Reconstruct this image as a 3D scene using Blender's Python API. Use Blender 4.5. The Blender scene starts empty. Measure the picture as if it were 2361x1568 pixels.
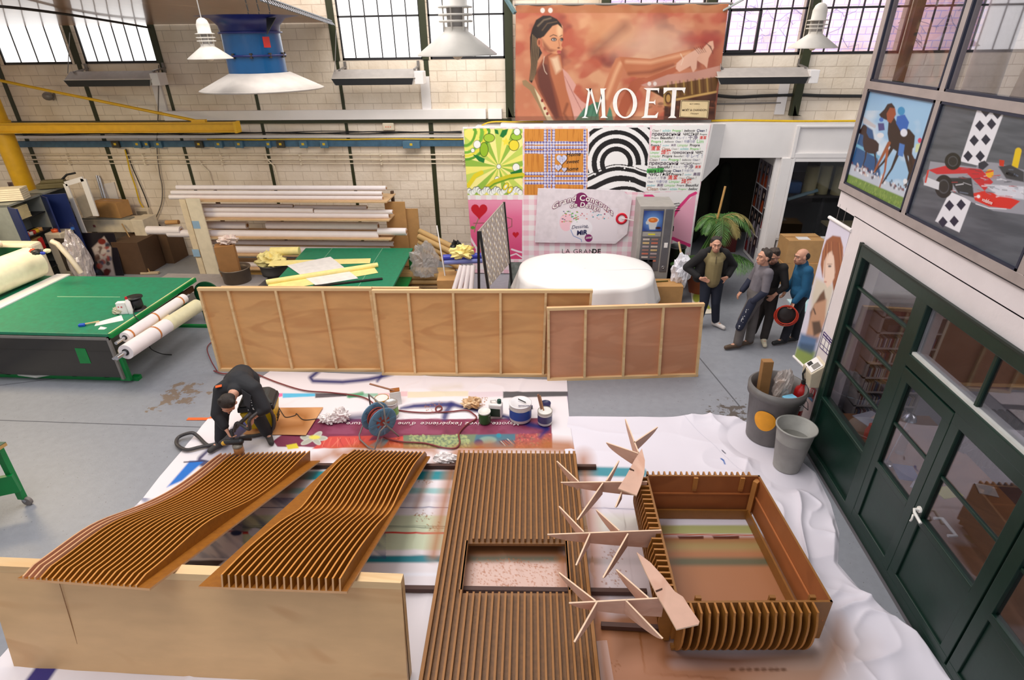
import bpy, math, random
import numpy as np
from math import sin, cos, pi, radians, sqrt, atan2
from mathutils import Vector, Matrix
random.seed(4); rng = np.random.default_rng(7)
S = bpy.context.scene; COL = S.collection
# ---------------- camera (a person on a gallery 4.8 m up, looking down into the workshop)
F = 1308.8; CX, CY, H = 1180.5, 784.0, 4.8
def _basis(p, y, r):
    fw = Vector((-sin(y)*cos(p), cos(y)*cos(p), -sin(p))); rt = Vector((cos(y), sin(y), 0)); up = rt.cross(fw)
    a = rt*cos(r)+up*sin(r); b = up*cos(r)-rt*sin(r)
    return Matrix((a, b, -fw)).transposed()
CM = _basis(radians(28.022), radians(4.618), radians(-.890))
cd = bpy.data.cameras.new('camera'); cam = bpy.data.objects.new('camera', cd); COL.objects.link(cam)
cd.sensor_width = 36; cd.lens = F/2361*36; cd.clip_start = .05; cd.clip_end = 200
cam.matrix_world = Matrix.Translation((0, 0, H)) @ CM.to_4x4(); S.camera = cam
# ---------------- light: soft north light from the glazed roof, lamps over the left bay, added fills
w = bpy.data.worlds.new('sky'); S.world = w; w.use_nodes = True
w.node_tree.nodes['Background'].inputs[0].default_value = (.93, .95, 1, 1)
w.node_tree.nodes['Background'].inputs[1].default_value = .55
def area(name, loc, size, e, col, rot=(0, 0, 0)):
    l = bpy.data.lights.new(name, 'AREA'); l.shape = 'RECTANGLE'; l.size, l.size_y = size; l.energy = e; l.color = col
    o = bpy.data.objects.new(name, l); o.location = loc; o.rotation_euler = rot; COL.objects.link(o); return o
area('roof_light', (-3.2, 4.5, 9.0), (5, 9), 640, (1, .955, .93))
area('roof_light_back', (1.5, 10.3, 8.2), (7, 2), 220, (1, .94, .86))
area('workshop_lamp', (-10.6, 8.2, 4.4), (2.5, 1.0), 170, (1, .80, .48))
area('back_wall_fill', (-4.5, 8.2, 8.2), (14, 1.6), 260, (1, .92, .80), (radians(52), 0, 0))  # added fill tilted at the back wall to brighten it, not a skylight
area('yard_fill', (4.5, 14.1, 6.0), (9, 3.5), 420, (.9, .92, 1), (radians(90), 0, 0))  # added daylight fill that overexposes the yard bricks, no lamp out there
vs = S.view_settings; vs.view_transform = 'Standard'; vs.look = 'None'; vs.gamma = 1; vs.exposure = .08; vs.use_curve_mapping = False
S.display_settings.display_device = 'sRGB'

# ---------------- geometry of the place: points from sight lines
def ray(x, y): return CM @ Vector(((x-CX)/F, -(y-CY)/F, -1))
def g(x, y, z=0):
    d = ray(x, y); t = (z-H)/d.z; return Vector((0, 0, H))+d*t
def wy(x, y, Y):
    d = ray(x, y); return Vector((0, 0, H))+d*(Y/d.y)
def wx(x, y, X):
    d = ray(x, y); return Vector((0, 0, H))+d*(X/d.x)
# ---------------- materials
def lin(c):
    return [((v/255)/12.92 if v <= 10.3 else ((v/255+.055)/1.055)**2.4) for v in c]
MC = {}
def mat(name, rgb, rough=.6, metal=0, bump=0, scale=30, var=.06, kind=None, rgb2=None, alpha=1, emit=0, coat=0, trans=0, stretch=(1, 1, 1), spec=.5):
    if name in MC: return MC[name]
    m = bpy.data.materials.new(name); m.use_nodes = True; nt = m.node_tree; N, L = nt.nodes, nt.links
    b = N['Principled BSDF']; c = lin(rgb)
    b.inputs['Roughness'].default_value = rough; b.inputs['Metallic'].default_value = metal; b.inputs['Specular IOR Level'].default_value = spec
    b.inputs['Coat Weight'].default_value = coat; b.inputs['Transmission Weight'].default_value = trans
    b.inputs['Alpha'].default_value = alpha
    tc = N.new('ShaderNodeTexCoord'); mp = N.new('ShaderNodeMapping'); L.new(tc.outputs['Object'], mp.inputs[0])
    mp.inputs['Scale'].default_value = stretch
    def noise(sc, det=4, dist=0):
        n = N.new('ShaderNodeTexNoise'); n.inputs['Scale'].default_value = sc; n.inputs['Detail'].default_value = det; n.inputs['Distortion'].default_value = dist
        L.new(mp.outputs[0], n.inputs[0]); return n
    def mix(fac, a, bb):
        x = N.new('ShaderNodeMix'); x.data_type = 'RGBA'
        if isinstance(fac, (int, float)): x.inputs[0].default_value = fac
        else: L.new(fac, x.inputs[0])
        for k, v in ((6, a), (7, bb)):
            if isinstance(v, (list, tuple)): x.inputs[k].default_value = (*v[:3], 1)
            else: L.new(v, x.inputs[k])
        return x.outputs[2]
    def ramp(src, stops):
        r = N.new('ShaderNodeValToRGB'); e = r.color_ramp.elements
        while len(e) < len(stops): e.new(.5)
        for q, (p, v) in zip(e, stops): q.position = p; q.color = (*v, 1) if not isinstance(v, (int, float)) else (v, v, v, 1)
        L.new(src, r.inputs[0]); return r.outputs[0]
    if kind == 'attr':
        a = N.new('ShaderNodeAttribute'); a.attribute_name = 'Col'; L.new(a.outputs['Color'], b.inputs['Base Color'])
        if emit: L.new(a.outputs['Color'], b.inputs['Emission Color'])
        src = noise(scale).outputs[0]
    elif kind == 'wood':
        c2 = lin(rgb2 or [v*.84 for v in rgb]); n = noise(1.1, 3, 1.2)
        n2 = N.new('ShaderNodeMath'); n2.operation = 'MULTIPLY'; L.new(n.outputs[0], n2.inputs[0]); n2.inputs[1].default_value = scale
        n3 = N.new('ShaderNodeMath'); n3.operation = 'SINE'; L.new(n2.outputs[0], n3.inputs[0])
        r = ramp(n3.outputs[0], [(.25, 0.), (.92, .75)])
        base = mix(r, c, c2); f = noise(6, 5)
        r2 = ramp(f.outputs[0], [(.35, 0.), (.75, 1.)])
        o = mix(r2, base, [v*.86 for v in c]); L.new(o, b.inputs['Base Color']); src = f.outputs[0]
    else:
        n = noise(scale*.25 if kind != 'grime' else 1.3, 5)
        c2 = lin(rgb2) if rgb2 else [v*(1-var*1.3) for v in c]
        r = ramp(n.outputs[0], [(.35, 0.), (.7, 1.)]); o = mix(r, [min(1, v*(1+var)) for v in c], c2)
        L.new(o, b.inputs['Base Color']); src = noise(scale, 3).outputs[0]
    if bump:
        bp = N.new('ShaderNodeBump'); bp.inputs['Strength'].default_value = bump; bp.inputs['Distance'].default_value = .01
        L.new(src, bp.inputs['Height']); L.new(bp.outputs[0], b.inputs['Normal'])
    if emit:
        if kind != 'attr': b.inputs['Emission Color'].default_value = (*c, 1)
        b.inputs['Emission Strength'].default_value = emit
    MC[name] = m; return m
# ---------------- objects and their labels
ROOT = {}
def rloc(p):
    while p.parent: p = p.parent
    return Vector(p.location)
def tag(o, label=None, cat=None, group=None, kind=None):
    if label: o['label'] = label
    if cat: o['category'] = cat
    if group: o['group'] = group
    if kind: o['kind'] = kind
    return o
def thing(name, label, cat, loc=(0, 0, 0), group=None, rz=0):
    o = bpy.data.objects.new(name, None); COL.objects.link(o); o.location = loc; o.rotation_euler.z = rz; o.empty_display_size = .1
    return tag(o, label, cat, group)
def dup(o, parent=None, loc=None, rz=None, label=None):
    c = o.copy(); COL.objects.link(c); c.parent = parent
    if loc is not None: c.location = loc
    if rz is not None: c.rotation_euler.z = rz
    if label: c['label'] = label
    for ch in list(o.children): dup(ch, c)
    return c
class MB:
    def __init__(s): s.v, s.f, s.m, s.s = [], [], [], []
    def add(s, vs, fs, mi=0, sm=False):
        k = len(s.v); s.v += [tuple(v) for v in vs]; s.f += [tuple(i+k for i in f) for f in fs]; s.m += [mi]*len(fs); s.s += [sm]*len(fs); return s
    def hexa(s, p, mi=0):   # p: 4 bottom then 4 top corners
        return s.add(p, [(3, 2, 1, 0), (4, 5, 6, 7), (0, 1, 5, 4), (1, 2, 6, 5), (2, 3, 7, 6), (3, 0, 4, 7)], mi)
    def box(s, a, b, mi=0):
        x0, x1 = sorted((a[0], b[0])); y0, y1 = sorted((a[1], b[1])); z0, z1 = sorted((a[2], b[2]))
        return s.hexa([(x0, y0, z0), (x1, y0, z0), (x1, y1, z0), (x0, y1, z0), (x0, y0, z1), (x1, y0, z1), (x1, y1, z1), (x0, y1, z1)], mi)
    def obox(s, c, size, rz=0, rot=None, mi=0):
        R = (rot or Matrix.Rotation(rz, 3, 'Z')); c = Vector(c); h = [q/2 for q in size]
        P = [c+R@Vector((x*h[0], y*h[1], z*h[2])) for z in (-1, 1) for x, y in ((-1, -1), (1, -1), (1, 1), (-1, 1))]
        return s.hexa(P, mi)
    def bar(s, p, q, w, h, up=(0, 0, 1), mi=0):
        p, q = Vector(p), Vector(q); d = (q-p).normalized(); u = Vector(up)
        if abs(d.dot(u)) > .98: u = Vector((0, 1, 0))
        r = d.cross(u).normalized()*w/2; u = r.cross(d).normalized()*h/2
        return s.hexa([p-r-u, p+r-u, q+r-u, q-r-u, p-r+u, p+r+u, q+r+u, q-r+u], mi)
    def tube(s, pts, r, n=8, mi=0, cap=True, sm=True):
        P = [Vector(p) for p in pts]; rr = r if isinstance(r, (list, tuple)) else [r]*len(P)
        d0 = (P[1]-P[0]).normalized(); a = Vector((0, 0, 1)) if abs(d0.z) < .9 else Vector((1, 0, 0)); a = (a-d0*a.dot(d0)).normalized()
        vs = []; fs = []
        for i, p in enumerate(P):
            d = (P[min(i+1, len(P)-1)]-P[max(i-1, 0)])
            d = d.normalized() if d.length > 1e-9 else d0
            a = (a-d*a.dot(d)); a = a.normalized() if a.length > 1e-6 else d.orthogonal().normalized()
            b = d.cross(a)
            for k in range(n):
                t = 2*pi*k/n; vs.append(p+(a*cos(t)+b*sin(t))*rr[i])
        for i in range(len(P)-1):
            for k in range(n): fs.append((i*n+k, i*n+(k+1) % n, (i+1)*n+(k+1) % n, (i+1)*n+k))
        s.add(vs, fs, mi, sm)
        if cap: s.add(vs[:n], [tuple(range(n-1, -1, -1))], mi); s.add(vs[-n:], [tuple(range(n))], mi)
        return s
    def lathe(s, prof, o=(0, 0, 0), n=32, mi=0, sm=True, axis=None, cap=True):
        R = axis if axis is not None else Matrix.Identity(3); o = Vector(o); vs = []; fs = []
        for r, z in prof:
            for k in range(n): vs.append(o+R@Vector((r*cos(2*pi*k/n), r*sin(2*pi*k/n), z)))
        for i in range(len(prof)-1):
            for k in range(n): fs.append((i*n+k, i*n+(k+1) % n, (i+1)*n+(k+1) % n, (i+1)*n+k))
        s.add(vs, fs, mi, sm)
        if cap and prof[0][0] > 1e-4: s.add(vs[:n], [tuple(range(n-1, -1, -1))], mi)
        if cap and prof[-1][0] > 1e-4: s.add(vs[-n:], [tuple(range(n))], mi)
        return s
    def prism(s, pts, d, mi=0):    # polygon of 3D points pushed along d
        P = [Vector(p) for p in pts]; d = Vector(d); n = len(P)
        nn = Vector((0, 0, 0))
        for i in range(n): nn += P[i].cross(P[(i+1) % n])
        if nn.dot(d) > 0: P = P[::-1]
        s.add(P+[p+d for p in P], [tuple(range(n)), tuple(range(2*n-1, n-1, -1))]+[((i+1) % n, i, i+n, (i+1) % n+n) for i in range(n)], mi); return s
    def ell(s, c, r, R=None, n=16, mi=0):
        c = Vector(c); r = (r, r, r) if isinstance(r, (int, float)) else r; R = R or Matrix.Identity(3); m = max(6, n//2); vs = []; fs = []
        for i in range(m+1):
            t = pi*i/m
            for k in range(n): p = 2*pi*k/n; vs.append(c+R@Vector((r[0]*sin(t)*cos(p), r[1]*sin(t)*sin(p), -r[2]*cos(t))))
        for i in range(m):
            for k in range(n): fs.append((i*n+k, i*n+(k+1) % n, (i+1)*n+(k+1) % n, (i+1)*n+k))
        return s.add(vs, fs, mi, True)
    def cone(s, p, q, r0, r1, n=14):
        s.tube([p, q], [r0, r1], n); s.ell(p, r0, n=n); s.ell(q, r1, n=n); return s
    def mesh(s, name='m', off=(0, 0, 0)):
        me = bpy.data.meshes.new(name); o = Vector(off)
        me.from_pydata([(v[0]-o.x, v[1]-o.y, v[2]-o.z) for v in s.v], [], s.f)
        me.polygons.foreach_set('material_index', s.m); me.polygons.foreach_set('use_smooth', s.s); me.update(); return me
    def build(s, name, mats, parent=None, label=None, bev=0, base=None):
        if parent is not None: off = rloc(parent) if base is None else Vector(base)
        else:
            V = np.array([tuple(v) for v in s.v]); off = Vector(((V[:, 0].min()+V[:, 0].max())/2, (V[:, 1].min()+V[:, 1].max())/2, V[:, 2].min()))
        o = bpy.data.objects.new(name, s.mesh(name, off)); COL.objects.link(o)
        for m in (mats if isinstance(mats, (list, tuple)) else [mats]): o.data.materials.append(m)
        if parent is not None: o.parent = parent
        else: o.location = off
        if label: o['label'] = label
        if bev:
            b = o.modifiers.new('bevel', 'BEVEL'); b.width = bev; b.segments = 2; b.limit_method = 'ANGLE'
        return o
    def rot(s, ang, pivot=(0, 0, 0), axis='Z'):
        R = Matrix.Rotation(ang, 3, axis); p = Vector(pivot); s.v = [tuple(p+R@(Vector(v)-p)) for v in s.v]; return s
def struct(name, mb, m, parent=None, bev=0):
    o = mb.build(name, m, parent, bev=bev)
    if parent is None: o['kind'] = 'structure'
    return o
# turns text into mesh and overlapping volumes into one skin
def _eval(o):
    COL.objects.link(o); dg = bpy.context.evaluated_depsgraph_get()
    ev = o.evaluated_get(dg); me = bpy.data.meshes.new_from_object(ev, depsgraph=dg)
    V = [tuple(v.co) for v in me.vertices]; Fc = [tuple(p.vertices) for p in me.polygons]
    d = o.data; COL.objects.unlink(o); bpy.data.objects.remove(o); bpy.data.meshes.remove(me)
    (bpy.data.meshes if isinstance(d, bpy.types.Mesh) else bpy.data.curves).remove(d)
    return V, Fc
TC = {}
def glyphs(t, bold=0, space=1):
    k = (t, bold, space)
    if k not in TC:
        c = bpy.data.curves.new('t', 'FONT'); c.body = t; c.size = 1; c.offset = bold; c.resolution_u = 3; c.space_character = space
        TC[k] = _eval(bpy.data.objects.new('t', c))
    return TC[k]
def text(mb, t, o, u, v, size=1, bold=0, al='L', shear=0, mi=0, wx_=1, space=1, bend=None):
    V, Fc = glyphs(t, bold, space)
    if not V: return 0
    o, u, v = Vector(o), Vector(u).normalized(), Vector(v).normalized(); x0 = min(p[0] for p in V); x1 = max(p[0] for p in V); wd = (x1-x0)
    sh = {'L': -x0, 'C': -(x0+x1)/2, 'R': -x1}[al]
    P = []
    for p in V:
        x = (p[0]+sh)*wx_*size; y = p[1]*size; x += y*shear
        if bend: y += bend*x*x
        P.append(o+u*x+v*y)
    mb.add(P, Fc, mi); return wd*size*wx_
def skin(mb, vox=.012, smooth=2, disp=0):
    o = bpy.data.objects.new('s', mb.mesh('s'))
    r = o.modifiers.new('r', 'REMESH'); r.mode = 'VOXEL'; r.voxel_size = vox
    if smooth: q = o.modifiers.new('q', 'SMOOTH'); q.iterations = smooth; q.factor = .6
    V, Fc = _eval(o); m = MB(); m.add(V, Fc, 0, True); return m
# ---------------- painting printed or stained surfaces, point by point (colours of the thing itself)
def vnoise(p, sc, seed=0, octv=3):
    out = np.zeros(len(p)); a = 1; tot = 0; r = np.random.default_rng(seed); T = r.random((64, 64))
    for k in range(octv):
        q = p*sc*(2**k)+k*17.3; i = np.floor(q).astype(int); f = q-i; f = f*f*(3-2*f)
        A = T[i[:, 0] % 64, i[:, 1] % 64]; B = T[(i[:, 0]+1) % 64, i[:, 1] % 64]; C = T[i[:, 0] % 64, (i[:, 1]+1) % 64]; D = T[(i[:, 0]+1) % 64, (i[:, 1]+1) % 64]
        out += a*((A*(1-f[:, 0])+B*f[:, 0])*(1-f[:, 1])+(C*(1-f[:, 0])+D*f[:, 0])*f[:, 1]); tot += a; a *= .5
    return out/tot
def _segd(p, a, b):
    d = b-a; t = np.clip(((p-a)@d)/max(d@d, 1e-12), 0, 1); return np.linalg.norm(p-a-t[:, None]*d, axis=1), t
class Paint:   # coordinates are those of the sight-line drawing (x right, y down), mapped once onto the surface
    def __init__(s, uv, base): s.p = np.asarray(uv, float); s.c = np.tile(np.array(lin(base)), (len(s.p), 1))
    def put(s, m, col): m = np.clip(m, 0, 1)[:, None]; s.c = s.c*(1-m)+m*np.array(lin(col))
    def _near(s, P, pad):
        lo, hi = P.min(0)-pad, P.max(0)+pad; return np.where(((s.p > lo) & (s.p < hi)).all(1))[0]
    def poly(s, pts, col, soft=1., a=1.):
        P = np.array(pts, float); ix = s._near(P, soft+1)
        if not len(ix): return s
        p = s.p[ix]; d = np.full(len(p), 1e9); ins = np.zeros(len(p), bool)
        for i in range(len(P)):
            A, B = P[i], P[(i+1) % len(P)]; d = np.minimum(d, _segd(p, A, B)[0])
            c = ((A[1] > p[:, 1]) != (B[1] > p[:, 1]))
            with np.errstate(divide='ignore', invalid='ignore'): xx = (B[0]-A[0])*(p[:, 1]-A[1])/(B[1]-A[1])+A[0]
            ins ^= (c & (p[:, 0] < xx))
        sd = np.where(ins, d, -d); m = np.zeros(len(s.p)); m[ix] = np.clip(.5+sd/soft, 0, 1)*a; s.put(m, col); return s
    def ell(s, x, y, rx, ry, col, soft=1., a=1., rot=0):
        t = np.linspace(0, 2*pi, 28, endpoint=False); c, q = cos(rot), sin(rot)
        return s.poly(np.stack([x+rx*np.cos(t)*c-ry*np.sin(t)*q, y+rx*np.cos(t)*q+ry*np.sin(t)*c], 1), col, soft, a)
    def stroke(s, pts, wd, col, soft=1., a=1.):
        P = np.array(pts, float); W = wd if isinstance(wd, (list, tuple)) else [wd]*len(P); ix = s._near(P, max(W)+soft)
        if not len(ix): return s
        p = s.p[ix]; m0 = np.zeros(len(p))
        for i in range(len(P)-1):
            d, t = _segd(p, P[i], P[i+1]); ww = W[i]*(1-t)+W[i+1]*t; m0 = np.maximum(m0, np.clip(.5+(ww/2-d)/soft, 0, 1))
        m = np.zeros(len(s.p)); m[ix] = m0*a; s.put(m, col); return s
    def rect(s, x0, y0, x1, y1, col, soft=1., a=1.): return s.poly([(x0, y0), (x1, y0), (x1, y1), (x0, y1)], col, soft, a)
def proj(V):
    V = np.asarray(V, float)-np.array([0, 0, H]); c = V@np.array(CM); return np.stack([CX-F*c[:, 0]/c[:, 2], CY+F*c[:, 1]/c[:, 2]], 1)
def sheet(name, P, C, m, parent=None, thick=0, label=None, blur=0):   # P [ny][nx][3] grid of points with a colour at each
    P = np.asarray(P, float); ny, nx = P.shape[:2]; V = P.reshape(-1, 3)
    for _ in range(blur): q = np.pad(np.asarray(C).reshape(ny, nx, 3), ((1, 1), (1, 1), (0, 0)), 'edge'); C = ((q[:-2, 1:-1]+q[2:, 1:-1]+q[1:-1, :-2]+q[1:-1, 2:]+2*q[1:-1, 1:-1])/6).reshape(-1, 3)
    off = np.array(rloc(parent)) if parent is not None else np.array([V[:, 0].mean(), V[:, 1].mean(), V[:, 2].min()])
    i = np.arange(ny*nx).reshape(ny, nx); Q = np.stack([i[:-1, :-1], i[:-1, 1:], i[1:, 1:], i[1:, :-1]], -1).reshape(-1, 4)
    me = bpy.data.meshes.new(name); me.vertices.add(len(V)); me.vertices.foreach_set('co', (V-off).ravel())
    me.loops.add(Q.size); me.loops.foreach_set('vertex_index', Q.ravel().astype(np.int32)); me.polygons.add(len(Q))
    me.polygons.foreach_set('loop_start', np.arange(0, Q.size, 4, dtype=np.int32)); me.polygons.foreach_set('use_smooth', np.ones(len(Q), bool)); me.update(calc_edges=True)
    a = me.attributes.new('Col', 'FLOAT_COLOR', 'POINT'); cc = np.ones((len(V), 4), np.float32); cc[:, :3] = C; a.data.foreach_set('color', cc.ravel())
    o = bpy.data.objects.new(name, me); COL.objects.link(o); me.materials.append(m)
    if parent is not None: o.parent = parent
    else: o.location = Vector(off)
    if thick: q = o.modifiers.new('solid', 'SOLIDIFY'); q.thickness = thick; q.offset = 1
    if label: o['label'] = label
    return o
def plane_grid(a, b, c, d, nx, ny):   # corners top-left, top-right, bottom-right, bottom-left
    a, b, c, d = [np.array(q, float) for q in (a, b, c, d)]; u = np.linspace(0, 1, nx)[None, :, None]; v = np.linspace(0, 1, ny)[:, None, None]
    return (a*(1-u)+b*u)*(1-v)+(d*(1-u)+c*u)*v
PRINT = mat('printed sheet', (255, 255, 255), .45, kind='attr')
GLOSSP = mat('glossy print', (255, 255, 255), .3, kind='attr')
# ================= setting =================
cream = (244, 230, 212)
def brickmat(name, col, mortar, bw=.42, bh=.21, ax='XZ', bump=.5, mort=.008):
    m = bpy.data.materials.new(name); m.use_nodes = True; nt = m.node_tree; N, L = nt.nodes, nt.links; b = N['Principled BSDF']; b.inputs['Roughness'].default_value = .75
    tc = N.new('ShaderNodeTexCoord'); sp = N.new('ShaderNodeSeparateXYZ'); cb = N.new('ShaderNodeCombineXYZ'); L.new(tc.outputs['Object'], sp.inputs[0])
    L.new(sp.outputs[ax[0]], cb.inputs[0]); L.new(sp.outputs[ax[1]], cb.inputs[1])
    br = N.new('ShaderNodeTexBrick'); L.new(cb.outputs[0], br.inputs[0]); br.inputs['Scale'].default_value = 1
    br.inputs['Brick Width'].default_value = bw; br.inputs['Row Height'].default_value = bh; br.inputs['Mortar Size'].default_value = mort; br.inputs['Mortar Smooth'].default_value = .4
    br.inputs['Color1'].default_value = (*lin(col), 1); br.inputs['Color2'].default_value = (*[v*.95 for v in lin(col)], 1); br.inputs['Mortar'].default_value = (*lin(mortar), 1)
    n = N.new('ShaderNodeTexNoise'); n.inputs['Scale'].default_value = 1.2; n.inputs['Detail'].default_value = 6; L.new(tc.outputs['Object'], n.inputs[0])
    r = N.new('ShaderNodeValToRGB'); r.color_ramp.elements[0].color = (.80, .76, .70, 1); r.color_ramp.elements[0].position = .3; r.color_ramp.elements[1].color = (1, 1, 1, 1); r.color_ramp.elements[1].position = .6; L.new(n.outputs[0], r.inputs[0])
    x = N.new('ShaderNodeMix'); x.data_type = 'RGBA'; x.blend_type = 'MULTIPLY'; x.inputs[0].default_value = 1; L.new(br.outputs[0], x.inputs[6]); L.new(r.outputs[0], x.inputs[7]); L.new(x.outputs[2], b.inputs['Base Color'])
    n2 = N.new('ShaderNodeTexNoise'); n2.inputs['Scale'].default_value = 14; n2.inputs['Detail'].default_value = 5; L.new(tc.outputs['Object'], n2.inputs[0])
    ma = N.new('ShaderNodeMath'); ma.operation = 'MULTIPLY_ADD'; L.new(br.outputs['Fac'], ma.inputs[0]); ma.inputs[1].default_value = -1; L.new(n2.outputs[0], ma.inputs[2])
    bp = N.new('ShaderNodeBump'); bp.inputs['Strength'].default_value = bump; bp.inputs['Distance'].default_value = .02; L.new(ma.outputs[0], bp.inputs['Height']); L.new(bp.outputs[0], b.inputs['Normal'])
    MC[name] = m; return m
BW = brickmat('painted block wall', cream, (214, 198, 180))
WHITE = mat('white paint', (233, 228, 226), .5, bump=.1, scale=8, var=.03)
PLAST = mat('old white plaster', (226, 216, 216), .6, bump=.5, scale=9, var=.03)
OLIVE = mat('dark olive steel', (46, 50, 22), .5)
DKGRN = mat('dark green paint', (14, 42, 33), .35, bump=.06, scale=20, var=.1)
BLACK = mat('black plastic', (24, 24, 26), .45)
DARKF = mat('dark window steel', (34, 32, 34), .5)
ALU = mat('dull aluminium', (172, 160, 156), .45, .25)
CHROME = mat('bright metal', (200, 200, 205), .25, .9)
GREY = mat('grey metal', (128, 122, 118), .45, .2)
CREAMP = mat('cream enamel', (222, 208, 184), .45)
def floor_mat():
    m = mat('grey floor paint', (142, 144, 151), .42, bump=.15, scale=40, var=.04); nt = m.node_tree; N, L = nt.nodes, nt.links; b = N['Principled BSDF']
    src = b.inputs['Base Color'].links[0].from_socket
    tc = N.new('ShaderNodeTexCoord')
    def mask(c, r, sc, th, col, base, strx=1):
        mp = N.new('ShaderNodeVectorMath'); mp.operation = 'DISTANCE'; L.new(tc.outputs['Object'], mp.inputs[0]); mp.inputs[1].default_value = c
        n = N.new('ShaderNodeTexNoise'); n.inputs['Scale'].default_value = sc; n.inputs['Detail'].default_value = 7; n.inputs['Roughness'].default_value = .65; L.new(tc.outputs['Object'], n.inputs[0])
        mr = N.new('ShaderNodeMapRange'); L.new(mp.outputs['Value'], mr.inputs[0]); mr.inputs[1].default_value = 0; mr.inputs[2].default_value = r; mr.inputs[3].default_value = .22; mr.inputs[4].default_value = -.12
        ad = N.new('ShaderNodeMath'); ad.operation = 'ADD'; L.new(n.outputs[0], ad.inputs[0]); L.new(mr.outputs[0], ad.inputs[1])
        st = N.new('ShaderNodeMapRange'); L.new(ad.outputs[0], st.inputs[0]); st.inputs[1].default_value = th; st.inputs[2].default_value = th+.03
        x = N.new('ShaderNodeMix'); x.data_type = 'RGBA'; L.new(st.outputs[0], x.inputs[0]); L.new(base, x.inputs[6]); x.inputs[7].default_value = (*lin(col), 1); return x.outputs[2]
    o = mask((-5.75, 6.95, 0), .75, 4.5, .62, (128, 112, 98), src)
    o = mask((2.6, 6.9, 0), .9, 9, .66, (92, 84, 78), o)
    n = N.new('ShaderNodeTexNoise'); n.inputs['Scale'].default_value = 38; n.inputs['Detail'].default_value = 2; L.new(tc.outputs['Object'], n.inputs[0])
    st = N.new('ShaderNodeMapRange'); L.new(n.outputs[0], st.inputs[0]); st.inputs[1].default_value = .70; st.inputs[2].default_value = .74
    x = N.new('ShaderNodeMix'); x.data_type = 'RGBA'; L.new(st.outputs[0], x.inputs[0]); L.new(o, x.inputs[6]); x.inputs[7].default_value = (*lin((96, 92, 92)), 1)
    L.new(x.outputs[2], b.inputs['Base Color']); return m
fl = MB().box((-17, -3, -.1), (3.3, 17, 0)).box((3.3, 6.6, -.1), (11, 17, 0)).build('floor', floor_mat()); fl['kind'] = 'structure'
fl.data.transform(Matrix.Translation(fl.location)); fl.location = (0, 0, 0)
ofl = MB().box((3.3, -3, -.1), (9.5, 6.6, 0)).build('floor', mat('office floor', (96, 92, 96), .5)); ofl['kind'] = 'structure'
jm = mat('floor joint', (92, 92, 98), .8)
struct('trim_1', MB().box((-13, 6.155, 0), (-4.9, 6.17, .0015)), jm)
struct('trim_2', MB().bar((2.2, 9.9, .001), (2.75, 7.1, .001), .02, .002), jm)
struct('trim_3', MB().bar((-9.3, 6.9, .001), (-7.9, 7.35, .001), .015, .002), jm)
# back wall around its windows
YB = 13.2
wins = [(-12.35, -10.72, 4), (-10.42, -8.74, 6), (-4.6, -2.86, 6), (-2.70, -1.12, 5), (.98, 2.86, 6), (3.06, 4.84, 6), (5.02, 6.76, 6), (6.94, 8.7, 6)]
zs, zt = 4.42, 6.6
wb = MB(); wb.box((-17, YB, 0), (3.06, YB+.3, zs)).box((3.06, YB, 2.62), (11, YB+.3, zs))
xs = [-17]+[v for a, b, _ in wins for v in (a, b)]+[11]
for i in range(0, len(xs), 2): wb.box((xs[i], YB, zs), (xs[i+1], YB+.3, zt))
wb.box((-17, YB, zt), (11, YB+.3, 7.4))
o = struct('wall_back', wb, BW)
FROST = mat('bright frosted glass', (250, 250, 250), .5, emit=1.6)
def clear_glass(name, tint=(1, 1, 1), refl=.12):
    m = bpy.data.materials.new(name); m.use_nodes = True; N, L = m.node_tree.nodes, m.node_tree.links; out = N['Material Output']; N.remove(N['Principled BSDF'])
    t = N.new('ShaderNodeBsdfTransparent'); t.inputs[0].default_value = (*tint, 1); gl = N.new('ShaderNodeBsdfGlossy'); gl.inputs['Roughness'].default_value = .02
    mx = N.new('ShaderNodeMixShader'); lw = N.new('ShaderNodeFresnel'); lw.inputs[0].default_value = 1.45
    ad = N.new('ShaderNodeMath'); ad.operation = 'MULTIPLY_ADD'; ad.inputs[1].default_value = .25; ad.inputs[2].default_value = refl*.2; L.new(lw.outputs[0], ad.inputs[0])
    L.new(ad.outputs[0], mx.inputs[0]); L.new(t.outputs[0], mx.inputs[1]); L.new(gl.outputs[0], mx.inputs[2]); L.new(mx.outputs[0], out.inputs[0]); return m
GLASS = clear_glass('clear glass')
DGLASS = clear_glass('dusty office glass', (.80, .80, .84), .2)
for k, (a, b, n) in enumerate(wins):
    f = MB(); t = .022; d0, d1 = YB+.02, YB+.07
    f.box((a, d0, zs), (b, d1, zs+.05)); f.box((a, d0, zs), (a+.035, d1, zt)); f.box((b-.035, d0, zs), (b, d1, zt)); f.box((a, d0, zt-.04), (b, d1, zt))
    for z in (5.235,): f.box((a, d0, z-.018), (b, d1, z+.018))
    for i in range(1, n): x = a+(b-a)*i/n; f.box((x-t/2, d0+.01, zs), (x+t/2, d1, zt))
    if k in (4, 5): # opening light with its heavier frame
        x0 = a+(b-a)*(1 if k == 5 else 3)/n; x1 = x0+(b-a)*2/n
        for x in (x0, x1): f.box((x-.025, d0-.02, zs+.06), (x+.025, d1, 5.235))
        f.box((x0, d0-.02, zs+.05), (x1, d1, zs+.1)); f.box((x0, d0-.02, 5.2), (x1, d1, 5.25))
    wo = struct('window_%d' % (k+1), f, DARKF)
    MB().box((a, d0+.025, zs), (b, d0+.031, zt)).build('pane', FROST if k < 4 else GLASS, wo)
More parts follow.
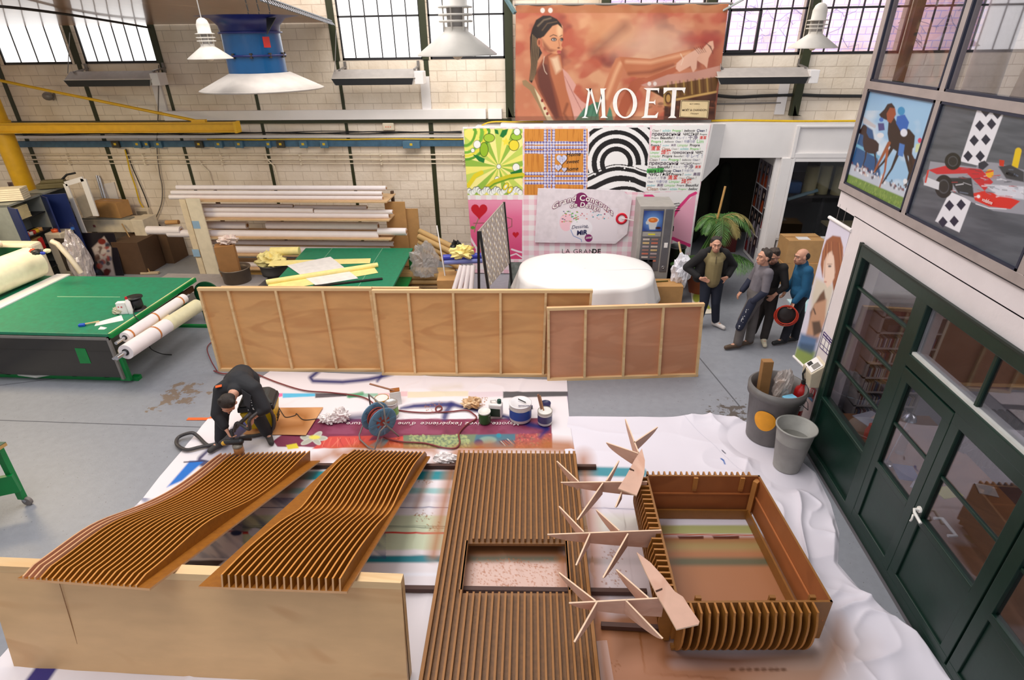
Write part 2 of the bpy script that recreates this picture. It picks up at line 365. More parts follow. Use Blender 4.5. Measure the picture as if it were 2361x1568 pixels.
o = struct('wall_yard', MB().box((-1.5, 16.6, 3), (14, 16.9, 9.5)), brickmat('sunlit yard bricks', (226, 190, 196), (176, 160, 205), .33, .16, mort=.012))
yd = MB()
for i in range(60):
    x, z = random.uniform(1, 11), random.uniform(4.6, 6.4); p = [Vector((x, 16.45, z))]
    for j in range(5): p.append(p[-1]+Vector((random.uniform(-.3, .3), random.uniform(-.03, .03), random.uniform(-.25, .25))))
    yd.tube(p, .009, 4)
tag(yd.build('creeper', mat('bare creeper', (150, 140, 170), .8)), 'bare creeper stems on the brick wall outside the windows', 'creeper', kind='stuff')
struct('wall_left', MB().box((-17.2, -3, 0), (-17, 13.2, 7.4)), BW)
# steel posts in the wall
k = 4
for x, z1 in ((-12.5, 7), (-10.57, 7), (-8.67, 7), (-6.67, 7), (-4.72, 7), (-2.8, 7)):
    ww = .1 if x in (-10.57, -2.8, -12.5) else .07
    struct('trim_%d' % k, MB().box((x-ww/2-.0, YB-.012, 0), (x+ww/2, YB+.1, zs if x != -6.67 else 4.0)).box((x-.07 if x != -6.67 else x, YB-.03, zs), (x+.07, YB+.1, z1 if x != -6.67 else zs+.01)), OLIVE); k += 1
for x in (-1.03, .90, 2.95, 4.93, 6.85):
    struct('trim_%d' % k, MB().box((x-.08, YB-.14, 3.28), (x+.08, YB+.1, 7)).prism([(x-.03, YB-.14, 3.5), (x+.05, YB-.14, 3.3), (x+.16, YB-.14, 3.28), (x-.03, YB-.14, 3.28)], (0, .13, 0)), OLIVE); k += 1
struct('trim_%d' % k, MB().box((-8.87, YB-.13, 3.25), (-1.55, YB, 3.45)).box((-1.5, YB-.13, 3.25), (-1.2, YB, 3.45)), WHITE, bev=.006); k += 1
struct('trim_%d' % k, MB().box((-13.6, YB-.06, 3.17), (-1.0, YB, 3.245)), OLIVE); k += 1
struct('trim_%d' % k, MB().box((-16, YB-.06, 2.865), (-1.6, YB, 2.925)), WHITE); k += 1
for z in (2.49, 2.385, 2.295):
    p = MB().tube([(-14.5, YB-.05, z), (-1.6, YB-.05, z)], .017 if z > 2.3 else .012, 8)
    for x in np.arange(-13.5, -1.7, 1.9): p.box((x-.02, YB-.08, z-.025), (x+.02, YB, z+.025))
    struct('trim_%d' % k, p, CREAMP); k += 1
for x, z in ((-8.35, 2.36), (-6.72, 2.48)):
    struct('trim_%d' % k, MB().tube([(x, YB-.05, z), (x+.03, YB-.05, z-.1), (x+.15, YB-.04, z-.25), (x+.17, YB-.04, 1.7)], .016, 8), CREAMP); k += 1
for x0, z0 in ((-9.0, 4.1), (-2.95, 4.1), (4.55, 4.1)):   # cable ducts on the wall beside posts
    struct('trim_%d' % k, MB().box((x0, YB-.05, 3.45 if x0 < 0 else 3.3), (x0+.2, YB, 4.1)), WHITE); k += 1
for x in (-11.75, -8.05, -6.85-.0, -5.4): pass
struct('ledge_back', MB().box((-1.2, YB-.5, 3.14), (8.5, YB, 3.19)), WHITE)
# cables
def cable(name, pts, r, m, label, cat='cable', par=None):
    # smooth through points
    P = [Vector(p) for p in pts]; Q = []
    for i in range(len(P)-1):
        p0 = P[max(i-1, 0)]; p1 = P[i]; p2 = P[i+1]; p3 = P[min(i+2, len(P)-1)]
        for j in range(6):
            t = j/6; Q.append(.5*((2*p1)+(p2-p0)*t+(2*p0-5*p1+4*p2-p3)*t*t+(3*p1-p0-3*p2+p3)*t**3))
    Q.append(P[-1]); o = MB().tube(Q, r, 8).build(name, m, par)
    if par is None: tag(o, label, cat)
    return o
YEL = mat('yellow cable', (222, 182, 10), .5); BLK = mat('black rubber', (26, 26, 28), .5)
bc = MB()
for j in range(5):
    p = [(x, YB-.06-.012*j, 2.965+.012*(j % 3)+.02*sin(x*1.7+j*2)) for x in np.arange(-14, -1.9, .35)]
    bc.tube(p, .009, 6)
tag(bc.build('cable_bundle', BLK), 'bundle of thin black cables running along the white tray on the left back wall', 'cables')
cable('yellow_cable', [(x, YB-.1, 2.835+.006*sin(x*3)) for x in np.arange(-8, -1.9, .5)]+[(-1.85, YB-.16, 2.95), (-1.5, YB-.25, 3.19), (-.9, YB-.3, 3.21), (-.3, YB-.3, 3.21)], .014, YEL, 'yellow cable along the blue trunking left of the mural')
cable('yellow_cable', [(3.2, 12.85, 3.22), (3.8, 12.9, 3.22), (4.4, 12.85, 3.215), (5.1, 12.8, 3.21), (6.6, 12.8, 3.21)], .02, YEL, 'yellow cable lying on the white ledge above the office')
cable('black_cable', [wy(*p, YB-.04) for p in ((1650, 220), (1700, 224), (1760, 221), (1840, 219), (1900, 221), (2030, 222))], .032, BLK, 'thick black cable sagging along the block wall under the right heater')
cable('grey_conduit', [wy(*p, YB-.04) for p in ((1650, 240), (1720, 239), (1800, 237))], .018, GREY, 'thin grey conduit on the block wall right of the banner')
cable('hanging_wire', [wy(*p, YB-.05) for p in ((366, 150), (365, 250), (362, 340), (368, 400), (374, 430), (372, 470), (355, 510), (345, 520))], .012, mat('grey wire', (110, 102, 96), .6), 'thin grey wire hanging down the wall left of the roll rack')
cable('yellow_cable', [wy(*p, YB-.06) for p in ((288, 345), (294, 368), (300, 395), (312, 430), (322, 465), (335, 485), (345, 500), (345, 512))], .016, YEL, 'yellow cable dropping down the wall to the small fuse box')
cable('black_cable', [wy(*p, YB-.05) for p in ((290, 343), (305, 385), (318, 415), (335, 455), (345, 485), (352, 510), (370, 520))], .012, BLK, 'black cable dropping down the wall beside the yellow one')
BLUE = mat('petrol blue trunking', (62, 98, 124), .45, var=.15)
t = thing('power_trunking', 'long petrol blue power trunking with tap-off boxes along the back wall', 'trunking', (-7, YB-.08, 2.67))
MB().box((-14.5, YB-.09, 2.675), (-1.7, YB, 2.805)).build('rail', BLUE, t, bev=.004)
yl = mat('yellow sticker', (212, 180, 40), .6)
for i, px in enumerate((268, 318, 340, 366, 460, 505, 552, 620, 648, 700, 748, 950)):
    p = wy(px, 331, YB-.1); big = px in (950,)
    w2 = .19 if big else (.05 if px in (340, 620) else .09)
    bo = MB().box((p.x-w2, YB-.2 if big else YB-.15, p.z-.09), (p.x+w2, YB-.09, p.z+.06)).build('tap_off_box', mat('tap box', (74, 112, 136), .5) if i % 4 else mat('dark tap box', (60, 58, 50), .6), t, bev=.005)
    MB().box((p.x-.03, YB-.202 if big else YB-.152, p.z-.03), (p.x+.03, YB-.15, p.z+.02)).build('label', yl, bo)
# emergency light, fuse box
p = wy(896, 292, YB-.04); t = thing('emergency_light', 'small cream emergency light box on the wall above the cables', 'light', p)
MB().box((p.x-.13, YB-.08, p.z-.08), (p.x+.13, YB, p.z+.08)).build('housing', CREAMP, t, bev=.02)
em = MB()
for dx in (-.05, 0, .05): em.ell((p.x+dx, YB-.082, p.z+.0), .011, n=8)
em.build('indicator', mat('indicator', (200, 80, 40), .4, emit=.5), t)
p = wy(332, 490, YB-.05); t = thing('fuse_box', 'small cream fuse box on the wall where the yellow cable ends', 'fuse box', p)
MB().box((p.x-.18, YB-.12, p.z-.13), (p.x+.18, YB, p.z+.13)).build('case', CREAMP, t, bev=.015); MB().box((p.x-.13, YB-.125, p.z-.04), (p.x+.13, YB-.12, p.z+.05)).build('flap', mat('smoky flap', (150, 138, 120), .3), t)
for (x, y) in ((110, 222),):
    p = wy(x, y, YB-.1); t = thing('wall_speaker', 'small dusty round loudspeaker on the wall below the left heater', 'speaker', p)
    MB().ell((p.x, p.y, p.z), (.12, .08, .09), n=12).build('horn', GREY, t); MB().bar((p.x+.1, YB, p.z+.06), (p.x+.1, YB-.1, p.z-.08), .03, .03).build('bracket', GREY, t)
# ------------- centre block carrying the mural
YM = 12.2
struct('wall_center', MB().box((-1.75, YM+.03, 0), (3.0, YB, 3.13)), WHITE)
struct('trim_%d' % k, MB().hexa([(2.98, YM-.01, 2.12), (3.02, YM, 2.12), (3.44, 12.7, 2.36), (3.40, 12.7, 2.36), (3.04, YM-.02, 3.24), (3.08, YM-.01, 3.24), (3.46, 12.7, 3.17), (3.42, 12.7, 3.17)]), WHITE); k += 1
# ------------- office block at the back right
YO = 12.7
ob = MB().box((3.42, YO, 2.5), (4.9, YO+.5, 3.14)); struct('wall_soffit', ob, WHITE)
struct('wall_office_back', MB().box((4.93, YO+.02, 2.5), (9, YO+.48, 3.14)).box((4.98, YO, 0), (9, YO+.1, .74)).box((8.0, YO, .7), (9, YO+.1, 2.5)), WHITE)
fr = MB().box((4.93, YO-.04, 2.50), (8, YO+.02, 2.60)).box((4.93, YO-.03, 3.1), (8, YO+.03, 3.14)).box((4.72, YO-.04, 0), (4.93, YO+.12, 2.5)).box((4.88, YO-.05, 2.5), (4.95, YO+.02, 3.14)).box((4.93, YO-.03, .72), (8, YO+.05, .80)).box((4.93, YO-.04, .76), (4.99, YO+.06, 2.5)).box((4.97, YO-.03, 2.42), (8, YO+.05, 2.5))
struct('window_9', fr, WHITE, bev=.008)
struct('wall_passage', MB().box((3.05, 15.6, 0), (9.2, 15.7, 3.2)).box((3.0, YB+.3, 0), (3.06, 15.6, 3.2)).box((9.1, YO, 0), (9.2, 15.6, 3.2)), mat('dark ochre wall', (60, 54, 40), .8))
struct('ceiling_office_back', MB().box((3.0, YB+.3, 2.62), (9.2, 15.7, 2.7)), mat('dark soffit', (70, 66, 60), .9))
struct('door_1', MB().box((4.62, YO+.05, 0), (4.74, YO+.12, 2.5)), WHITE)
# ------------- right wall with the glazed office
XR = 3.38
wr = MB(); wr.box((XR, 6.2, 0), (XR+.22, 6.6, 2.97)).box((XR, -1, 2.74), (XR+.22, 6.2, 2.97)).box((XR, -1, 2.96), (XR+.3, 7.05, 3.17))
struct('wall_right', wr, PLAST)
struct('wall_office', MB().box((XR+.2, 6.4, 0), (8, 6.6, 2.96)).box((8, -1, 0), (8.2, 6.6, 2.96)), mat('office wall', (196, 192, 200), .7))
area('office_fill', (5.6, 4.2, 2.85), (1.2, 1.2), 16, (1, .95, .9))  # unseen fill added to make the office interior readable, not a real lamp
struct('ceiling_office', MB().box((XR+.22, -1, 2.9), (8.2, 7.05, 3.16)), WHITE)
# green glazed front: posts, rails, lower panels
gf = MB(); D0, D1 = XR-.05, XR+.06
def gb(y0, z0, y1, z1, d0=D0, d1=D1, mb=None): e = len(gf.v)*.00003; (mb or gf).box((d0+e, y0, z0), (d1-e, y1, z1))
gb(6.12, 0, 6.22, 2.76); gb(-.5, 2.64, 6.2, 2.76); gb(4.88, 0, 5.06, 2.7); gb(1.2, 2.02, 4.98, 2.14); gb(-.5, 0, 6.2, .12)
gb(5.0, .80, 6.15, .84)
for y in (4.0, 3.3, 2.5): gb(y-.02, 2.1, y+.02, 2.66, XR-.02, XR+.03)
for z in (2.3, 1.82, 1.34): gb(5.05, z-.015, 6.14, z+.015, XR-.02, XR+.03)
for y in (1.3,): gb(y-.08, 0, y+.08, 2.76)
lp = MB(); gb(5.04, .1, 6.14, .82, XR-.01, XR+.02, gf); 
struct('window_10', gf, DKGRN, bev=.008)
struct('trim_40', MB().box((XR-.055, 6.2, 0), (XR-.02, 6.235, 2.78)).box((XR-.056, -.5, 2.755), (XR-.03, 6.22, 2.775)), mat('worn green edge', (28, 40, 34), .5))
struct('trim_41', MB().box((XR-.03, 1.3, 2.14), (XR+.08, 4.9, 2.165)).box((XR+.01, 4.84, 2.14), (XR+.1, 4.89, 2.66)), mat('bare putty white', (205, 205, 200), .6))
MB().box((XR, 4.98, .8), (XR+.006, 6.16, 2.7)).build('pane', DGLASS, bpy.data.objects['window_10']); MB().box((XR, 1.2, 2.1), (XR+.006, 4.98, 2.7)).build('pane', DGLASS, bpy.data.objects['window_10'])
def door(n, y0, y1, ajar, handle, topz=2.04):
    d = MB(); a, b = XR-.045, XR+.02
    st = .11
    d.box((a, y0, .06), (b, y0+st, topz)); d.box((a, y1-st, .06), (b, y1, topz)); d.box((a-.002, y0+.001, topz-.12), (b+.002, y1-.001, topz-.001)); d.box((a-.002, y0+.001, .059), (b+.002, y1-.001, .2))
    d.box((a-.001, y0+st-.01, .86), (b+.001, y1-st+.01, .93)); d.box((a+.02, y0+st, .2), (b-.02, y1-st, .88))
    for z in (1.42,): d.box((a+.015, y0+st, z-.014), (b-.02, y1-st, z+.014))
    o = struct('door_%d' % n, d, DKGRN, bev=.006)
    MB().box((XR-.015, y0+st, .92), (XR-.01, y1-st, topz-.1)).build('pane', DGLASS, o)
    if handle:
        y = handle; hm = mat('white handle', (235, 232, 225), .3)
        MB().tube([(a, y, 1.0), (a-.05, y, 1.0), (a-.06, y-.03, .99), (a-.06, y-.14, .97)], .014, 8).tube([(a, y, .93), (a-.04, y, .93), (a-.05, y-.02, .9), (a-.04, y, .86)], .01, 8).lathe([(.032, 0), (.03, .012)], (a, y, 1.0), 16, axis=Matrix.Rotation(-pi/2, 3, 'Y')).build('door_handle', hm, o)
        MB().tube([(b+.0, y-.1, 1.0), (b+.07, y-.1, 1.0), (b+.07, y-.3, 1.0), (b, y-.3, 1.0)], .014, 8).build('door_handle', hm, o)
    if ajar: MB().box((XR-.03, y0+.02, topz), (XR+.02, y1-.02, topz+.012)).build('top_edge', mat('raw wood edge', (214, 168, 108), .7), o)
    return o
door(2, 4.12, 4.9, 0, 0, 2.0); door(3, 3.18, 4.12, 1, 4.05); door(4, 2.2, 3.16, 0, 0)
# aluminium glazing above
al = MB(); a, b = XR-.04, XR+.04
al.box((a-.002, -.5, 3.17), (b, 7.052, 3.255)).box((a-.002, -.5, 4.26), (b, 7.0, 4.34)).box((a, 6.95, 3.2), (b, 7.05, 6.6))
for y in (5.66, 4.08, 2.5): al.box((a, y-.04, 3.2), (b, y+.04, 6.6))
al.box((a-.003, -.5, 6.5), (b, 7.05, 6.61))
uo = struct('window_11', al, ALU, bev=.004)
ga = MB()
for y0, y1 in ((5.70, 6.95), (4.12, 5.62), (2.54, 4.04)):
    for z0, z1 in ((3.255, 4.26), (4.34, 6.5)): ga.box((a-.004, y0, z0), (a+.02, y0+.02, z1)).box((a-.004, y1-.02, z0), (a+.02, y1, z1)).box((a-.004, y0, z0), (a+.02, y1, z0+.02)).box((a-.004, y0, z1-.02), (a+.02, y1, z1))
ga.build('gasket', mat('dark gasket', (40, 42, 60), .6), uo)
MB().box((XR, -.5, 4.3), (XR+.006, 7.0, 6.5)).build('pane', clear_glass('upper glass', (.86, .85, .88), .1), uo)
struct('trim_42', MB().box((XR-.03, -.5, 3.157), (XR+.02, 7.05, 3.173)), mat('dark gap', (60, 56, 58), .8))
# upper room seen through the glass: side wall panel
struct('wall_upper', MB().box((XR+2.2, 5.4, 3.2), (9.5, 5.5, 3.95)), mat('brown upper wall', (96, 78, 60), .7))
# glossy varnished plywood deck overhead at the left
fa, fb, na_, nb_ = Vector((-4.75, 13.15, 5.13)), Vector((-16.8, 13.15, 5.20)), wy(597, -10, 9.0), wy(-60, -10, 9.0); nb_ = nb_+Vector((-5.5, 0, 0))
c = MB(); c.prism([fa, fb, nb_, na_], (0, 0, .03)); struct('ceiling_left', c, mat('varnished plywood', (150, 104, 70), .28, kind='wood', rgb2=(204, 170, 132), scale=9, coat=.3, stretch=(1, .35, 1), spec=.8))
# ================= printed boards, banners =================
def lay(a, b, c, d, nx, ny, base):
    P = plane_grid(a, b, c, d, nx, ny); pt = Paint(proj(P.reshape(-1, 3)), base); return P, pt
LB = mat('black print', (26, 24, 24), .5); LW = mat('white print', (238, 232, 228), .5)
# ---- mural on the centre block
YF = YM
def m2(x, y): return wy(x, y, YF)
TL, TR, BR_, BL_ = (-1.93, YF, 3.20), (3.04, YF, 3.23), (2.95, YF-.0, .02), (-1.86, YF, .02)
P, p = lay(TL, TR, BR_, BL_, 640, 400, (240, 236, 236))
rng2 = random.Random(5)
# gingham ground in pink
Vv = P.reshape(-1, 3); gx = (np.floor(Vv[:, 0]/.115) % 2 == 0); gz = (np.floor(Vv[:, 2]/.115) % 2 == 0)
p.put((gx & gz)*.75, (236, 170, 190)); p.put((gx ^ gz)*.45, (240, 190, 205))
# tile 1: green and yellow sunburst
T1 = [(1069, 297), (1205, 297), (1205, 449), (1078, 450)]
p.poly(T1, (196, 214, 90))
cx, cy = 1150, 384
cols = [(245, 236, 120), (150, 190, 70), (250, 240, 150), (196, 216, 96)]
for i in range(26):
    a, b = 2*pi*i/26, 2*pi*(i+1)/26; q = [(cx, cy), (cx+200*cos(a), cy+200*sin(a)), (cx+200*cos(b), cy+200*sin(b))]
    # clip against the tile by marching
    rr = lambda t: min([r for r in range(4, 200, 2) if not (1072 < cx+r*cos(t) < 1204 and 298 < cy+r*sin(t) < 448)] or [200])
    tt = np.linspace(a, b, 4); p.poly([(cx, cy)]+[(cx+rr(t)*cos(t), cy+rr(t)*sin(t)) for t in tt], cols[i % 4], .8)
for r, c in ((62, (90, 160, 40)), (54, (235, 225, 70)), (46, (120, 185, 60)), (38, (240, 235, 110)), (30, (110, 170, 50))):
    t = np.linspace(-.5, 1.75, 14); p.stroke([(max(1071, 1072+(r-6)*cos(q)), max(299, 300+(r+6)*sin(q))) for q in t], 6, c, 1)
blob = [(1116, 345, 9, 16, (150, 190, 40)), (1128, 318, 12, 9, (168, 204, 60)), (1185, 335, 11, 12, (240, 220, 60)), (1190, 315, 12, 8, (160, 200, 60))]
for x, y, a, b, c in blob: p.ell(x, y, a+1.4, b+1.4, (50, 70, 10)); p.ell(x, y, a, b, c)
for x, y, a in ((1100, 333, 8), (1090, 347, 4), (1150, 384, 4.5), (1146, 413, 5), (1192, 298+6, 7), (1190, 386, 8)): p.ell(x, y, a+1, a*1.1+1, (70, 80, 60)); p.ell(x, y, a, a*1.1, (246, 246, 240))
for q in ([(1152, 314), (1158, 300), (1172, 297), (1168, 310), (1160, 318)], [(1142, 308), (1140, 298), (1148, 300), (1150, 310)], [(1090, 356), (1100, 358), (1118, 366), (1116, 376), (1104, 372)], [(1176, 398), (1204, 388), (1204, 404), (1184, 414)]): p.poly(q, (24, 120, 50))
star = [(1167+(11 if i % 2 == 0 else 5)*sin(i*pi/5), 327-(11 if i % 2 == 0 else 5)*cos(i*pi/5)) for i in range(10)]; p.poly(star, (244, 226, 70))
p.stroke([(1108, 445), (1140, 420), (1175, 408), (1204, 404)], 12, (210, 200, 40)); p.stroke([(1108, 447), (1140, 424), (1175, 412), (1204, 408)], 4, (110, 160, 40))
p.stroke([(1080, 428), (1096, 405), (1110, 398)], 10, (232, 212, 40))
for i in range(26):
    x = 1082+i*4.7; y = 440+4*sin(i*1.3); p.ell(x, y, 6, 7, (90, 90, 80)); p.ell(x, y+.8, 5.2, 6.2, (244, 246, 240))
for x, y in ((1166, 430), (1176, 438)): p.ell(x, y, 10, 6, (60, 70, 10), rot=-1); p.ell(x, y, 9, 5, (238, 218, 50), rot=-1); p.ell(x, y, 4.5, 2.2, (246, 246, 230), rot=-1)
# tile 2: boards and blue gingham ribbons
p.poly([(1209, 297), (1355, 297), (1354, 440), (1351, 450), (1209, 450)], (214, 142, 58))
vn = vnoise(p.p*np.array([1, .06]), .5, 3); ins = np.zeros(len(p.p)); q = p.p
ins[(q[:, 0] > 1210) & (q[:, 0] < 1354) & (q[:, 1] > 298) & (q[:, 1] < 449)] = 1
p.put(ins*np.clip((vn-.5)*3, 0, .7), (180, 106, 34))
def ging(x0, y0, x1, y1, horiz):
    a = ((q[:, 0] >= x0) & (q[:, 0] < x1) & (q[:, 1] >= y0) & (q[:, 1] < y1)); p.put(a*1., (226, 222, 236)); c = 3.4
    k1 = (np.floor(q[:, 0]/c) % 2 == 0); k2 = (np.floor(q[:, 1]/c) % 2 == 0); p.put((a & k1 & k2)*.95, (84, 74, 150)); p.put((a & (k1 ^ k2))*.5, (110, 100, 170))
for y in (326, 336, 347): ging(1210, y-.0, 1354, y+7.5, 1)
for y in (397, 408, 419-.5): ging(1210, y, 1354, y+7, 1)
for x in (1254, 1263.5, 1273): ging(x, 298, x+6.5, 449, 0)
ging(1345, 298, 1352, 440, 0)
def heart(cx, cy, s, c, w=1): return [(cx+s*w*(16*sin(t)**3)/16, cy-s*(13*cos(t)-5*cos(2*t)-2*cos(3*t)-cos(4*t))/15) for t in np.linspace(0, 2*pi, 26)[:-1]]
for x, y, s in ((1295, 367, 12), (1287, 386, 8), (1301, 391, 5.5)):
    p.poly(heart(x+1, y+1, s+1.5, 0), (120, 70, 20)); p.poly(heart(x, y, s, 0), (214, 214, 236))
    h = np.zeros(len(q), bool); h[np.linalg.norm(q-np.array([x, y]), axis=1) < s*.62] = True
    p.put(((np.floor(q[:, 0]/1.8) % 2 == 0) & (np.floor(q[:, 1]/1.8) % 2 == 0) & h)*.9, (80, 84, 160))
# tile 3: black rings over waves
p.poly([(1360, 293), (1499, 292), (1492, 440), (1484, 444), (1354, 438)], (238, 236, 236))
T3 = ((q[:, 0] > 1353.5+(440-q[:, 1])*.04) & (q[:, 0] < 1499-(q[:, 1]-293)*.075) & (q[:, 1] > 296-.015*(q[:, 0]-1360)) & (q[:, 1] < 438+.04*(q[:, 0]-1354)))
rr = np.hypot((q[:, 0]-1421), (q[:, 1]-376)); wave = q[:, 1] < 399-10*np.sin((q[:, 0]-1392)/48)*0-np.clip(q[:, 0]-1395, 0, 200)*.27+np.clip(q[:, 0]-1465, 0, 90)*.34
for r0, r1 in ((27, 38), (45, 57), (66, 76), (86, 95), (108, 150)): p.put(T3 & wave & (rr > r0) & (rr < r1), (24, 22, 24))
def wv(off, th, ph=0):
    yy = 401+off-.16*(q[:, 0]-1354)-9*np.sin((q[:, 0]-1372+ph)/26)+np.clip(q[:, 0]-1462, 0, 90)*.3; return T3 & (q[:, 1] > yy) & (q[:, 1] < yy+th)
p.put(wv(-3, 2.2), (24, 22, 24)); p.put(wv(3, 9), (24, 22, 24)); p.put(wv(24, 13, -6), (24, 22, 24)); p.put(wv(50, 8, -14), (24, 22, 24))
for x, y, s in ((1385, 414, 3), (1464, 384, 3), (1400, 400, 1.6), (1430, 424, 3.4), (1372, 402, 2), (1440, 388, 2), (1452, 418, 1.6), (1475, 388, 1.5), (1415, 430, 1.8), (1365, 416, 1.4)): p.ell(x, y, s, s, (238, 236, 236), .7)
# tile 4 ground, tile 5 pink hearts, tile 6 corset, tile 7 swatches
p.poly([(1504, 290), (1637, 287), (1612, 440), (1490, 442)], (240, 238, 236))
p.poly([(1077, 461), (1204, 461), (1204, 598), (1092, 598)], (232, 120, 160))
m = np.zeros(len(q)); a = (q[:, 0] > 1079) & (q[:, 0] < 1203) & (q[:, 1] > 462) & (q[:, 1] < 597); m[a] = 1
p.put(m*np.clip((q[:, 1]-480)/140, 0, .8), (208, 40, 104)); p.put(m*np.clip((500-q[:, 1])/60, 0, .6), (240, 170, 195))
p.stroke([(1104, 502), (1096, 522), (1094, 535)], 2, (120, 130, 90)); p.stroke([(1092, 515), (1130, 514), (1165, 500), (1180, 505), (1180, 522), (1168, 528)], 2, (150, 90, 90))
p.poly(heart(1105, 486, 19, 0), (196, 20, 40)); p.poly(heart(1189, 541, 7.5, 0), (196, 20, 40)); p.ell(1090, 525, 5, 4, (90, 150, 60))
p.stroke([(1082, 545), (1100, 575), (1096, 598)], 5, (240, 220, 230)); p.stroke([(1180, 575), (1195, 580), (1204, 582)], 4, (240, 220, 230)); p.stroke([(1176, 590), (1190, 585), (1204, 594)], 3, (240, 220, 230))
p.poly([(1488, 445), (1608, 440), (1592, 560), (1480, 600)], (242, 236, 236))
p.poly([(1487, 452), (1500, 450), (1530, 470), (1548, 492), (1590, 460), (1606, 444), (1592, 560), (1560, 600), (1487, 600)], (244, 176, 200))
p.stroke([(1488, 452), (1503, 452), (1528, 474), (1545, 498)], 7, (228, 60, 130)); p.stroke([(1604, 445), (1590, 452), (1566, 478), (1552, 500)], 7, (228, 60, 130))
for i in range(4): p.stroke([(1529, 472+i*5), (1568, 470+i*5)], 1.2, (30, 26, 30), .7); p.stroke([(1529, 474+i*5), (1566, 468+i*6)], 1.2, (30, 26, 30), .7)
p.poly([(1552, 546), (1588, 560), (1580, 600), (1545, 600)], (242, 240, 240)); p.stroke([(1552, 550), (1590, 566)], 8, (228, 60, 130))
sw = [(214, 60, 40), (110, 110, 190), (120, 170, 70), (196, 120, 60), (222, 206, 50), (150, 150, 200), (140, 170, 150), (222, 90, 140), (120, 160, 60), (190, 90, 60), (230, 200, 220), (100, 60, 150)]
for i, c in enumerate(sw): x, y = 1552+14*(i % 3)-i//3*1, 588+11*(i//3); p.rect(x, y, x+11, y+9, c)
t = thing('mural', 'wide white mural of colourful printed design tiles on pink gingham behind the vending machine', 'mural', (.5, YF, 0))
sheet('printed_face', P, p.c, PRINT, t, thick=.02)
U, W = Vector((1, 0, 0)), Vector((0, 0, 1))
def tx(mb, s, x, y, h, bold=0, al='L', sh=0, mi=0, Y=YF-.004, rot=0, wx_=1, space=1, bend=None):   # h = cap height on the drawing
    o = wy(x, y, Y); sz = (wy(x, y-h, Y).z-o.z)/.70
    R = Matrix.Rotation(rot, 3, 'Y'); text(mb, s, o, R@U, R@W, sz, bold, al, sh, mi, wx_, space, bend)
mb = MB(); tx(mb, 'Home', 1306, 361, 9.5, .01, 'L', .3, rot=-.06); tx(mb, 'sweet', 1306, 377, 8.5, .01, 'L', .3, rot=-.06); tx(mb, 'home', 1306, 394, 8.5, .01, 'L', .3, rot=-.06)
mb.build('lettering', LB, t)
words = [('Clean !', (150, 140, 136), 0), ('belloccio', (24, 20, 20), .3), ('Limpiar', (150, 210, 140), 0), ('ЧИСТЫЙ', (24, 20, 20), .2), ('美丽', (110, 90, 120), 0), ('Beautiful !', (24, 20, 20), .1), ('清潔', (226, 60, 50), 0), ('schön', (140, 205, 205), 0),
  ('Clean !', (24, 30, 90), 0), ('綺麗', (226, 60, 50), 0), ('Propre !', (24, 20, 20), 0), ('Limpiar', (170, 210, 150), 0), ('キレイ !', (170, 170, 190), 0), ('Clean', (190, 150, 130), 0), ('Propre !', (120, 200, 90), 0), ('아름다운', (150, 150, 180), 0), ('прекрасный', (60, 40, 60), 0), ('sauber', (150, 205, 215), 0), ('Propre', (24, 20, 20), 0), ('干净', (130, 120, 140), 0)]
rg = random.Random(11); cm = {}; rows = 17; wi = 0
lay4 = MB(); ms = []
for r in range(rows):
    y = 302+r*8.4; x = 1505-(y-290)*.095; xe = 1632-(y-290)*.165; h = 5.6
    while x < xe-14:
        wd, c, sh = words[(wi*7+r) % len(words)]; wi += 1
        hh = h*(1.45 if (wi % 6 == 0) else rg.choice((.75, .9, 1.05)))
        if c not in ms: ms.append(c)
        V, _ = glyphs(wd, .012 if hh > 5 else 0)
        L = (max(v[0] for v in V)-min(v[0] for v in V))*hh/.70*1.0 if V else 10
        if x+L > xe+3:
            wd = wd[:max(2, int(len(wd)*(xe-x)/L))]; L = xe-x
        tx(lay4, wd, x, y+hh*.3, hh, .012 if hh > 5 else 0, 'L', sh, ms.index(c)); x += L+3.5
lay4.build('lettering', [mat('word %d' % i, c, .6) for i, c in enumerate(ms)], t)
mb = MB(); mb.prism([wy(*q, YF-.002) for q in ((1492, 389), (1531, 387), (1529, 397), (1491, 399))], (0, .001, 0)); tx(mb, 'opre !', 1493, 396.5, 6, .01, mi=1, Y=YF-.008, wx_=1.25)
mb.build('green_word_patch', [mat('green patch', (80, 176, 90), .6), LB], t)
mb = MB(); tx(mb, 'LA GRAN', 1296, 584, 10, -.012, wx_=1.1, space=1.1); tx(mb, 'DE', 1365, 584, 10, .03, wx_=1.05, space=1.1); tx(mb, 'EPICERIE', 1284, 598, 10, -.012, wx_=1.1, space=1.1); tx(mb, 'PARIS', 1353, 598, 10, .03, wx_=1.1, space=1.1)
mb.build('lettering', LB, t)
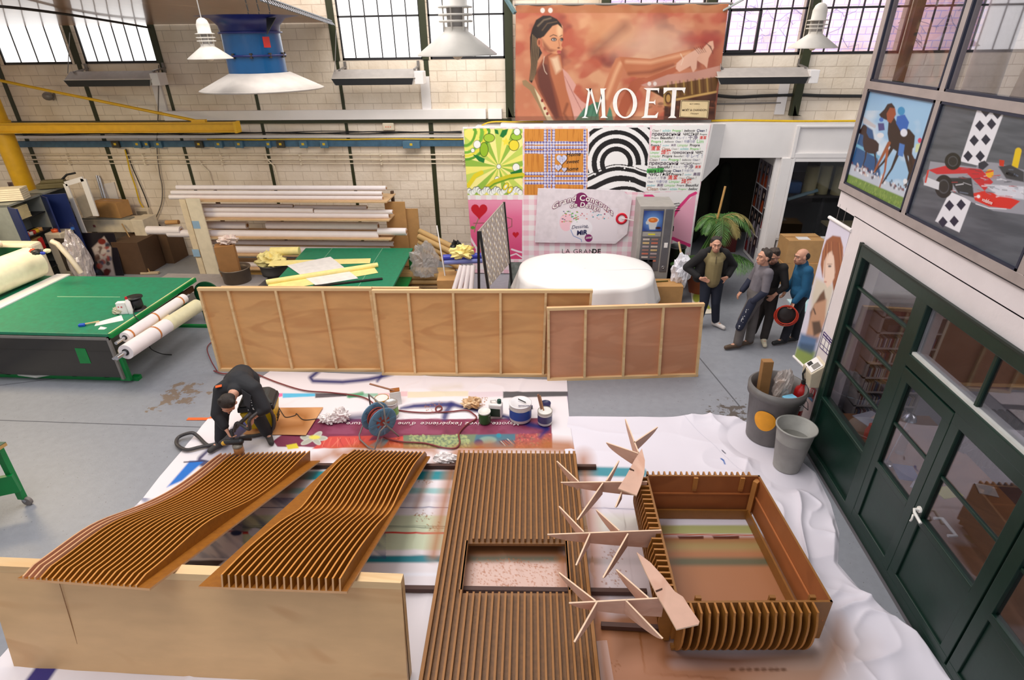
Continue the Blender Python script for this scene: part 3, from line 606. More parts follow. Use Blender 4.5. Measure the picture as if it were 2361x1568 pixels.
# ---- tag-shaped sign hung on the mural
YT = YF-.06
out = [(1240, 435), (1446, 438), (1456, 450), (1460, 520), (1447, 545), (1420, 562), (1233, 559)]
out = [(1240, 434.5), (1435, 439), (1457, 459), (1446, 539), (1419, 562), (1233, 559)]
t = thing('tag_sign', 'large white tag-shaped sign with a red ring and purple lettering hung on the mural', 'sign', wy(1340, 560, YT))
mb = MB(); mb.prism([wy(*q, YT) for q in out], (0, .03, 0)); mb.build('board', mat('tag board', (226, 216, 222), .5), t)
A, B, C, D = [wy(*q, YT-.003) for q in ((1288, 480), (1425, 480), (1422, 558), (1284, 558))]
P, p = lay(A, B, C, D, 180, 110, (228, 219, 226))
p.ell(1305, 513, 15, 20, (240, 196, 206)); p.ell(1340, 525, 26, 20, (236, 232, 238)); 
rg = random.Random(2)
for i in range(44):
    x, y = 1296+rg.random()*36, 487+rg.random()*26; p.ell(x, y, rg.uniform(.8, 2.4), rg.uniform(.7, 1.6), rg.choice([(110, 180, 60), (90, 160, 120), (214, 80, 60), (120, 190, 90), (90, 90, 120)]), .7)
for i in range(26):
    x, y = 1332+rg.random()*76, 486+rg.random()*20; p.ell(x, y, rg.uniform(.8, 2), rg.uniform(.7, 1.8), rg.choice([(40, 150, 170), (214, 90, 60), (150, 30, 90), (230, 150, 150)]), .7)
p.stroke([(1316, 530), (1322, 544), (1340, 552), (1341, 558)], 1.4, (90, 130, 190)); p.ell(1357, 549, 9, 9, (128, 22, 100))
sheet('picture', P, p.c, PRINT, t)
PUR = mat('purple print', (126, 24, 92), .5)
mb = MB(); mb.prism([wy(1340+16*cos(a), 461+17*sin(a), YT-.004) for a in np.linspace(0, 2*pi, 24)[:-1]], (0, .003, 0)); mb.build('splash', PUR, t)
for mi, (bo, yy, m_) in enumerate(((.075, YT-.009, PUR), (.022, YT-.014, LW))):
    mb = MB(); tx(mb, 'Grand Concours', 1347, 463, 13, bo, 'C', 0, Y=yy, wx_=1.0, space=1.12, bend=-.62, rot=.1); tx(mb, 'de Design', 1349, 478, 11, bo, 'C', 0, Y=yy, wx_=.98, space=1.12, bend=-.5, rot=.12); mb.build('lettering', m_, t)
NAVY = mat('navy print', (30, 34, 84), .5)
mb = MB(); tx(mb, 'Dessine', 1318, 528, 8, -.005, 'L', .35, Y=YT-.01, rot=-.12); tx(mb, '-moi', 1346, 526, 4, 0, 'L', .3, Y=YT-.01); tx(mb, 'MiR', 1330, 542, 10, .04, 'L', .15, Y=YT-.01, rot=-.1); mb.build('lettering', NAVY, t)
mb = MB(); tx(mb, '2008', 1350, 551, 4.6, .01, 'L', .3, Y=YT-.01, rot=-.1); mb.build('lettering', LW, t)
rgc = wy(1433, 504, YT); mb = MB(); mb.lathe([(.125, 0), (.125, .012), (.075, .012), (.075, 0)], (rgc.x, YT, rgc.z), 28, axis=Matrix.Rotation(pi/2, 3, 'X'), cap=False); mb.build('ring', mat('red ring', (206, 16, 44), .4), t)
MB().tube([wy(1433, 503, YT-.02), wy(1445, 505, YT-.03), wy(1462, 509, YT-.01)], .008, 6).build('string', LW, t)
# ---- champagne banner
YC = 12.72
t = thing('advertising_banner', 'large printed fabric banner with a seated woman and MOËT lettering hung above the mural', 'banner', wy(1420, 278, YC))
A, B, C, D = wy(1189, 12, YC), wy(1680, 9, YC), wy(1648, 276, YC), wy(1188, 278, YC)
P, p = lay(A, B, C, D, 520, 300, (206, 136, 104)); q = p.p
n = vnoise(q*np.array([1, 1.3]), .017, 5); n2 = vnoise(q@np.array([[.8, .6], [-.5, 1.2]]), .02, 9)
p.put(np.clip((n-.5)*4, 0, .75), (228, 178, 140)); p.put(np.clip((n2-.55)*5, 0, .7), (190, 92, 72)); p.put(np.clip((.36-n)*5, 0, .8), (140, 74, 66))
p.ell(1500, 100, 90, 45, (226, 190, 166), 60, .7); p.ell(1400, 70, 60, 40, (222, 166, 122), 50, .6); p.stroke([(1440, 60), (1400, 95), (1370, 120)], 20, (140, 90, 80), 22, .6); p.ell(1620, 90, 50, 16, (200, 90, 76), 22, .6)
p.rect(1189, 9, 1680, 30, (176, 116, 66), 2, .55)
p.stroke([(1640, 110), (1640, 150)], 40, (150, 60, 50), 30, .6)
# chair, hair, body
p.poly([(1204, 186), (1212, 184), (1232, 200), (1248, 230), (1262, 262), (1277, 278), (1258, 278), (1240, 240), (1222, 208), (1206, 196)], (168, 140, 104)); p.poly([(1232, 203), (1246, 224), (1262, 256), (1276, 278), (1262, 278), (1250, 250), (1238, 220)], (232, 216, 180))
for x, y in ((1250, 232), (1256, 250), (1262, 262)): p.ell(x, y, 3, 4, (150, 60, 50))
p.poly([(1232, 180), (1238, 160), (1250, 138), (1262, 126), (1272, 122), (1292, 126), (1297, 150), (1308, 200), (1320, 240), (1324, 278), (1284, 278), (1262, 244), (1240, 205)], (158, 92, 66), 2)
p.poly([(1238, 165), (1252, 145), (1262, 150), (1276, 210), (1290, 270), (1280, 278), (1262, 240), (1242, 200)], (112, 62, 52), 6, .9)
p.poly([(1264, 130), (1276, 122), (1292, 128), (1300, 170), (1312, 220), (1322, 278), (1300, 278), (1288, 230), (1270, 170)], (196, 124, 88), 3); p.poly([(1270, 135), (1286, 130), (1294, 160), (1282, 170)], (240, 208, 176), 8, .9); p.stroke([(1308, 240), (1300, 262), (1310, 278)], 6, (120, 66, 48), 5, .6)
p.poly([(1297, 158), (1310, 170), (1328, 196), (1322, 212), (1340, 232), (1352, 240), (1340, 262), (1326, 278), (1316, 240), (1306, 206)], (224, 172, 160), 2)
for i in range(8): p.stroke([(1302+i*5, 176+i*10), (1316+i*4, 206+i*8)], 1.2, (180, 120, 112), 1, .8)
p.poly([(1326, 278), (1346, 250), (1372, 235), (1402, 238), (1410, 256), (1414, 278)], (92, 142, 116), 2)
for i in range(6): p.stroke([(1340+i*11, 276), (1352+i*9, 246)], 1.6, (56, 104, 84), 2, .8)
p.poly([(1248, 70), (1252, 60), (1262, 58), (1290, 52), (1297, 60), (1298, 78), (1297, 95), (1294, 104), (1297, 110), (1292, 121), (1284, 125), (1262, 120), (1250, 105)], (222, 160, 120), 1.5)
p.poly([(1250, 90), (1256, 98), (1268, 112), (1282, 116), (1270, 122), (1254, 116)], (150, 84, 62), 6, .8); p.ell(1290, 70, 6, 14, (244, 206, 166), 8, .8)
p.poly([(1227, 66), (1236, 46), (1252, 36), (1268, 36), (1284, 44), (1294, 56), (1297, 66), (1286, 56), (1274, 60), (1262, 74), (1254, 84), (1246, 88), (1244, 110), (1250, 122), (1240, 140), (1236, 170), (1226, 192), (1220, 186), (1224, 150), (1222, 110), (1222, 86)], (52, 38, 32), 1.5)
for i in range(5): p.stroke([(1228+i*3, 80+i*3), (1226+i*4, 120), (1224+i*3, 160), (1222+i*2, 185)], 1.6, (176, 146, 110), 1.6, .7)
p.stroke([(1240, 60), (1254, 46), (1270, 42)], 3, (170, 146, 120), 3, .6); p.stroke([(1250, 70), (1262, 54), (1284, 50)], 2, (150, 120, 90), 2, .6)
p.ell(1243, 98, 5, 10, (204, 132, 98)); p.ell(1243, 98, 2.4, 6, (150, 80, 60), 2)
for x, w_ in ((1277, 6.5), (1295, 4)): p.ell(x, 91, w_, 4.2, (60, 36, 34), 2); p.ell(x, 91.5, w_*.6, 2.2, (236, 226, 220), 1); p.ell(x+.4, 91.3, 1.9, 2.1, (24, 22, 28), .8)
p.stroke([(1268, 84), (1276, 80), (1284, 83)], 1.6, (60, 36, 30), 1); p.stroke([(1291, 84), (1296, 81)], 1.4, (60, 36, 30), 1); p.stroke([(1288, 92), (1290, 104), (1288, 110)], 1.6, (176, 104, 78), 2, .7); p.ell(1288, 110.5, 3.2, 1.4, (110, 56, 46), 1.4)
p.ell(1289, 118, 5, 2.2, (196, 96, 90), 1); p.ell(1289, 121.5, 4.4, 2, (206, 110, 102), 1); p.stroke([(1284, 119.8), (1294, 119.6)], .8, (110, 40, 40), .8)
p.stroke([(1255, 130), (1252, 148), (1256, 164), (1261, 171)], 1.2, (240, 216, 196), .8)
# legs and shoes
p.poly([(1415, 278), (1432, 230), (1455, 190), (1475, 178), (1492, 180), (1466, 216), (1445, 262), (1438, 278)], (184, 104, 74), 2)
p.poly([(1380, 262), (1390, 210), (1408, 160), (1420, 134), (1432, 131), (1444, 140), (1440, 156), (1424, 200), (1404, 250), (1396, 278), (1382, 278)], (206, 136, 100), 2); p.stroke([(1398, 226), (1418, 172), (1430, 146)], 7, (240, 190, 150), 8, .8)
p.poly([(1428, 131), (1462, 133), (1500, 136), (1540, 126), (1572, 118), (1600, 112), (1606, 124), (1580, 140), (1552, 152), (1510, 172), (1478, 180), (1450, 176), (1440, 160)], (200, 128, 92), 2); p.stroke([(1445, 142), (1500, 144), (1550, 132), (1590, 122)], 7, (238, 186, 148), 8, .8); p.stroke([(1450, 170), (1500, 166), (1552, 150)], 6, (136, 72, 54), 8, .7)
p.poly([(1480, 184), (1530, 164), (1562, 152), (1566, 162), (1540, 176), (1496, 192)], (190, 112, 80), 2)
p.poly([(1560, 146), (1580, 128), (1612, 110), (1622, 118), (1608, 134), (1606, 158), (1598, 168), (1592, 152), (1566, 166), (1558, 158)], (232, 186, 164), 1.5); p.poly([(1606, 138), (1622, 110), (1636, 96), (1644, 94), (1646, 110), (1634, 134), (1630, 158), (1624, 150), (1614, 144)], (228, 180, 156), 1.5)
for i in range(5): p.stroke([(1600+i*5, 110-i), (1612+i*4, 124-i)], 1.2, (110, 60, 50), 1, .8); p.stroke([(1626+i*3, 98+i*2), (1640+i, 108+i*4)], 1.2, (110, 60, 50), 1, .8)
p.stroke([(1569, 124), (1575, 136), (1570, 150)], 1.4, (240, 214, 190), 1)
# marble table with gilt
p.poly([(1478, 196), (1540, 172), (1600, 166), (1664, 150), (1658, 176), (1560, 200), (1500, 206)], (206, 156, 140), 2); p.poly([(1490, 204), (1658, 176), (1650, 212), (1560, 228), (1532, 226), (1500, 210)], (120, 84, 44), 2)
for i in range(12): p.stroke([(1540+i*9, 190-i), (1542+i*9, 222-i)], 3, ((206, 170, 100), (90, 50, 20))[i % 2], 3, .7)
p.stroke([(1558, 230), (1600, 222), (1650, 212)], 5, (214, 176, 110), 2); p.poly([(1498, 205), (1535, 205), (1530, 278), (1545, 278), (1648, 276), (1652, 214), (1560, 232), (1540, 232)], (70, 40, 24), 3, .9)
p.poly([(1530, 210), (1552, 208), (1550, 246), (1530, 244)], (196, 160, 100), 1); p.ell(1541, 227, 8, 14, (90, 56, 30), 1.5); p.ell(1541, 227, 5, 9, (200, 160, 96), 2)
for i in range(40):
    x, y = rng2.uniform(1490, 1650), rng2.uniform(230, 274); p.ell(x, y, rng2.uniform(2, 7), rng2.uniform(1, 4), rng2.choice([(150, 90, 60), (60, 30, 20), (180, 110, 80)]), 3, .5)
p.rect(1188, 268, 1650, 279, (110, 70, 56), 2, .45)
for x, y, r in ((1251, 24, 5.2), (1269, 24, 5.2), (1497, 193, 4.2), (1510, 193, 4.2)): p.ell(x, y, r, r*1.15, (240, 224, 216))
p.c = p.c**1.12*.80
sheet('fabric', P+np.array([0, -.012, 0])*np.sin(np.linspace(0, 40, 520))[None, :, None], p.c, PRINT, t, thick=.006, blur=1)
mb = MB(); e = .004
def L_(pts): mb.prism([wy(*q_, YC-.024) for q_ in pts], (0, .003, 0))
# M
L_([(1350, 204), (1364, 204), (1362, 208), (1353, 262), (1350, 269), (1357, 272), (1341, 272), (1347, 268), (1356, 210)]); L_([(1358, 204), (1364, 204), (1377, 256), (1386, 216), (1388, 226), (1376, 264)])
L_([(1384, 204), (1398, 204), (1394, 208), (1396, 268), (1402, 272), (1384, 272), (1388, 267), (1385, 215)])
def ring(cx, cy, a, b, a2, b2):
    N_ = 28; o_ = [wy(cx+a*cos(2*pi*i/N_), cy+b*sin(2*pi*i/N_), YC-.024) for i in range(N_)]; i_ = [wy(cx+a2*cos(2*pi*i/N_), cy+b2*sin(2*pi*i/N_), YC-.024) for i in range(N_)]
    mb.add(o_+i_, [(k_, k_+N_, (k_+1) % N_+N_, (k_+1) % N_) for k_ in range(N_)])
ring(1441, 238, 28, 35, 18.5, 31.5)
L_([(1484, 203), (1520, 203), (1519, 215), (1516, 208), (1500, 208), (1497, 234), (1508, 234), (1511, 229), (1511, 242), (1507, 238), (1496, 238), (1493, 266), (1510, 266), (1518, 258), (1515, 272), (1478, 272), (1485, 267), (1491, 208)])
L_([(1530, 202), (1581, 202), (1578, 216), (1573, 208), (1560, 208), (1555, 267), (1560, 272), (1540, 272), (1546, 267), (1550, 208), (1539, 209), (1530, 217)])
mb.build('lettering', LW, t)
lab = [(1570, 231), (1636, 232), (1632, 273), (1566, 270)]
mb = MB(); mb.prism([wy(*q_, YC-.022) for q_ in lab], (0, .003, 0)); mb.build('label', mat('pale label', (212, 190, 146), .6), t)
mb = MB()
for i in range(4): mb.bar(wy(*[(lab[i][j]*.94+.06*(1601, 251)[j]) for j in (0, 1)], YC-.026), wy(*[(lab[(i+1) % 4][j]*.94+.06*(1601, 251)[j]) for j in (0, 1)], YC-.026), .006, .006)
tx(mb, 'BRUT IMPERIAL', 1602, 241, 2.6, 0, 'C', Y=YC-.027); tx(mb, 'MOËT & CHANDON', 1601, 256, 4.6, .01, 'C', Y=YC-.027); tx(mb, 'Champagne', 1601, 263, 3, 0, 'C', .3, Y=YC-.027)
mb.build('lettering', mat('brown print', (60, 44, 24), .6), t)
MB().tube([wy(1186, 11, YC+.01), wy(1690, 8, YC+.01)], .02, 8).build('top_rail', GREY, t)
tag(MB().bar(wy(1668, 24, YC), wy(1722, -6, YC-.4), .035, .03).build('awning_arm', mat('pale metal', (186, 200, 200), .4, .4)), 'pale metal arm holding the right end of the banner', 'arm')
tag(MB().bar(wy(1166, -4, 12.9), wy(1187, 30, 12.7), .06, .06).build('bracket_arm', mat('teal steel', (90, 120, 126), .5)), 'blue-grey steel arm holding the left end of the banner', 'arm')
# ---- posters in the aluminium glazing (X = XR)
def xq(x, y): return wx(x, y, XR-.03)
XPp = XR-.024
def wxl(y0, y1, z0, z1, nx, ny, base):
    P = plane_grid((XPp, y1, z1), (XPp, y0, z1), (XPp, y0, z0), (XPp, y1, z0), nx, ny); return P, Paint(proj(P.reshape(-1, 3)), base)
t = thing('horse_race_poster', 'poster of racing horses and a jockey in blue under a blue sky', 'poster', (XPp, 6.3, 3.36))
P, p = wxl(5.72, 6.93, 3.27, 4.24, 190, 200, (150, 190, 222)); q = p.p
n = vnoise(q, .02, 4); p.put(np.clip((n-.5)*4, 0, .8)*(q[:, 1] > 255), (214, 222, 230)); p.put(np.clip((250-q[:, 1])/60, 0, .6), (120, 170, 215))
p.poly([(1960, 380), (1990, 285), (2012, 300), (2030, 400), (2020, 450), (1950, 420)], (30, 80, 130), 3); p.stroke([(1975, 335), (2025, 362)], 7, (110, 170, 200), 2)
p.poly([(1990, 268), (2020, 290), (2018, 296), (1990, 284)], (190, 186, 190), 1)
p.poly([(1960, 376), (2110, 450), (2100, 480), (1950, 420)], (190, 196, 206), 3, .9)
rg = random.Random(8)
for i in range(90): x = 1962+rg.random()*140; p.ell(x, 380+(x-1962)*.45+rg.uniform(-9, 9), 1.6, 3.5, rg.choice([(40, 40, 60), (210, 190, 180), (120, 60, 60), (230, 230, 235)]), 1.2, .8)
p.poly([(1948, 398), (2100, 462), (2092, 488), (1945, 425)], (110, 140, 60), 3)
for i in range(160): x = 1950+rg.random()*140; y = 405+(x-1950)*.44+rg.uniform(0, 30); p.stroke([(x, y), (x+2, y-4)], 1, rg.choice([(160, 180, 90), (80, 110, 40), (140, 160, 70)]), .8, .8)
def horse(o, s, c, legs):
    f = lambda a: [(o[0]+x*s, o[1]+y*s) for x, y in a]
    p.poly(f([(-14, -36), (-8, -46), (0, -48), (6, -40), (4, -22), (12, -6), (34, 2), (44, 14), (42, 36), (28, 46), (10, 44), (-4, 34), (-8, 10), (-6, -14), (-20, -20), (-24, -26)]), c, 1.5)
    for l in legs: p.stroke(f(l), [7*s, 4*s, 2.6*s][:len(l)], c, 1)
horse((1995, 322), .72, (46, 24, 20), ([(4, 30), (0, 60), (-8, 84)], [(30, 40), (34, 70), (30, 96)])); horse((2100, 370), .7, (62, 34, 28), ([(4, 30), (-6, 62), (-22, 84)], [(30, 40), (24, 70), (10, 98)]))
horse((2056, 296), 1.22, (40, 22, 18), ([(2, 34), (-14, 62), (-34, 84)], [(14, 42), (0, 76), (-18, 104)], [(32, 40), (38, 72), (30, 102)], [(24, 40), (34, 84), (26, 112)]))
p.poly([(2044, 262), (2052, 248), (2064, 250), (2066, 264), (2054, 284), (2046, 280)], (150, 74, 44), 1.5); p.stroke([(2050, 330), (2024, 380), (2016, 396)], [8, 5, 3], (150, 80, 40), 1.5); p.stroke([(2046, 345), (2040, 395), (2028, 432)], [6, 4, 3], (160, 84, 44), 1.5)
p.ell(2078, 256, 8.5, 10, (50, 140, 190)); p.poly([(2068, 268), (2086, 264), (2096, 282), (2090, 304), (2076, 302), (2066, 284)], (36, 96, 180), 1.2); p.ell(2084, 306, 8, 9, (220, 222, 232)); p.poly([(2074, 330), (2086, 334), (2082, 362), (2070, 358)], (70, 120, 190), 1.2)
p.ell(2032, 276, 5, 5, (60, 110, 190)); p.poly([(2024, 284), (2038, 284), (2040, 300), (2026, 302)], (70, 70, 130), 1); p.ell(2030, 312, 8, 6, (220, 220, 225)); p.ell(2121, 324, 5, 6, (206, 60, 90)); p.ell(2141, 325, 6, 6, (200, 40, 60)); p.poly([(2112, 332), (2126, 330), (2126, 348), (2110, 352)], (200, 210, 160), 1); p.ell(2087, 418, 5, 6, (226, 226, 230))
sheet('print', P, p.c, GLOSSP, t, thick=.008, blur=1)
t = thing('racing_car_poster', 'poster of a red and silver racing car crossing a chequered line', 'poster', (XPp, 4.9, 3.36))
P, p = wxl(4.14, 5.60, 3.27, 4.24, 300, 260, (84, 88, 96)); q = p.p
n = vnoise(q@np.array([[.98, -.15], [.15, 1]])*np.array([.2, 1]), .08, 4); p.put(np.clip((n-.45)*2, 0, .5), (104, 108, 116)); p.put(np.clip((.45-n)*2, 0, .5), (60, 66, 74))
p.poly([(2256, 244), (2318, 252), (2268, 385), (2214, 372)], (226, 224, 230), 2); p.poly([(2190, 442), (2240, 462), (2212, 536), (2156, 510)], (226, 224, 230), 2)
for cx_, cy_ in ((2273, 257), (2300, 262), (2259, 290), (2286, 286), (2246, 324), (2273, 322), (2232, 360), (2260, 360), (2189, 474), (2216, 472), (2174, 512), (2200, 510)): p.poly([(cx_, cy_-13), (cx_+11, cy_), (cx_, cy_+13), (cx_-11, cy_)], (28, 32, 56), 1.5)
p.stroke([(2348, 348), (2340, 384)], 15, (226, 190, 30), 2)
# the car: wheels, wings, sidepod, cockpit
p.poly([(2145, 372), (2176, 376), (2250, 386), (2262, 372), (2300, 376), (2361, 392), (2400, 430), (2400, 500), (2290, 486), (2240, 466), (2200, 440), (2160, 430), (2130, 428), (2128, 410), (2140, 396)], (150, 150, 160), 2)
p.poly([(2140, 392), (2180, 382), (2262, 390), (2290, 420), (2270, 440), (2230, 400), (2160, 402)], (196, 40, 50), 2); p.poly([(2242, 446), (2270, 440), (2330, 456), (2352, 464), (2330, 482), (2280, 476), (2248, 462)], (210, 44, 36), 2); p.poly([(2180, 410), (2240, 410), (2246, 456), (2210, 446), (2196, 424)], (40, 44, 50), 3)
p.poly([(2270, 425), (2361, 430), (2361, 460), (2300, 452)], (206, 206, 216), 4); p.poly([(2302, 384), (2330, 380), (2361, 396), (2361, 420), (2320, 412)], (60, 62, 68), 3)
for x, y, a, b in ((2197, 372, 19, 20), (2176, 430, 21, 27)): p.ell(x, y, a, b, (24, 24, 28), 2); p.ell(x, y, a*.6, b*.62, (70, 72, 78), 1.5); p.ell(x, y, a*.5, b*.5, (34, 34, 38), 1.5)
p.poly([(2136, 408), (2166, 420), (2164, 438), (2130, 426)], (210, 210, 216), 1.5); p.stroke([(2140, 394), (2134, 420)], 4, (206, 60, 50), 1.5); p.ell(2282, 400, 9, 10, (232, 170, 40), 1.5); p.stroke([(2273, 398), (2290, 394)], 3, (226, 60, 40), 1); p.poly([(2256, 376), (2270, 370), (2280, 380), (2266, 392), (2256, 388)], (40, 44, 60), 2)
p.poly([(2304, 368), (2316, 370), (2314, 384), (2304, 382)], (196, 50, 30), 1.5); p.ell(2256, 453, 7, 7, (224, 60, 50), 1); p.ell(2256, 453, 4, 4, (236, 220, 220), 1); p.stroke([(2250, 470), (2280, 480), (2320, 482)], 2, (220, 220, 226), 1.5)
for i in range(60): x = 2190+rg.random()*170; y = 390+rg.random()*70; p.stroke([(x, y), (x+rg.uniform(5, 20), y+rg.uniform(-3, 6))], rg.uniform(1, 3), rg.choice([(230, 230, 236), (60, 62, 70), (190, 50, 50), (120, 130, 150)]), 1.5, .6)
sheet('print', P, p.c, GLOSSP, t, thick=.008)
mb = MB()
def txx(mb, s, x, y, h, bold, m=0, wx_=1):   # text on the X = XR plane, reading towards the camera
    o = wx(x, y, XPp-.006); zz = wx(x, y-h, XPp-.006).z-o.z; text(mb, s, o, (0, -1, 0), (0, 0, 1), zz/.7*1.05, bold, 'L', .1, m, wx_)
txx(mb, 'vodafone', 2263, 463, 9, .01, wx_=.8); mb.build('lettering', LW, t)
mb = MB(); txx(mb, 'Mobil 1', 2318, 402, 8, .02); mb.build('lettering', BLACK, t)
t = thing('snooker_poster', 'poster with a brown snooker ball on green cloth at the right edge', 'poster', (XPp, 3.5, 3.36))
P, p = wxl(2.56, 4.02, 3.27, 4.24, 60, 60, (20, 120, 70)); p.ell(2351, 562, 15, 17, (156, 70, 50), 2); p.ell(2347, 556, 4, 4, (226, 170, 150), 3); p.ell(2352, 586, 16, 6, (10, 60, 40), 4, .8)
sheet('print', P, p.c, GLOSSP, t, thick=.008)
# ---- hanging roll-up banner beyond the wall end
XB_ = XR-.0
t = thing('hanging_face_banner', 'tall hanging banner with a red-haired face over a green meadow at the wall corner', 'banner', (XR, 7.0, .5))
A, B, C, D = wx(1914, 502, XR), wx(1962, 531, XR), wx(1868, 858, XR), wx(1831, 823, XR)
P, p = lay(A, B, C, D, 90, 320, (222, 216, 232)); q = p.p
p.poly([(1880, 640), (1925, 660), (1905, 740), (1870, 720), (1870, 680)], (214, 200, 170), 12, .8)
p.poly([(1905, 554), (1920, 543), (1938, 546), (1944, 570), (1942, 620), (1932, 650), (1922, 672), (1918, 640), (1914, 610), (1912, 590), (1900, 610), (1896, 640), (1892, 610), (1896, 580)], (156, 92, 56), 2)
p.poly([(1908, 585), (1918, 578), (1924, 600), (1926, 628), (1918, 650), (1908, 664), (1900, 650), (1898, 624), (1900, 602)], (238, 206, 186), 2)
for i in range(14): x = 1902+i*3; p.stroke([(x, 556+abs(i-7)), (x+1-(7-i)*.6, 600), (x+2-(7-i), 640)], 1.4, rg.choice([(110, 56, 34), (196, 130, 84), (140, 76, 46)]), 1, .7)
p.poly([(1906, 600), (1913, 582), (1922, 590), (1924, 640), (1914, 660), (1903, 640)], (238, 206, 186), 3); p.ell(1913, 614, 4, 2.2, (70, 60, 70), 1); p.ell(1913, 614, 1.6, 1.8, (30, 30, 40), .8); p.stroke([(1908, 609), (1918, 609)], 1.3, (120, 70, 50), 1); p.ell(1903, 650, 3.5, 1.5, (190, 110, 100), 1)
p.poly([(1890, 680), (1900, 668), (1904, 690), (1886, 720), (1872, 760), (1864, 760), (1868, 720)], (110, 76, 56), 4); p.poly([(1878, 700), (1906, 690), (1902, 740), (1884, 790), (1856, 780), (1866, 740)], (196, 150, 120), 5); p.stroke([(1876, 712), (1880, 724)], 3, (70, 50, 44), 2); p.poly([(1872, 742), (1890, 740), (1896, 765), (1876, 775)], (96, 74, 60), 5)
p.poly([(1846, 768), (1886, 780), (1874, 830), (1836, 800)], (90, 120, 160), 10); p.poly([(1836, 800), (1880, 812), (1866, 862), (1828, 826)], (140, 160, 80), 10); p.poly([(1845, 790), (1878, 796), (1872, 818), (1842, 805)], (60, 84, 110), 8, .8)
sheet('fabric', P, p.c, PRINT, t, thick=.004, blur=3)
MB().tube([A+Vector((0, .02, 0)), B-Vector((0, .02, 0))], .022, 10).build('top_rail', WHITE, t); MB().tube([D+Vector((0, .02, 0)), C-Vector((0, .02, 0))], .018, 10).build('bottom_rail', WHITE, t)
for y in (.3, .6): s0 = A.lerp(B, y); MB().tube([s0, (s0.x, s0.y, 3.0)], .003, 5).build('hanging_cord', GREY, t)
# planner sheet, sensor, extinguisher sign on the wall strip
t = thing('wall_calendar', 'small printed year calendar with a purple border on the white wall strip', 'calendar', wx(1903, 820, XR))
q4 = [wx(*a, XR-.004) for a in ((1900, 765), (1922, 790), (1913, 822), (1890, 800))]
MB().prism(q4, (.003, 0, 0)).build('sheet', LW, t)
mb = MB()
for a, b in ((0, 1), (1, 2), (2, 3), (3, 0)): mb.bar(q4[a], q4[b], .01, .006, (1, 0, 0))
for f in (.33, .66): mb.bar(q4[0].lerp(q4[1], f), q4[3].lerp(q4[2], f), .006, .006, (1, 0, 0))
for f in (.15, .3, .75): mb.bar(q4[0].lerp(q4[3], f), q4[1].lerp(q4[2], f), .02 if f < .2 else .006, .006, (1, 0, 0))
mb.build('grid', mat('violet print', (70, 50, 110), .6), t)
t = thing('extinguisher_sign', 'small red and blue fire extinguisher sign on the wall strip', 'sign', wx(1870, 925, XR))
q4 = [wx(*a, XR-.004) for a in ((1872, 888), (1882, 900), (1873, 927), (1863, 916))]
MB().prism(q4, (.003, 0, 0)).build('plate', mat('red sign', (196, 30, 40), .4), t); r0 = [q4[3].lerp(q4[0], -.02), q4[2].lerp(q4[1], -.02), q4[2].lerp(q4[1], .22), q4[3].lerp(q4[0], .22)]
MB().prism([v-Vector((.002, 0, 0)) for v in r0], (.001, 0, 0)).build('blue_band', mat('blue sign', (40, 130, 190), .4), t)
c0 = sum(q4, Vector())/4; MB().box((c0.x-.004, c0.y-.035, c0.z-.02), (c0.x-.002, c0.y-.01, c0.z+.07)).box((c0.x-.004, c0.y+.0, c0.z+.05), (c0.x-.002, c0.y+.03, c0.z+.06)).box((c0.x-.004, c0.y+.025, c0.z-.02), (c0.x-.002, c0.y+.035, c0.z+.06)).build('symbol', LW, t)
# ---- photograph board at the passage
t = thing('portrait_board', 'tall white panel of model portrait photographs standing open in the dark passage doorway', 'display board', (4.78, 13.3, 0))
PX = 4.70
MB().box((PX, YO+.08, .02), (PX+.05, 13.95, 2.42)).build('panel', WHITE, t)
def port(y0, z0, w_, h_, seed):
    r = random.Random(seed); P = plane_grid((PX-.008, y0+w_, z0+h_), (PX-.008, y0, z0+h_), (PX-.008, y0, z0), (PX-.008, y0+w_, z0), 24, 40); V = P.reshape(-1, 3)
    uv = np.stack([(y0+w_-V[:, 1])/w_*100, (z0+h_-V[:, 2])/h_*160], 1); bg = r.choice([(40, 36, 40), (120, 112, 124), (60, 50, 56), (150, 140, 150)]); pt = Paint(uv, bg)
    cl = r.choice([(140, 40, 40), (60, 56, 70), (160, 70, 40), (170, 160, 170), (80, 60, 60)]); hx = 50+r.uniform(-12, 12)
    pt.ell(hx, 46, 24, 34, (36, 26, 26), 6); pt.poly([(hx-26, 80), (hx+26, 80), (hx+34, 160), (hx-32, 160)], cl, 8); pt.ell(hx, 46, 13, 19, (206, 176, 160), 5); pt.ell(hx-4, 42, 2, 1.5, (40, 30, 30), 1); pt.ell(hx+5, 42, 2, 1.5, (40, 30, 30), 1); pt.stroke([(hx-20, 60), (hx-26, 100)], 12, (40, 28, 28), 4)
    o = sheet('photograph', P, pt.c, GLOSSP, t)
sd = 0
for c_, (yy, ww_, hs) in enumerate(((YO+.12, .28, (.42, .46, .46, .44)), (YO+.43, .26, (.52, .52, .52, .52)), (YO+.71, .25, (.52, .52, .52, .52)), (YO+.98, .22, (.52, .52, .52, .52)))):
    z = 2.3
    for h_ in hs:
        z -= h_+.03
        port(yy, z, ww_, h_, sd); sd += 1
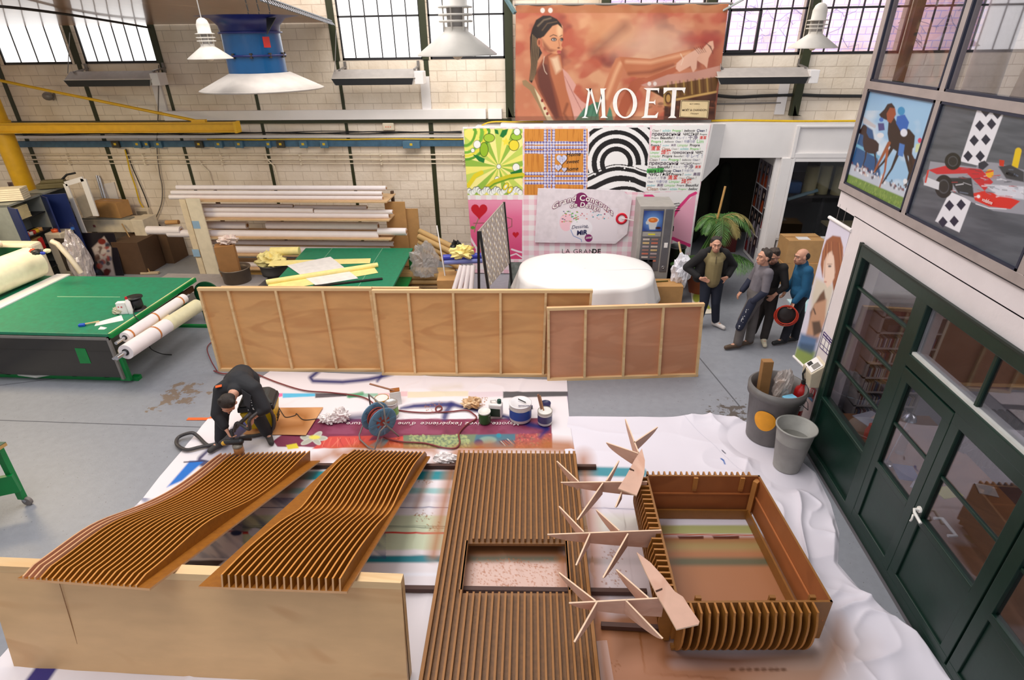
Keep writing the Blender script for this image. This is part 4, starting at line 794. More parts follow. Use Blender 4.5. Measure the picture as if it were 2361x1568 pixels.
# ================= floor sheets =================
def rowsheet(name, left, right, ny, nx, base, dispf=None):
    # left/right edges as lists of floor points (x, y) sorted from far to near
    Ls = np.array([tuple(g(*q_)[:2]) for q_ in left]); Rs = np.array([tuple(g(*q_)[:2]) for q_ in right])
    y1, y0 = max(Ls[0, 1], Rs[0, 1]), min(Ls[-1, 1], Rs[-1, 1]); v = np.linspace(0, 1, ny)
    ql = np.linspace(Ls[0, 1], Ls[-1, 1], ny); qr = np.linspace(Rs[0, 1], Rs[-1, 1], ny)
    xl = np.interp(-ql, -Ls[:, 1], Ls[:, 0]); xr = np.interp(-qr, -Rs[:, 1], Rs[:, 0]); u = np.linspace(0, 1, nx)[None, :]
    X = xl[:, None]*(1-u)+xr[:, None]*u; Y = ql[:, None]*(1-u)+qr[:, None]*u; return X, Y
CLOTH = mat('painters sheet', (255, 255, 255), .5, kind='attr', bump=.12, scale=5)
X, Y = rowsheet('s', [(622, 857), (560, 900), (480, 968), (420, 1040), (370, 1098), (330, 1150), (250, 1230), (0, 1520), (-500, 1900)], [(1307, 878), (1312, 962), (1326, 1048), (1420, 1600), (1500, 1900)], 470, 560, 0)
xy = np.stack([X.ravel(), Y.ravel()], 1)
fold = vnoise(xy*np.array([1, 1]), 1.6, 31); crease = np.abs(vnoise(xy, 1.1, 32)-.5)
Z = .004+.012*fold+.01*np.clip(.06-crease, 0, .06)/.06
P = np.stack([X, Y, Z.reshape(X.shape)], -1); q0 = P.copy().reshape(-1, 3); q0[:, 2] = 0
p = Paint(proj(q0), (234, 226, 230)); q = p.p
rg = random.Random(3)
# blue sprayed arcs at the back, colour strip, holiday banner print
BL = (12, 28, 104)
p.stroke([(735, 858), (716, 872), (722, 880), (790, 882), (850, 876), (886, 868), (905, 862)], 9, BL, 7, .95); p.stroke([(880, 868), (870, 880)], 6, BL, 5, .8)
n = vnoise(q, .03, 6)
p.rect(500, 962, 430, 968, (240, 110, 50))
for x0, x1, c in ((636, 652, (222, 110, 160)), (652, 727, (90, 186, 224)), (727, 800, (92, 86, 92)), (800, 872, (150, 190, 170)), (872, 940, (226, 190, 194)), (940, 1080, (226, 214, 190)), (1080, 1160, (222, 206, 214)), (1160, 1312, (84, 84, 88))): p.poly([(x0, 908 if x0 < 900 else 905), (x1, 908 if x1 < 900 else 904), (x1, 915), (x0, 919)], c, 2.5)
p.stroke([(806, 915), (835, 908)], 9, (60, 150, 100), 4, .8); p.stroke([(1000, 898), (1060, 892)], 14, (214, 200, 170), 12, .3)
p.poly([(705, 966), (940, 969), (1271, 965), (1273, 1034), (1100, 1036), (640, 1032), (630, 1020)], (126, 48, 76), 2)
n3 = vnoise(q*np.array([.6, 1]), .05, 12); reg = (q[:, 1] > 966) & (q[:, 1] < 1002) & (q[:, 0] > 690) & (q[:, 0] < 1270); p.put(reg*np.clip((n3-.45)*3, 0, .6), (150, 76, 104)); p.put(reg*np.clip((.4-n3)*3, 0, .6), (96, 36, 60))
p.poly([(720, 1036), (760, 1008), (860, 1006), (850, 1018), (880, 1014), (930, 1008), (950, 1034)], (206, 74, 66), 2); p.poly([(850, 1030), (880, 1012), (898, 1016), (880, 1036)], (90, 130, 140), 3)
for i in range(30): x = 735+rg.random()*190; p.stroke([(x, 1032), (x+rg.uniform(-12, 22), 1012)], 1.3, rg.choice([(236, 140, 116), (150, 40, 40), (226, 110, 90)]), 1.5, .7)
p.poly([(930, 1006), (1100, 1003), (1110, 1030), (1090, 1036), (930, 1036)], (110, 126, 98), 3)
for i in range(240): x = 945+rg.random()*140; y = 1004+rg.random()*30; p.ell(x, y, 2.4, 1.6, (186, 196, 130), 1.2, .8); p.ell(x, y, 1.2, .8, (90, 104, 84), 1, .8)
p.poly([(1098, 1004), (1190, 1002), (1184, 1034), (1120, 1034), (1092, 1022)], (70, 110, 126), 3); p.ell(1125, 1016, 20, 8, (120, 160, 150), 4); p.ell(1104, 1022, 10, 8, (24, 50, 100), 4); p.ell(1150, 1006, 6, 5, (30, 130, 150), 2); p.ell(1166, 1022, 14, 7, (60, 60, 90), 3)
for i in range(9): p.stroke([(1150+i*5, 1016+rg.uniform(-3, 3)), (1160+i*5, 1026+rg.uniform(-3, 3))], 1.6, rg.choice([(230, 226, 210), (206, 110, 70), (30, 40, 60)]), 1, .8)
p.poly([(1188, 1003), (1273, 1001), (1273, 1034), (1190, 1034)], (170, 76, 74), 3)
for i in range(120): x = 1190+rg.random()*80; y = 1002+rg.random()*32; p.ell(x, y, 2, 1.5, rg.choice([(214, 110, 96), (120, 50, 60), (150, 120, 90)]), 1.2, .7)
# frangipani flower
for a, l in ((-2.9, 30), (-.95, 30), (-.05, 34), (.95, 26), (2.4, 34)):
    cx_, cy_ = 722, 1013; ex, ey = cx_+l*cos(a), cy_+l*.55*sin(a); mx_, my_ = (cx_+ex)/2, (cy_+ey)/2; p.ell(mx_, my_, l*.5, 6.5, (206, 206, 196), 1.5, 1, atan2(ey-cy_, ex-cx_)); p.ell(mx_, my_, l*.42, 5, (150, 150, 130), 2.5, .55, atan2(ey-cy_, ex-cx_))
p.ell(726, 1010, 13, 5, (226, 214, 90), 4)
p.poly([(660, 1028), (684, 1024), (690, 1036), (664, 1038)], (226, 206, 60), 2)
# dark blue overspray arch, print strips on the sheet edge
p.stroke([(925, 944), (955, 938), (1000, 936), (1040, 934), (1070, 940), (1110, 950), (1150, 958), (1180, 966), (1220, 980), (1262, 990)], [6, 10, 12, 12, 9, 9, 9, 10, 12, 9], BL, 7, .95); p.stroke([(1040, 936), (1030, 950), (1025, 964)], 14, BL, 9, .9); p.stroke([(1262, 990), (1246, 1008)], 9, BL, 8, .8)
p.stroke([(800, 966), (840, 962), (870, 968)], 16, (40, 40, 90), 14, .8); p.stroke([(1308, 912), (1316, 980), (1324, 1030)], 2.2, (100, 84, 120), 1.2, .8)
# cloth left: navy and blue bars running diagonally
p.poly([(545, 985), (575, 985), (520, 1062), (400, 1062+0), (455, 1050)], (60, 56, 110), 8, .0)
p.stroke([(560, 985), (520, 1020), (470, 1064)], 30, (52, 46, 92), 7, .95); p.poly([(438, 1064), (472, 1064), (420, 1110), (385, 1125)], (20, 110, 200), 4); p.stroke([(425, 1067), (492, 1063)], 3, (50, 46, 80), 2)
p.poly([(500, 1024), (535, 1016), (600, 1030), (500, 1068), (464, 1060)], (222, 216, 226), 3, .8)
p.stroke([(610, 960), (560, 985)], 12, (40, 60, 140), 10, .9)
# striped middle sheet
bands = [(1075, 1083, (60, 36, 34), 1), (1087, 1108, (30, 136, 146), 1), (1127, 1140, (126, 190, 190), .8), (1145, 1160, (206, 196, 206), .6), (1171, 1173, (70, 76, 130), .9), (1190, 1270, (200, 212, 170), .8), (1214.5, 1216, (60, 80, 60), .8), (1218, 1219.5, (60, 80, 60), .8), (1229, 1233, (206, 60, 50), 1), (1283, 1299, (18, 126, 140), 1), (1322, 1330, (240, 240, 250), .7)]
for y0, y1, c, a in bands: p.poly([(560, y0), (1370, y0), (1480, y0+2), (1480, y1+2), (1370, y1), (560, y1)], c, 5 if y1-y0 > 6 else 1.2, a)
m_ = (q[:, 0] < 890) & (q[:, 1] > 1150) & (q[:, 1] < 1290)
p.put(m_*np.clip((vnoise(q@np.array([[.6, .8], [-.8, .6]])*np.array([1, .25]), .05, 20)-.4)*3, 0, .7), (60, 80, 130)); p.stroke([(500, 1225), (600, 1230)], 3, (170, 50, 70), 2); p.ell(545, 1231, 13, 6, (24, 40, 96), 3); p.ell(588, 1229, 15, 10, (226, 228, 240), 2); p.poly([(530, 1215), (560, 1205), (580, 1222), (540, 1236)], (40, 60, 100), 8, .7)
p.poly([(420, 1294), (520, 1294), (500, 1310), (400, 1310)], (60, 30, 40), 3)
# brown overspray round the boards
OV = (168, 96, 30)
for pts_, wd, a in (([(720, 1068), (690, 1100), (660, 1130)], 26, .75), ([(735, 1062), (770, 1045)], 20, .7), ([(780, 1050), (830, 1036), (920, 1032), (1000, 1040)], 18, .8), ([(1008, 1050), (960, 1170)], 12, .5), ([(1050, 1050), (1020, 1180), (1000, 1280)], 26, .85), ([(1060, 1040), (1180, 1034), (1320, 1036), (1345, 1060)], 20, .8), ([(1335, 1060), (1350, 1200), (1375, 1400), (1400, 1580)], 40, .8), ([(1100, 1032), (1130, 1025)], 18, .6), ([(1260, 1024), (1310, 1028)], 22, .8)):
    p.stroke(pts_, wd, OV, wd*1.1, a)
p.poly([(1066, 1250), (1300, 1250), (1300, 1380), (1060, 1380)], (214, 176, 160), 10, .9); p.poly([(1073, 1250), (1296, 1250), (1298, 1290), (1066, 1290)], (140, 84, 26), 26, .9); p.stroke([(1080, 1290), (1290, 1290)], 12, (90, 100, 80), 8, .8); p.stroke([(1068, 1300), (1060, 1370)], 28, OV, 24, .8); p.stroke([(1300, 1290), (1305, 1370)], 28, OV, 24, .8)
for i in range(520):
    x, y = rg.uniform(1085, 1290), rg.uniform(1290, 1372); p.ell(x, y, rg.uniform(.8, 2), rg.uniform(.6, 1.4), (176, 106, 66), 1, .8)
for i in range(190):
    cx_, cy_ = rg.choice([(975, 1190), (1000, 1215), (985, 1110), (1410, 1335), (1150, 1050), (1000, 940), (1110, 925), (1400, 1470)]); x, y = cx_+rg.gauss(0, 11), cy_+rg.gauss(0, 6); p.ell(x, y, rg.uniform(.7, 2.2), rg.uniform(.5, 1.4), (160, 104, 50), 1, .85)
p.poly([(1370, 1240), (1560, 1230), (1600, 1600), (1400, 1600)], OV, 90, .55); p.poly([(1480, 1230), (1560, 1230), (1560, 1540), (1480, 1480)], (130, 70, 16), 60, .75)
p.poly([(1480, 1200), (1560, 1200), (1560, 1240), (1480, 1240)], (170, 170, 110), 10, .5)
p.stroke([(118, 1530), (88, 1570), (50, 1620)], 44, (46, 36, 112), 8)
tag(sheet('painted_ground_sheet', P, p.c, CLOTH), 'big white printed ground sheet with stripes, holiday advert and sprayed paint under the slatted boards', 'ground sheet')
mb = MB()
# upside-down slogan printed on the sheet
for s_, x, xe in (("Mayotte,", 1198, 1132), ("vivez", 1117, 1073), ("l'expérience", 1065, 971), ("d'une", 959, 919), ("nature", 850, 800)):
    a = g(x, 973, .028); b = g(xe, 973, .028); v_ = g(x, 985, .028)-a; V_, _ = glyphs(s_, -.008); w0 = max(q_[0] for q_ in V_)-min(q_[0] for q_ in V_)
    text(mb, s_, a, b-a, v_, .115, -.008, 'L', .2, 0, (b-a).length/(w0*.115))
tag(mb.build('slogan_print', LW), 'upside-down white handwritten slogan printed across the maroon advert', 'lettering')
# right hand cloth: crumpled white sheet up to the office front
X, Y = rowsheet('s', [(1310, 962), (1300, 1060), (1360, 1560), (1380, 1900)], [(1700, 964), (1760, 990), (1880, 1090), (1915, 1160), (1935, 1230), (1932, 1300), (2000, 1380), (2120, 1470), (2220, 1600), (2330, 1800)], 330, 330, 0)
xy = np.stack([X.ravel(), Y.ravel()], 1); edge = np.tile(np.linspace(0, 1, 330), 330); w_ = np.clip((edge-.55)/.45, 0, 1)
rid = 1-np.abs(2*vnoise(xy@np.array([[.9, .3], [-.3, .9]])*np.array([1.5, .55]), 1.5, 44, 2)-1); rid2 = 1-np.abs(2*vnoise(xy*np.array([.7, 1.2]), 1.2, 47, 2)-1)
rid3 = 1-np.abs(2*vnoise(xy@np.array([[.5, .8], [-.8, .6]]), 2.6, 51, 2)-1)
Z = .003+.006*vnoise(xy, 1.3, 40)+w_*(.085*rid**7+.035*rid2**8+.03*rid3**7)+.012*rid2**10
Z *= np.clip((1-edge)/.02, .05, 1)
for (bx, by, br) in ((2.80, 6.28, .42), (2.93, 5.68, .3)):   # flattened under the bins
    Z *= np.clip((np.hypot(xy[:, 0]-bx, xy[:, 1]-by)-br)/.12, .02, 1)
inb = (xy[:, 0] > .85) & (xy[:, 0] < 2.55) & (xy[:, 1] > 3.0) & (xy[:, 1] < 5.15); Z = np.where(inb, .004+.004*vnoise(xy, 3, 2), Z)
P = np.stack([X, Y, Z.reshape(X.shape)], -1); q0 = P.copy().reshape(-1, 3); q0[:, 2] = 0
p = Paint(proj(q0), (226, 220, 230)); q = p.p
p.stroke([(1332, 1088), (1480, 1092)], 22, (20, 136, 152), 6, .95); p.poly([(1370, 1190), (1500, 1190), (1500, 1245), (1380, 1245)], (204, 214, 180), 16, .8); p.stroke([(1360, 1173), (1470, 1175)], 2, (80, 84, 130), 1.5, .8); p.stroke([(1360, 1295), (1500, 1295)], 16, (18, 116, 130), 8, .9)
p.poly([(1500, 1212), (1740, 1212), (1745, 1232), (1505, 1232)], (176, 176, 116), 4); p.stroke([(1510, 1233), (1742, 1235)], 2.5, (190, 50, 20), 1.5)
p.poly([(1490, 1236), (1790, 1236), (1900, 1420), (1530, 1420)], (158, 94, 36), 14, .95); p.poly([(1530, 1250), (1760, 1250), (1764, 1270), (1535, 1270)], (150, 140, 84), 14, .6); p.stroke([(1540, 1296), (1775, 1296)], 18, (80, 84, 60), 10, .9)
for x0, x1 in ((1562, 1622), (1642, 1704)): p.poly([(x0, 1237), (x1, 1237), (x1, 1244), (x0+4, 1244)], (90, 40, 20), 2)
p.poly([(1330, 1420), (1560, 1390), (1560, 1520), (1880, 1520), (1930, 1440), (1950, 1500), (1900, 1600), (1400, 1700)], (170, 102, 42), 60, .9); p.stroke([(1540, 1515), (1700, 1525), (1870, 1515)], 30, (120, 66, 14), 30, .85); p.poly([(1380, 1240), (1540, 1200), (1560, 1500), (1420, 1520)], (120, 66, 14), 50, .8)
p.poly([(1350, 1180), (1480, 1180), (1520, 1400), (1400, 1420)], (222, 210, 214), 30, .55); p.stroke([(1345, 1060), (1375, 1400), (1390, 1580)], 34, OV, 34, .75); p.poly([(1880, 1430), (1990, 1500), (1960, 1600), (1700, 1600)], (206, 176, 156), 110, .5)
for i in range(8): p.ell(1690+i*17+rg.uniform(-4, 4), 1545, 7, 4, (90, 46, 10), 4, .7)
for i in range(200):
    cx_, cy_ = rg.choice([(1410, 1280), (1415, 1335), (1360, 1500), (1410, 1540)]); p.ell(cx_+rg.gauss(0, 12), cy_+rg.gauss(0, 10), rg.uniform(.7, 2.2), rg.uniform(.5, 1.4), (140, 80, 30), 1, .8)
p.stroke([(1664, 1041), (1672, 1048)], 2, (20, 24, 60), 1); p.stroke([(1662, 1060), (1668, 1064), (1671, 1072)], 3, (30, 90, 170), 1); p.stroke([(1575, 962), (1740, 1120)], 1, (190, 186, 200), 1, .7)
tag(sheet('crumpled_white_sheet', P, p.c, CLOTH), 'crumpled white ground sheet between the wooden box and the green office front', 'ground sheet')
# sprayed cardboard, battens
CARD = mat('brown cardboard', (176, 128, 82), .8, var=.08)
P = plane_grid(tuple(g(628, 940, .034)), tuple(g(745, 939, .034)), tuple(g(705, 1003, .034)), tuple(g(560, 1001, .034)), 70, 60); q0 = P.copy().reshape(-1, 3); q0[:, 2] = 0
p = Paint(proj(q0), (206, 150, 100)); p.stroke([(670, 955), (705, 965), (700, 985), (650, 990)], 26, (150, 88, 26), 26, .85)
t = tag(sheet('cardboard_sheet', P, p.c, mat('matt card print', (255, 255, 255), .8, kind='attr'), thick=.006), 'flat cardboard sheet sprayed brown beneath the yellow vacuum cleaner', 'cardboard')
BAT = mat('dark stained batten', (74, 44, 34), .6)
def batten(a, b, z=.02, w_=.045, h=.05, label='', m=BAT): tag(MB().bar(g(*a)+Vector((0, 0, z+h/2)), g(*b)+Vector((0, 0, z+h/2)), w_, h).build('batten', m), label, 'batten', 'battens under the slatted boards')
batten((700, 1080), (1374, 1083), label='long dark batten lying across the sheet under the far ends of the boards')
batten((925, 1366), (1490, 1374), z=.03, label='dark batten crossing under the pierced slatted panel')
batten((1385, 1451), (1560, 1460), z=.03, label='dark perforated batten in front of the pierced panel near the plywood blades')
tag(MB().bar(g(432, 966, .006), g(505, 966, .006), .06, .006).build('orange_strip', mat('orange tape', (232, 106, 48), .5)), 'short orange strip on the floor left of the bending painter', 'strip')

# ================= sprayed slatted boards =================
SP = mat('brown sprayed mdf', (146, 88, 10), .5, bump=.15, scale=90, rgb2=(134, 78, 8), var=.04)
SPD = mat('brown sprayed panel', (124, 80, 34), .5, bump=.15, scale=90, rgb2=(110, 70, 28), var=.04)
RAW = mat('raw mdf edge', (204, 156, 112), .65)
PK = mat('unpainted pinkish ply', (206, 146, 112), .6)
def slatted(name, label, FLc, FRc, BLc, BRc, n, u0, u1, prof, pink=0, v0=0, v1=1, thk=.014, group=None):
    FLc, FRc, BLc, BRc = map(Vector, (FLc, FRc, BLc, BRc)); N_ = (FRc-FLc).cross(BLc-FLc).normalized()
    t = thing(name, label, 'slatted board', FLc)
    up = N_; b = MB(); b.prism([FLc, FRc, BRc, BLc], up*-.018, 0); b.m = [0]*len(b.m)
    b.m[-6:] = [0, 0, 1, 1, 1, 1] if len(b.m) >= 6 else b.m; b.build('base_board', [SP, RAW], t)
    at_ = lambda u, v, h: (FLc*(1-u)+FRc*u)*(1-v)+(BLc*(1-u)+BRc*u)*v+up*h
    for i in range(n):
        u = u0+(u1-u0)*i/(n-1); vs = np.linspace(v0, v1, 30); sd = (FRc-FLc).normalized()*thk/2
        A = [at_(u, v, .0) for v in vs]; B = [at_(u, v, prof(v, u)) for v in vs]
        m = MB(); k_ = len(vs); V = [a-sd for a in A]+[a+sd for a in A]+[b_-sd for b_ in B]+[b_+sd for b_ in B]
        top = []; sid = []
        for j in range(k_-1):
            top.append((2*k_+j, 3*k_+j, 3*k_+j+1, 2*k_+j+1)); sid += [(j, 2*k_+j, 2*k_+j+1, j+1), (k_+j+1, 3*k_+j+1, 3*k_+j, k_+j)]
        m.add(V, sid, 0); m.f += [tuple(f) for f in top]; m.m += [1]*len(top); m.s += [False]*len(top)
        m.f += [(0, k_, 3*k_, 2*k_), (k_-1, 3*k_-1, 4*k_-1, 2*k_-1)]; m.m += [2, 0]; m.s += [False]*2
        body = PK if i < pink else SP
        m.build('fin', [body, mat('fin edge', (196, 130, 56), .55) if i >= pink else RAW, RAW], t)
    return t
def w1(v, u): 
    e = min(1, v/.03+.35) if v < .03 else 1
    h = .045+.085*math.exp(-((v-.24-.06*u)/.17)**2)+.085*math.exp(-((v-1.0)/.17)**2)-.015*math.exp(-((v-.62)/.12)**2)
    return max(.012, h*e)
def w2(v, u):
    h = .085+.03*math.exp(-((v-.12)/.15)**2)-.06*math.exp(-((v-.45)/.10)**2)+.05*math.exp(-((v-.78)/.16)**2)
    if v > .965: h *= max(.3, 1-(v-.965)/.05)
    return h
a0 = [(40, 1331), (345, 1355)]; z1 = 1.18
slatted('slatted_board', 'left slatted board with wavy brown fins beside the bending painter, propped on the plywood front', g(40, 1333, z1), g(345, 1357, z1), g(500, 1068, .14), g(738, 1062, .14), 20, .045, .90, w1, pink=3)
t2_ = slatted('slatted_board', 'second slatted board with wavy brown fins, between the left board and the pierced panel', g(457, 1352, z1), g(800, 1364, z1), g(792, 1046, .12), g(992, 1052, .12), 18, .165, .955, w2)
# support blocks under the far ends
for a, b, lb in (((560, 1072), (700, 1072), 'left'), ((800, 1062), (970, 1062), 'second')):
    tag(MB().bar(g(*a)+Vector((0, -.1, .06)), g(*b)+Vector((0, -.1, .06)), .08, .09).build('support_block', BAT), 'dark timber block under the far end of the %s slatted board' % lb, 'block')
# the pierced panel
zt_ = .17; A, B_ = g(1055, 1044, zt_), g(1328, 1046, zt_); dl = g(965, 1568, zt_)-A; dr = g(1385, 1568, zt_)-B_
C_, D_ = A+dl*1.25, B_+dr*1.25
t = thing('pierced_slatted_board', 'long flat brown slatted panel with a square opening, left of the plywood stars', 'slatted panel', (A.x, A.y, 0))
at3 = lambda u, v, h: (A*(1-u)+B_*u)*(1-v)+(C_*(1-u)+D_*u)*v+Vector((0, 0, h))
def uv3(px, py):
    P_ = g(px, py, zt_); v = (P_.y-A.y)/(C_.y-A.y); L_x = A.x+(C_.x-A.x)*v; R_x = B_.x+(D_.x-B_.x)*v; return (P_.x-L_x)/(R_x-L_x), v
u0, v0 = uv3(1073, 1256); u1, v1 = uv3(1303, 1384); u1 = uv3(1295, 1256)[0]; u0 = .185; u1 = .855
bm_ = MB(); e = .03
for (ua, va, ub, vb) in ((0, 0, 1, v0), (0, v0, u0, v1), (u1, v0, 1, v1), (0, v1, 1, 1)):
    bm_.hexa([at3(ua, va, -e), at3(ub, va, -e), at3(ub, vb, -e), at3(ua, vb, -e), at3(ua, va, 0), at3(ub, va, 0), at3(ub, vb, 0), at3(ua, vb, 0)])
bm_.build('base_board', SPD, t)
nS = 25; ED = mat('panel fin edge', (150, 98, 42), .55)
for i in range(nS):
    u = .018+.964*i/(nS-1); wd = .013 if 0 < i < nS-1 else .02; side = (u < u0 or u > u1); h = .05
    segs = [(0.002, 1)] if side else [(0.002, v0-.006), (v1+.006, 1)]
    for va, vb in segs:
        hh = h if not side else h
        m = MB(); m.hexa([at3(u-wd/2, va, 0), at3(u+wd/2, va, 0), at3(u+wd/2, vb, 0), at3(u-wd/2, vb, 0), at3(u-wd/2, va, hh), at3(u+wd/2, va, hh), at3(u+wd/2, vb, hh), at3(u-wd/2, vb, hh)]); m.m[1] = 1
        m.build('fin', [SPD, ED], t)
for u_, s_ in ((u0-.012, 0), (u1+.012, 0)):
    m = MB(); m.hexa([at3(u_-.01, v0, 0), at3(u_+.01, v0, 0), at3(u_+.01, v1, 0), at3(u_-.01, v1, 0), at3(u_-.01, v0, .05), at3(u_+.01, v0, .05), at3(u_+.01, v1, .05), at3(u_-.01, v1, .05)]); m.build('opening_lip', ED, t)
# front plywood fascia carrying the boards
PLY = mat('pale birch plywood', (220, 178, 128), .5, kind='wood', rgb2=(200, 150, 100), scale=24, stretch=(.35, 1, 1.0))
PINE = mat('pine batten', (228, 192, 142), .6, kind='wood', rgb2=(206, 160, 106), scale=20, stretch=(.3, 2, 2))
t = thing('plywood_fascia', 'large pale plywood panel standing on edge under the near ends of two slatted boards', 'plywood panel', (-2.9, 2.75, 0))
x0, x1 = -4.62, -1.14; yb0, yb1 = 2.70, 2.745; yt0, yt1 = 2.90, 2.945; zt2 = 1.052
m = MB(); m.hexa([(x0, yb0, .01), (x1, yb1, .01), (x1, yb1+.07, .01), (x0, yb0+.07, .01), (x0, yt0, zt2-.07), (x1, yt1, zt2-.07), (x1, yt1+.02, zt2-.07), (x0, yt0+.02, zt2-.07)]); m.build('face', PLY, t)
m = MB(); m.hexa([(x0, yt0-.002, zt2-.072), (x1, yt1-.002, zt2-.072), (x1, yt1+.09, zt2-.072), (x0, yt0+.09, zt2-.072), (x0, yt0+.002, zt2), (x1, yt1+.002, zt2), (x1, yt1+.09, zt2), (x0, yt0+.09, zt2)]); m.build('top_rail', PINE, t)
m = MB(); m.hexa([(x1-.05, yb1+.05, .01), (x1, yb1+.05, .01), (x1, yb1+.14, .01), (x1-.05, yb1+.14, .01), (x1-.05, yt1+.01, zt2-.073), (x1, yt1+.01, zt2-.073), (x1, yt1+.09, zt2-.073), (x1-.05, yt1+.09, zt2-.073)]); m.build('side_rail', PINE, t)
sx = -3.98; MB().prism([(sx, yb0+.02, .015), (sx+.004, yb0+.02, .015), (sx+.004, yt0-.006, zt2-.08), (sx, yt0-.006, zt2-.08)], (0, -.004-.0, 0)).build('seam', mat('dark seam', (150, 108, 70), .8), t)

# ================= the open wooden box with curved fins =================
IN = mat('reddish ply inside', (160, 94, 50), .55, kind='wood', rgb2=(136, 76, 38), scale=12, bump=.05)
OUT = mat('brown sprayed box', (140, 90, 34), .5, bump=.1, scale=80, var=.05)
hb = .58; bl_, br_, fr_, fl_ = Vector((1.05, 4.86, 0)), Vector((2.27, 4.92, 0)), Vector((2.40, 3.36, 0)), Vector((1.10, 3.27, 0))
t = thing('finned_planter_box', 'large open brown wooden box with curved fins around three sides, in the right foreground', 'wooden box', ((bl_+br_+fr_+fl_)/4))
Z_ = Vector((0, 0, 1)); wl = [('wall', bl_, br_), ('wall', br_, fr_), ('wall', fr_, fl_), ('wall', fl_, bl_)]
cen = (bl_+br_+fr_+fl_)/4
for nm, a, b in wl:
    d = (b-a).normalized(); inn = Vector((-d.y, d.x, 0)); inn = inn if inn.dot(cen-a) > 0 else -inn; th = .02
    z0 = .1 if a is not bl_ else .08
    m = MB(); m.hexa([a+Z_*z0, b+Z_*z0, b+inn*th+Z_*z0, a+inn*th+Z_*z0, a+Z_*hb, b+Z_*hb, b+inn*th+Z_*hb, a+inn*th+Z_*hb]); 
    for i_, f in enumerate(m.f[-6:]):
        c_ = sum((Vector(m.v[j]) for j in f), Vector())/4; nn_ = (Vector(m.v[f[1]])-Vector(m.v[f[0]])).cross(Vector(m.v[f[2]])-Vector(m.v[f[1]]))
        m.m[i_] = 1 if (c_-a).dot(inn) > th*.9 else 0
    m.build('wall', [OUT, IN], t)
    a2, b2 = a+inn*.06+d*.05, b+inn*.06-d*.05; m = MB(); m.hexa([a2+Z_*.012, b2+Z_*.012, b2+inn*.02+Z_*.012, a2+inn*.02+Z_*.012, a2+Z_*.14, b2+Z_*.14, b2+inn*.02+Z_*.14, a2+inn*.02+Z_*.14]); m.build('plinth', OUT, t)
    a3, b3 = a+inn*.021, b+inn*.021; m = MB(); m.bar(a3+Z_*.34+inn*.008, b3+Z_*.34+inn*.008, .014, .016); m.build('inner_rail', mat('inner rail', (176, 104, 54), .6), t)
for c_ in (br_,):
    v_ = (cen-c_).normalized(); m = MB(); m.obox(c_+v_*.07+Z_*.30, (.07, .05, .5), rz=pi/4); m.build('corner_post', PINE if 0 else mat('sprayed post', (170, 112, 52), .6), t)
for f in (.42, .83):
    a = bl_.lerp(br_, f)+Vector((0, -.045, 0)); m = MB(); m.prism([a+Z_*.57, a+Z_*.42, a+Z_*.38+Vector((0, .01, 0)), a+Vector((0, .025, .40)), a+Vector((0, .025, .57))], (.045, 0, 0)); m.build('bracket', mat('sprayed post', (170, 112, 52), .6), t)
for f in (.86, .12, .6):
    a = fl_.lerp(fr_, f)+Vector((0, .03, 0)); MB().box(a+Z_*.50, a+Vector((.05, .03, .60))).build('bracket', OUT, t)
def finprof(kind):   # outward offset against height
    P_ = []
    for z in np.linspace(.02, hb, 14):
        s = (z-.02)/(hb-.02); o_ = .05+.10*sin(pi*min(1, s*1.05))**.8*(.75 if kind else 1)+.05*max(0, s-.55)/.45
        P_.append((o_, z))
    return P_
FE = mat('box fin edge', (170, 110, 46), .55)
def fins(a, b, n, f0, f1, kind, bulge=1, zsc=1, h0=0):
    d = (b-a).normalized(); out = Vector((d.y, -d.x, 0)); out = out if out.dot(a-cen) > 0 else -out
    for i in range(n):
        f = f0+(f1-f0)*i/(n-1); c_ = a.lerp(b, f); pr = finprof(kind); Bk = [c_+Z_*z for _, z in pr]; Ft = [c_+out*o_*bulge+Z_*z for o_, z in pr]; sd = d*.009; K = len(pr); m = MB()
        V = [v-sd for v in Bk]+[v+sd for v in Bk]+[v-sd for v in Ft]+[v+sd for v in Ft]; F_ = []; M_ = []
        for j in range(K-1): F_ += [(j, j+1, 2*K+j+1, 2*K+j), (K+j+1, K+j, 3*K+j, 3*K+j+1), (2*K+j, 2*K+j+1, 3*K+j+1, 3*K+j)]; M_ += [0, 0, 1]
        F_ += [(K-1, 2*K-1, 4*K-1, 3*K-1), (0, 2*K, 3*K, K)]; M_ += [1, 1]; m.add(V, F_); m.m = M_; m.build('fin', [OUT, FE], t)
fins(fl_, fr_, 17, .03, .87, 0, 1.0); fins(bl_, fl_, 24, .03, .97, 1, .95); fins(bl_, br_, 19, .02, .92, 1, .55)
m = MB(); m.hexa([fl_+Vector((.0, -.05, .02)), fr_+Vector((-.1, -.05, .02)), fr_+Vector((-.1, .0, .02)), fl_+Vector((0, 0, .02)), fl_+Vector((.0, -.05, .05)), fr_+Vector((-.1, -.05, .05)), fr_+Vector((-.1, .0, .05)), fl_+Vector((0, 0, .05))]); m.build('foot_rail', OUT, t)

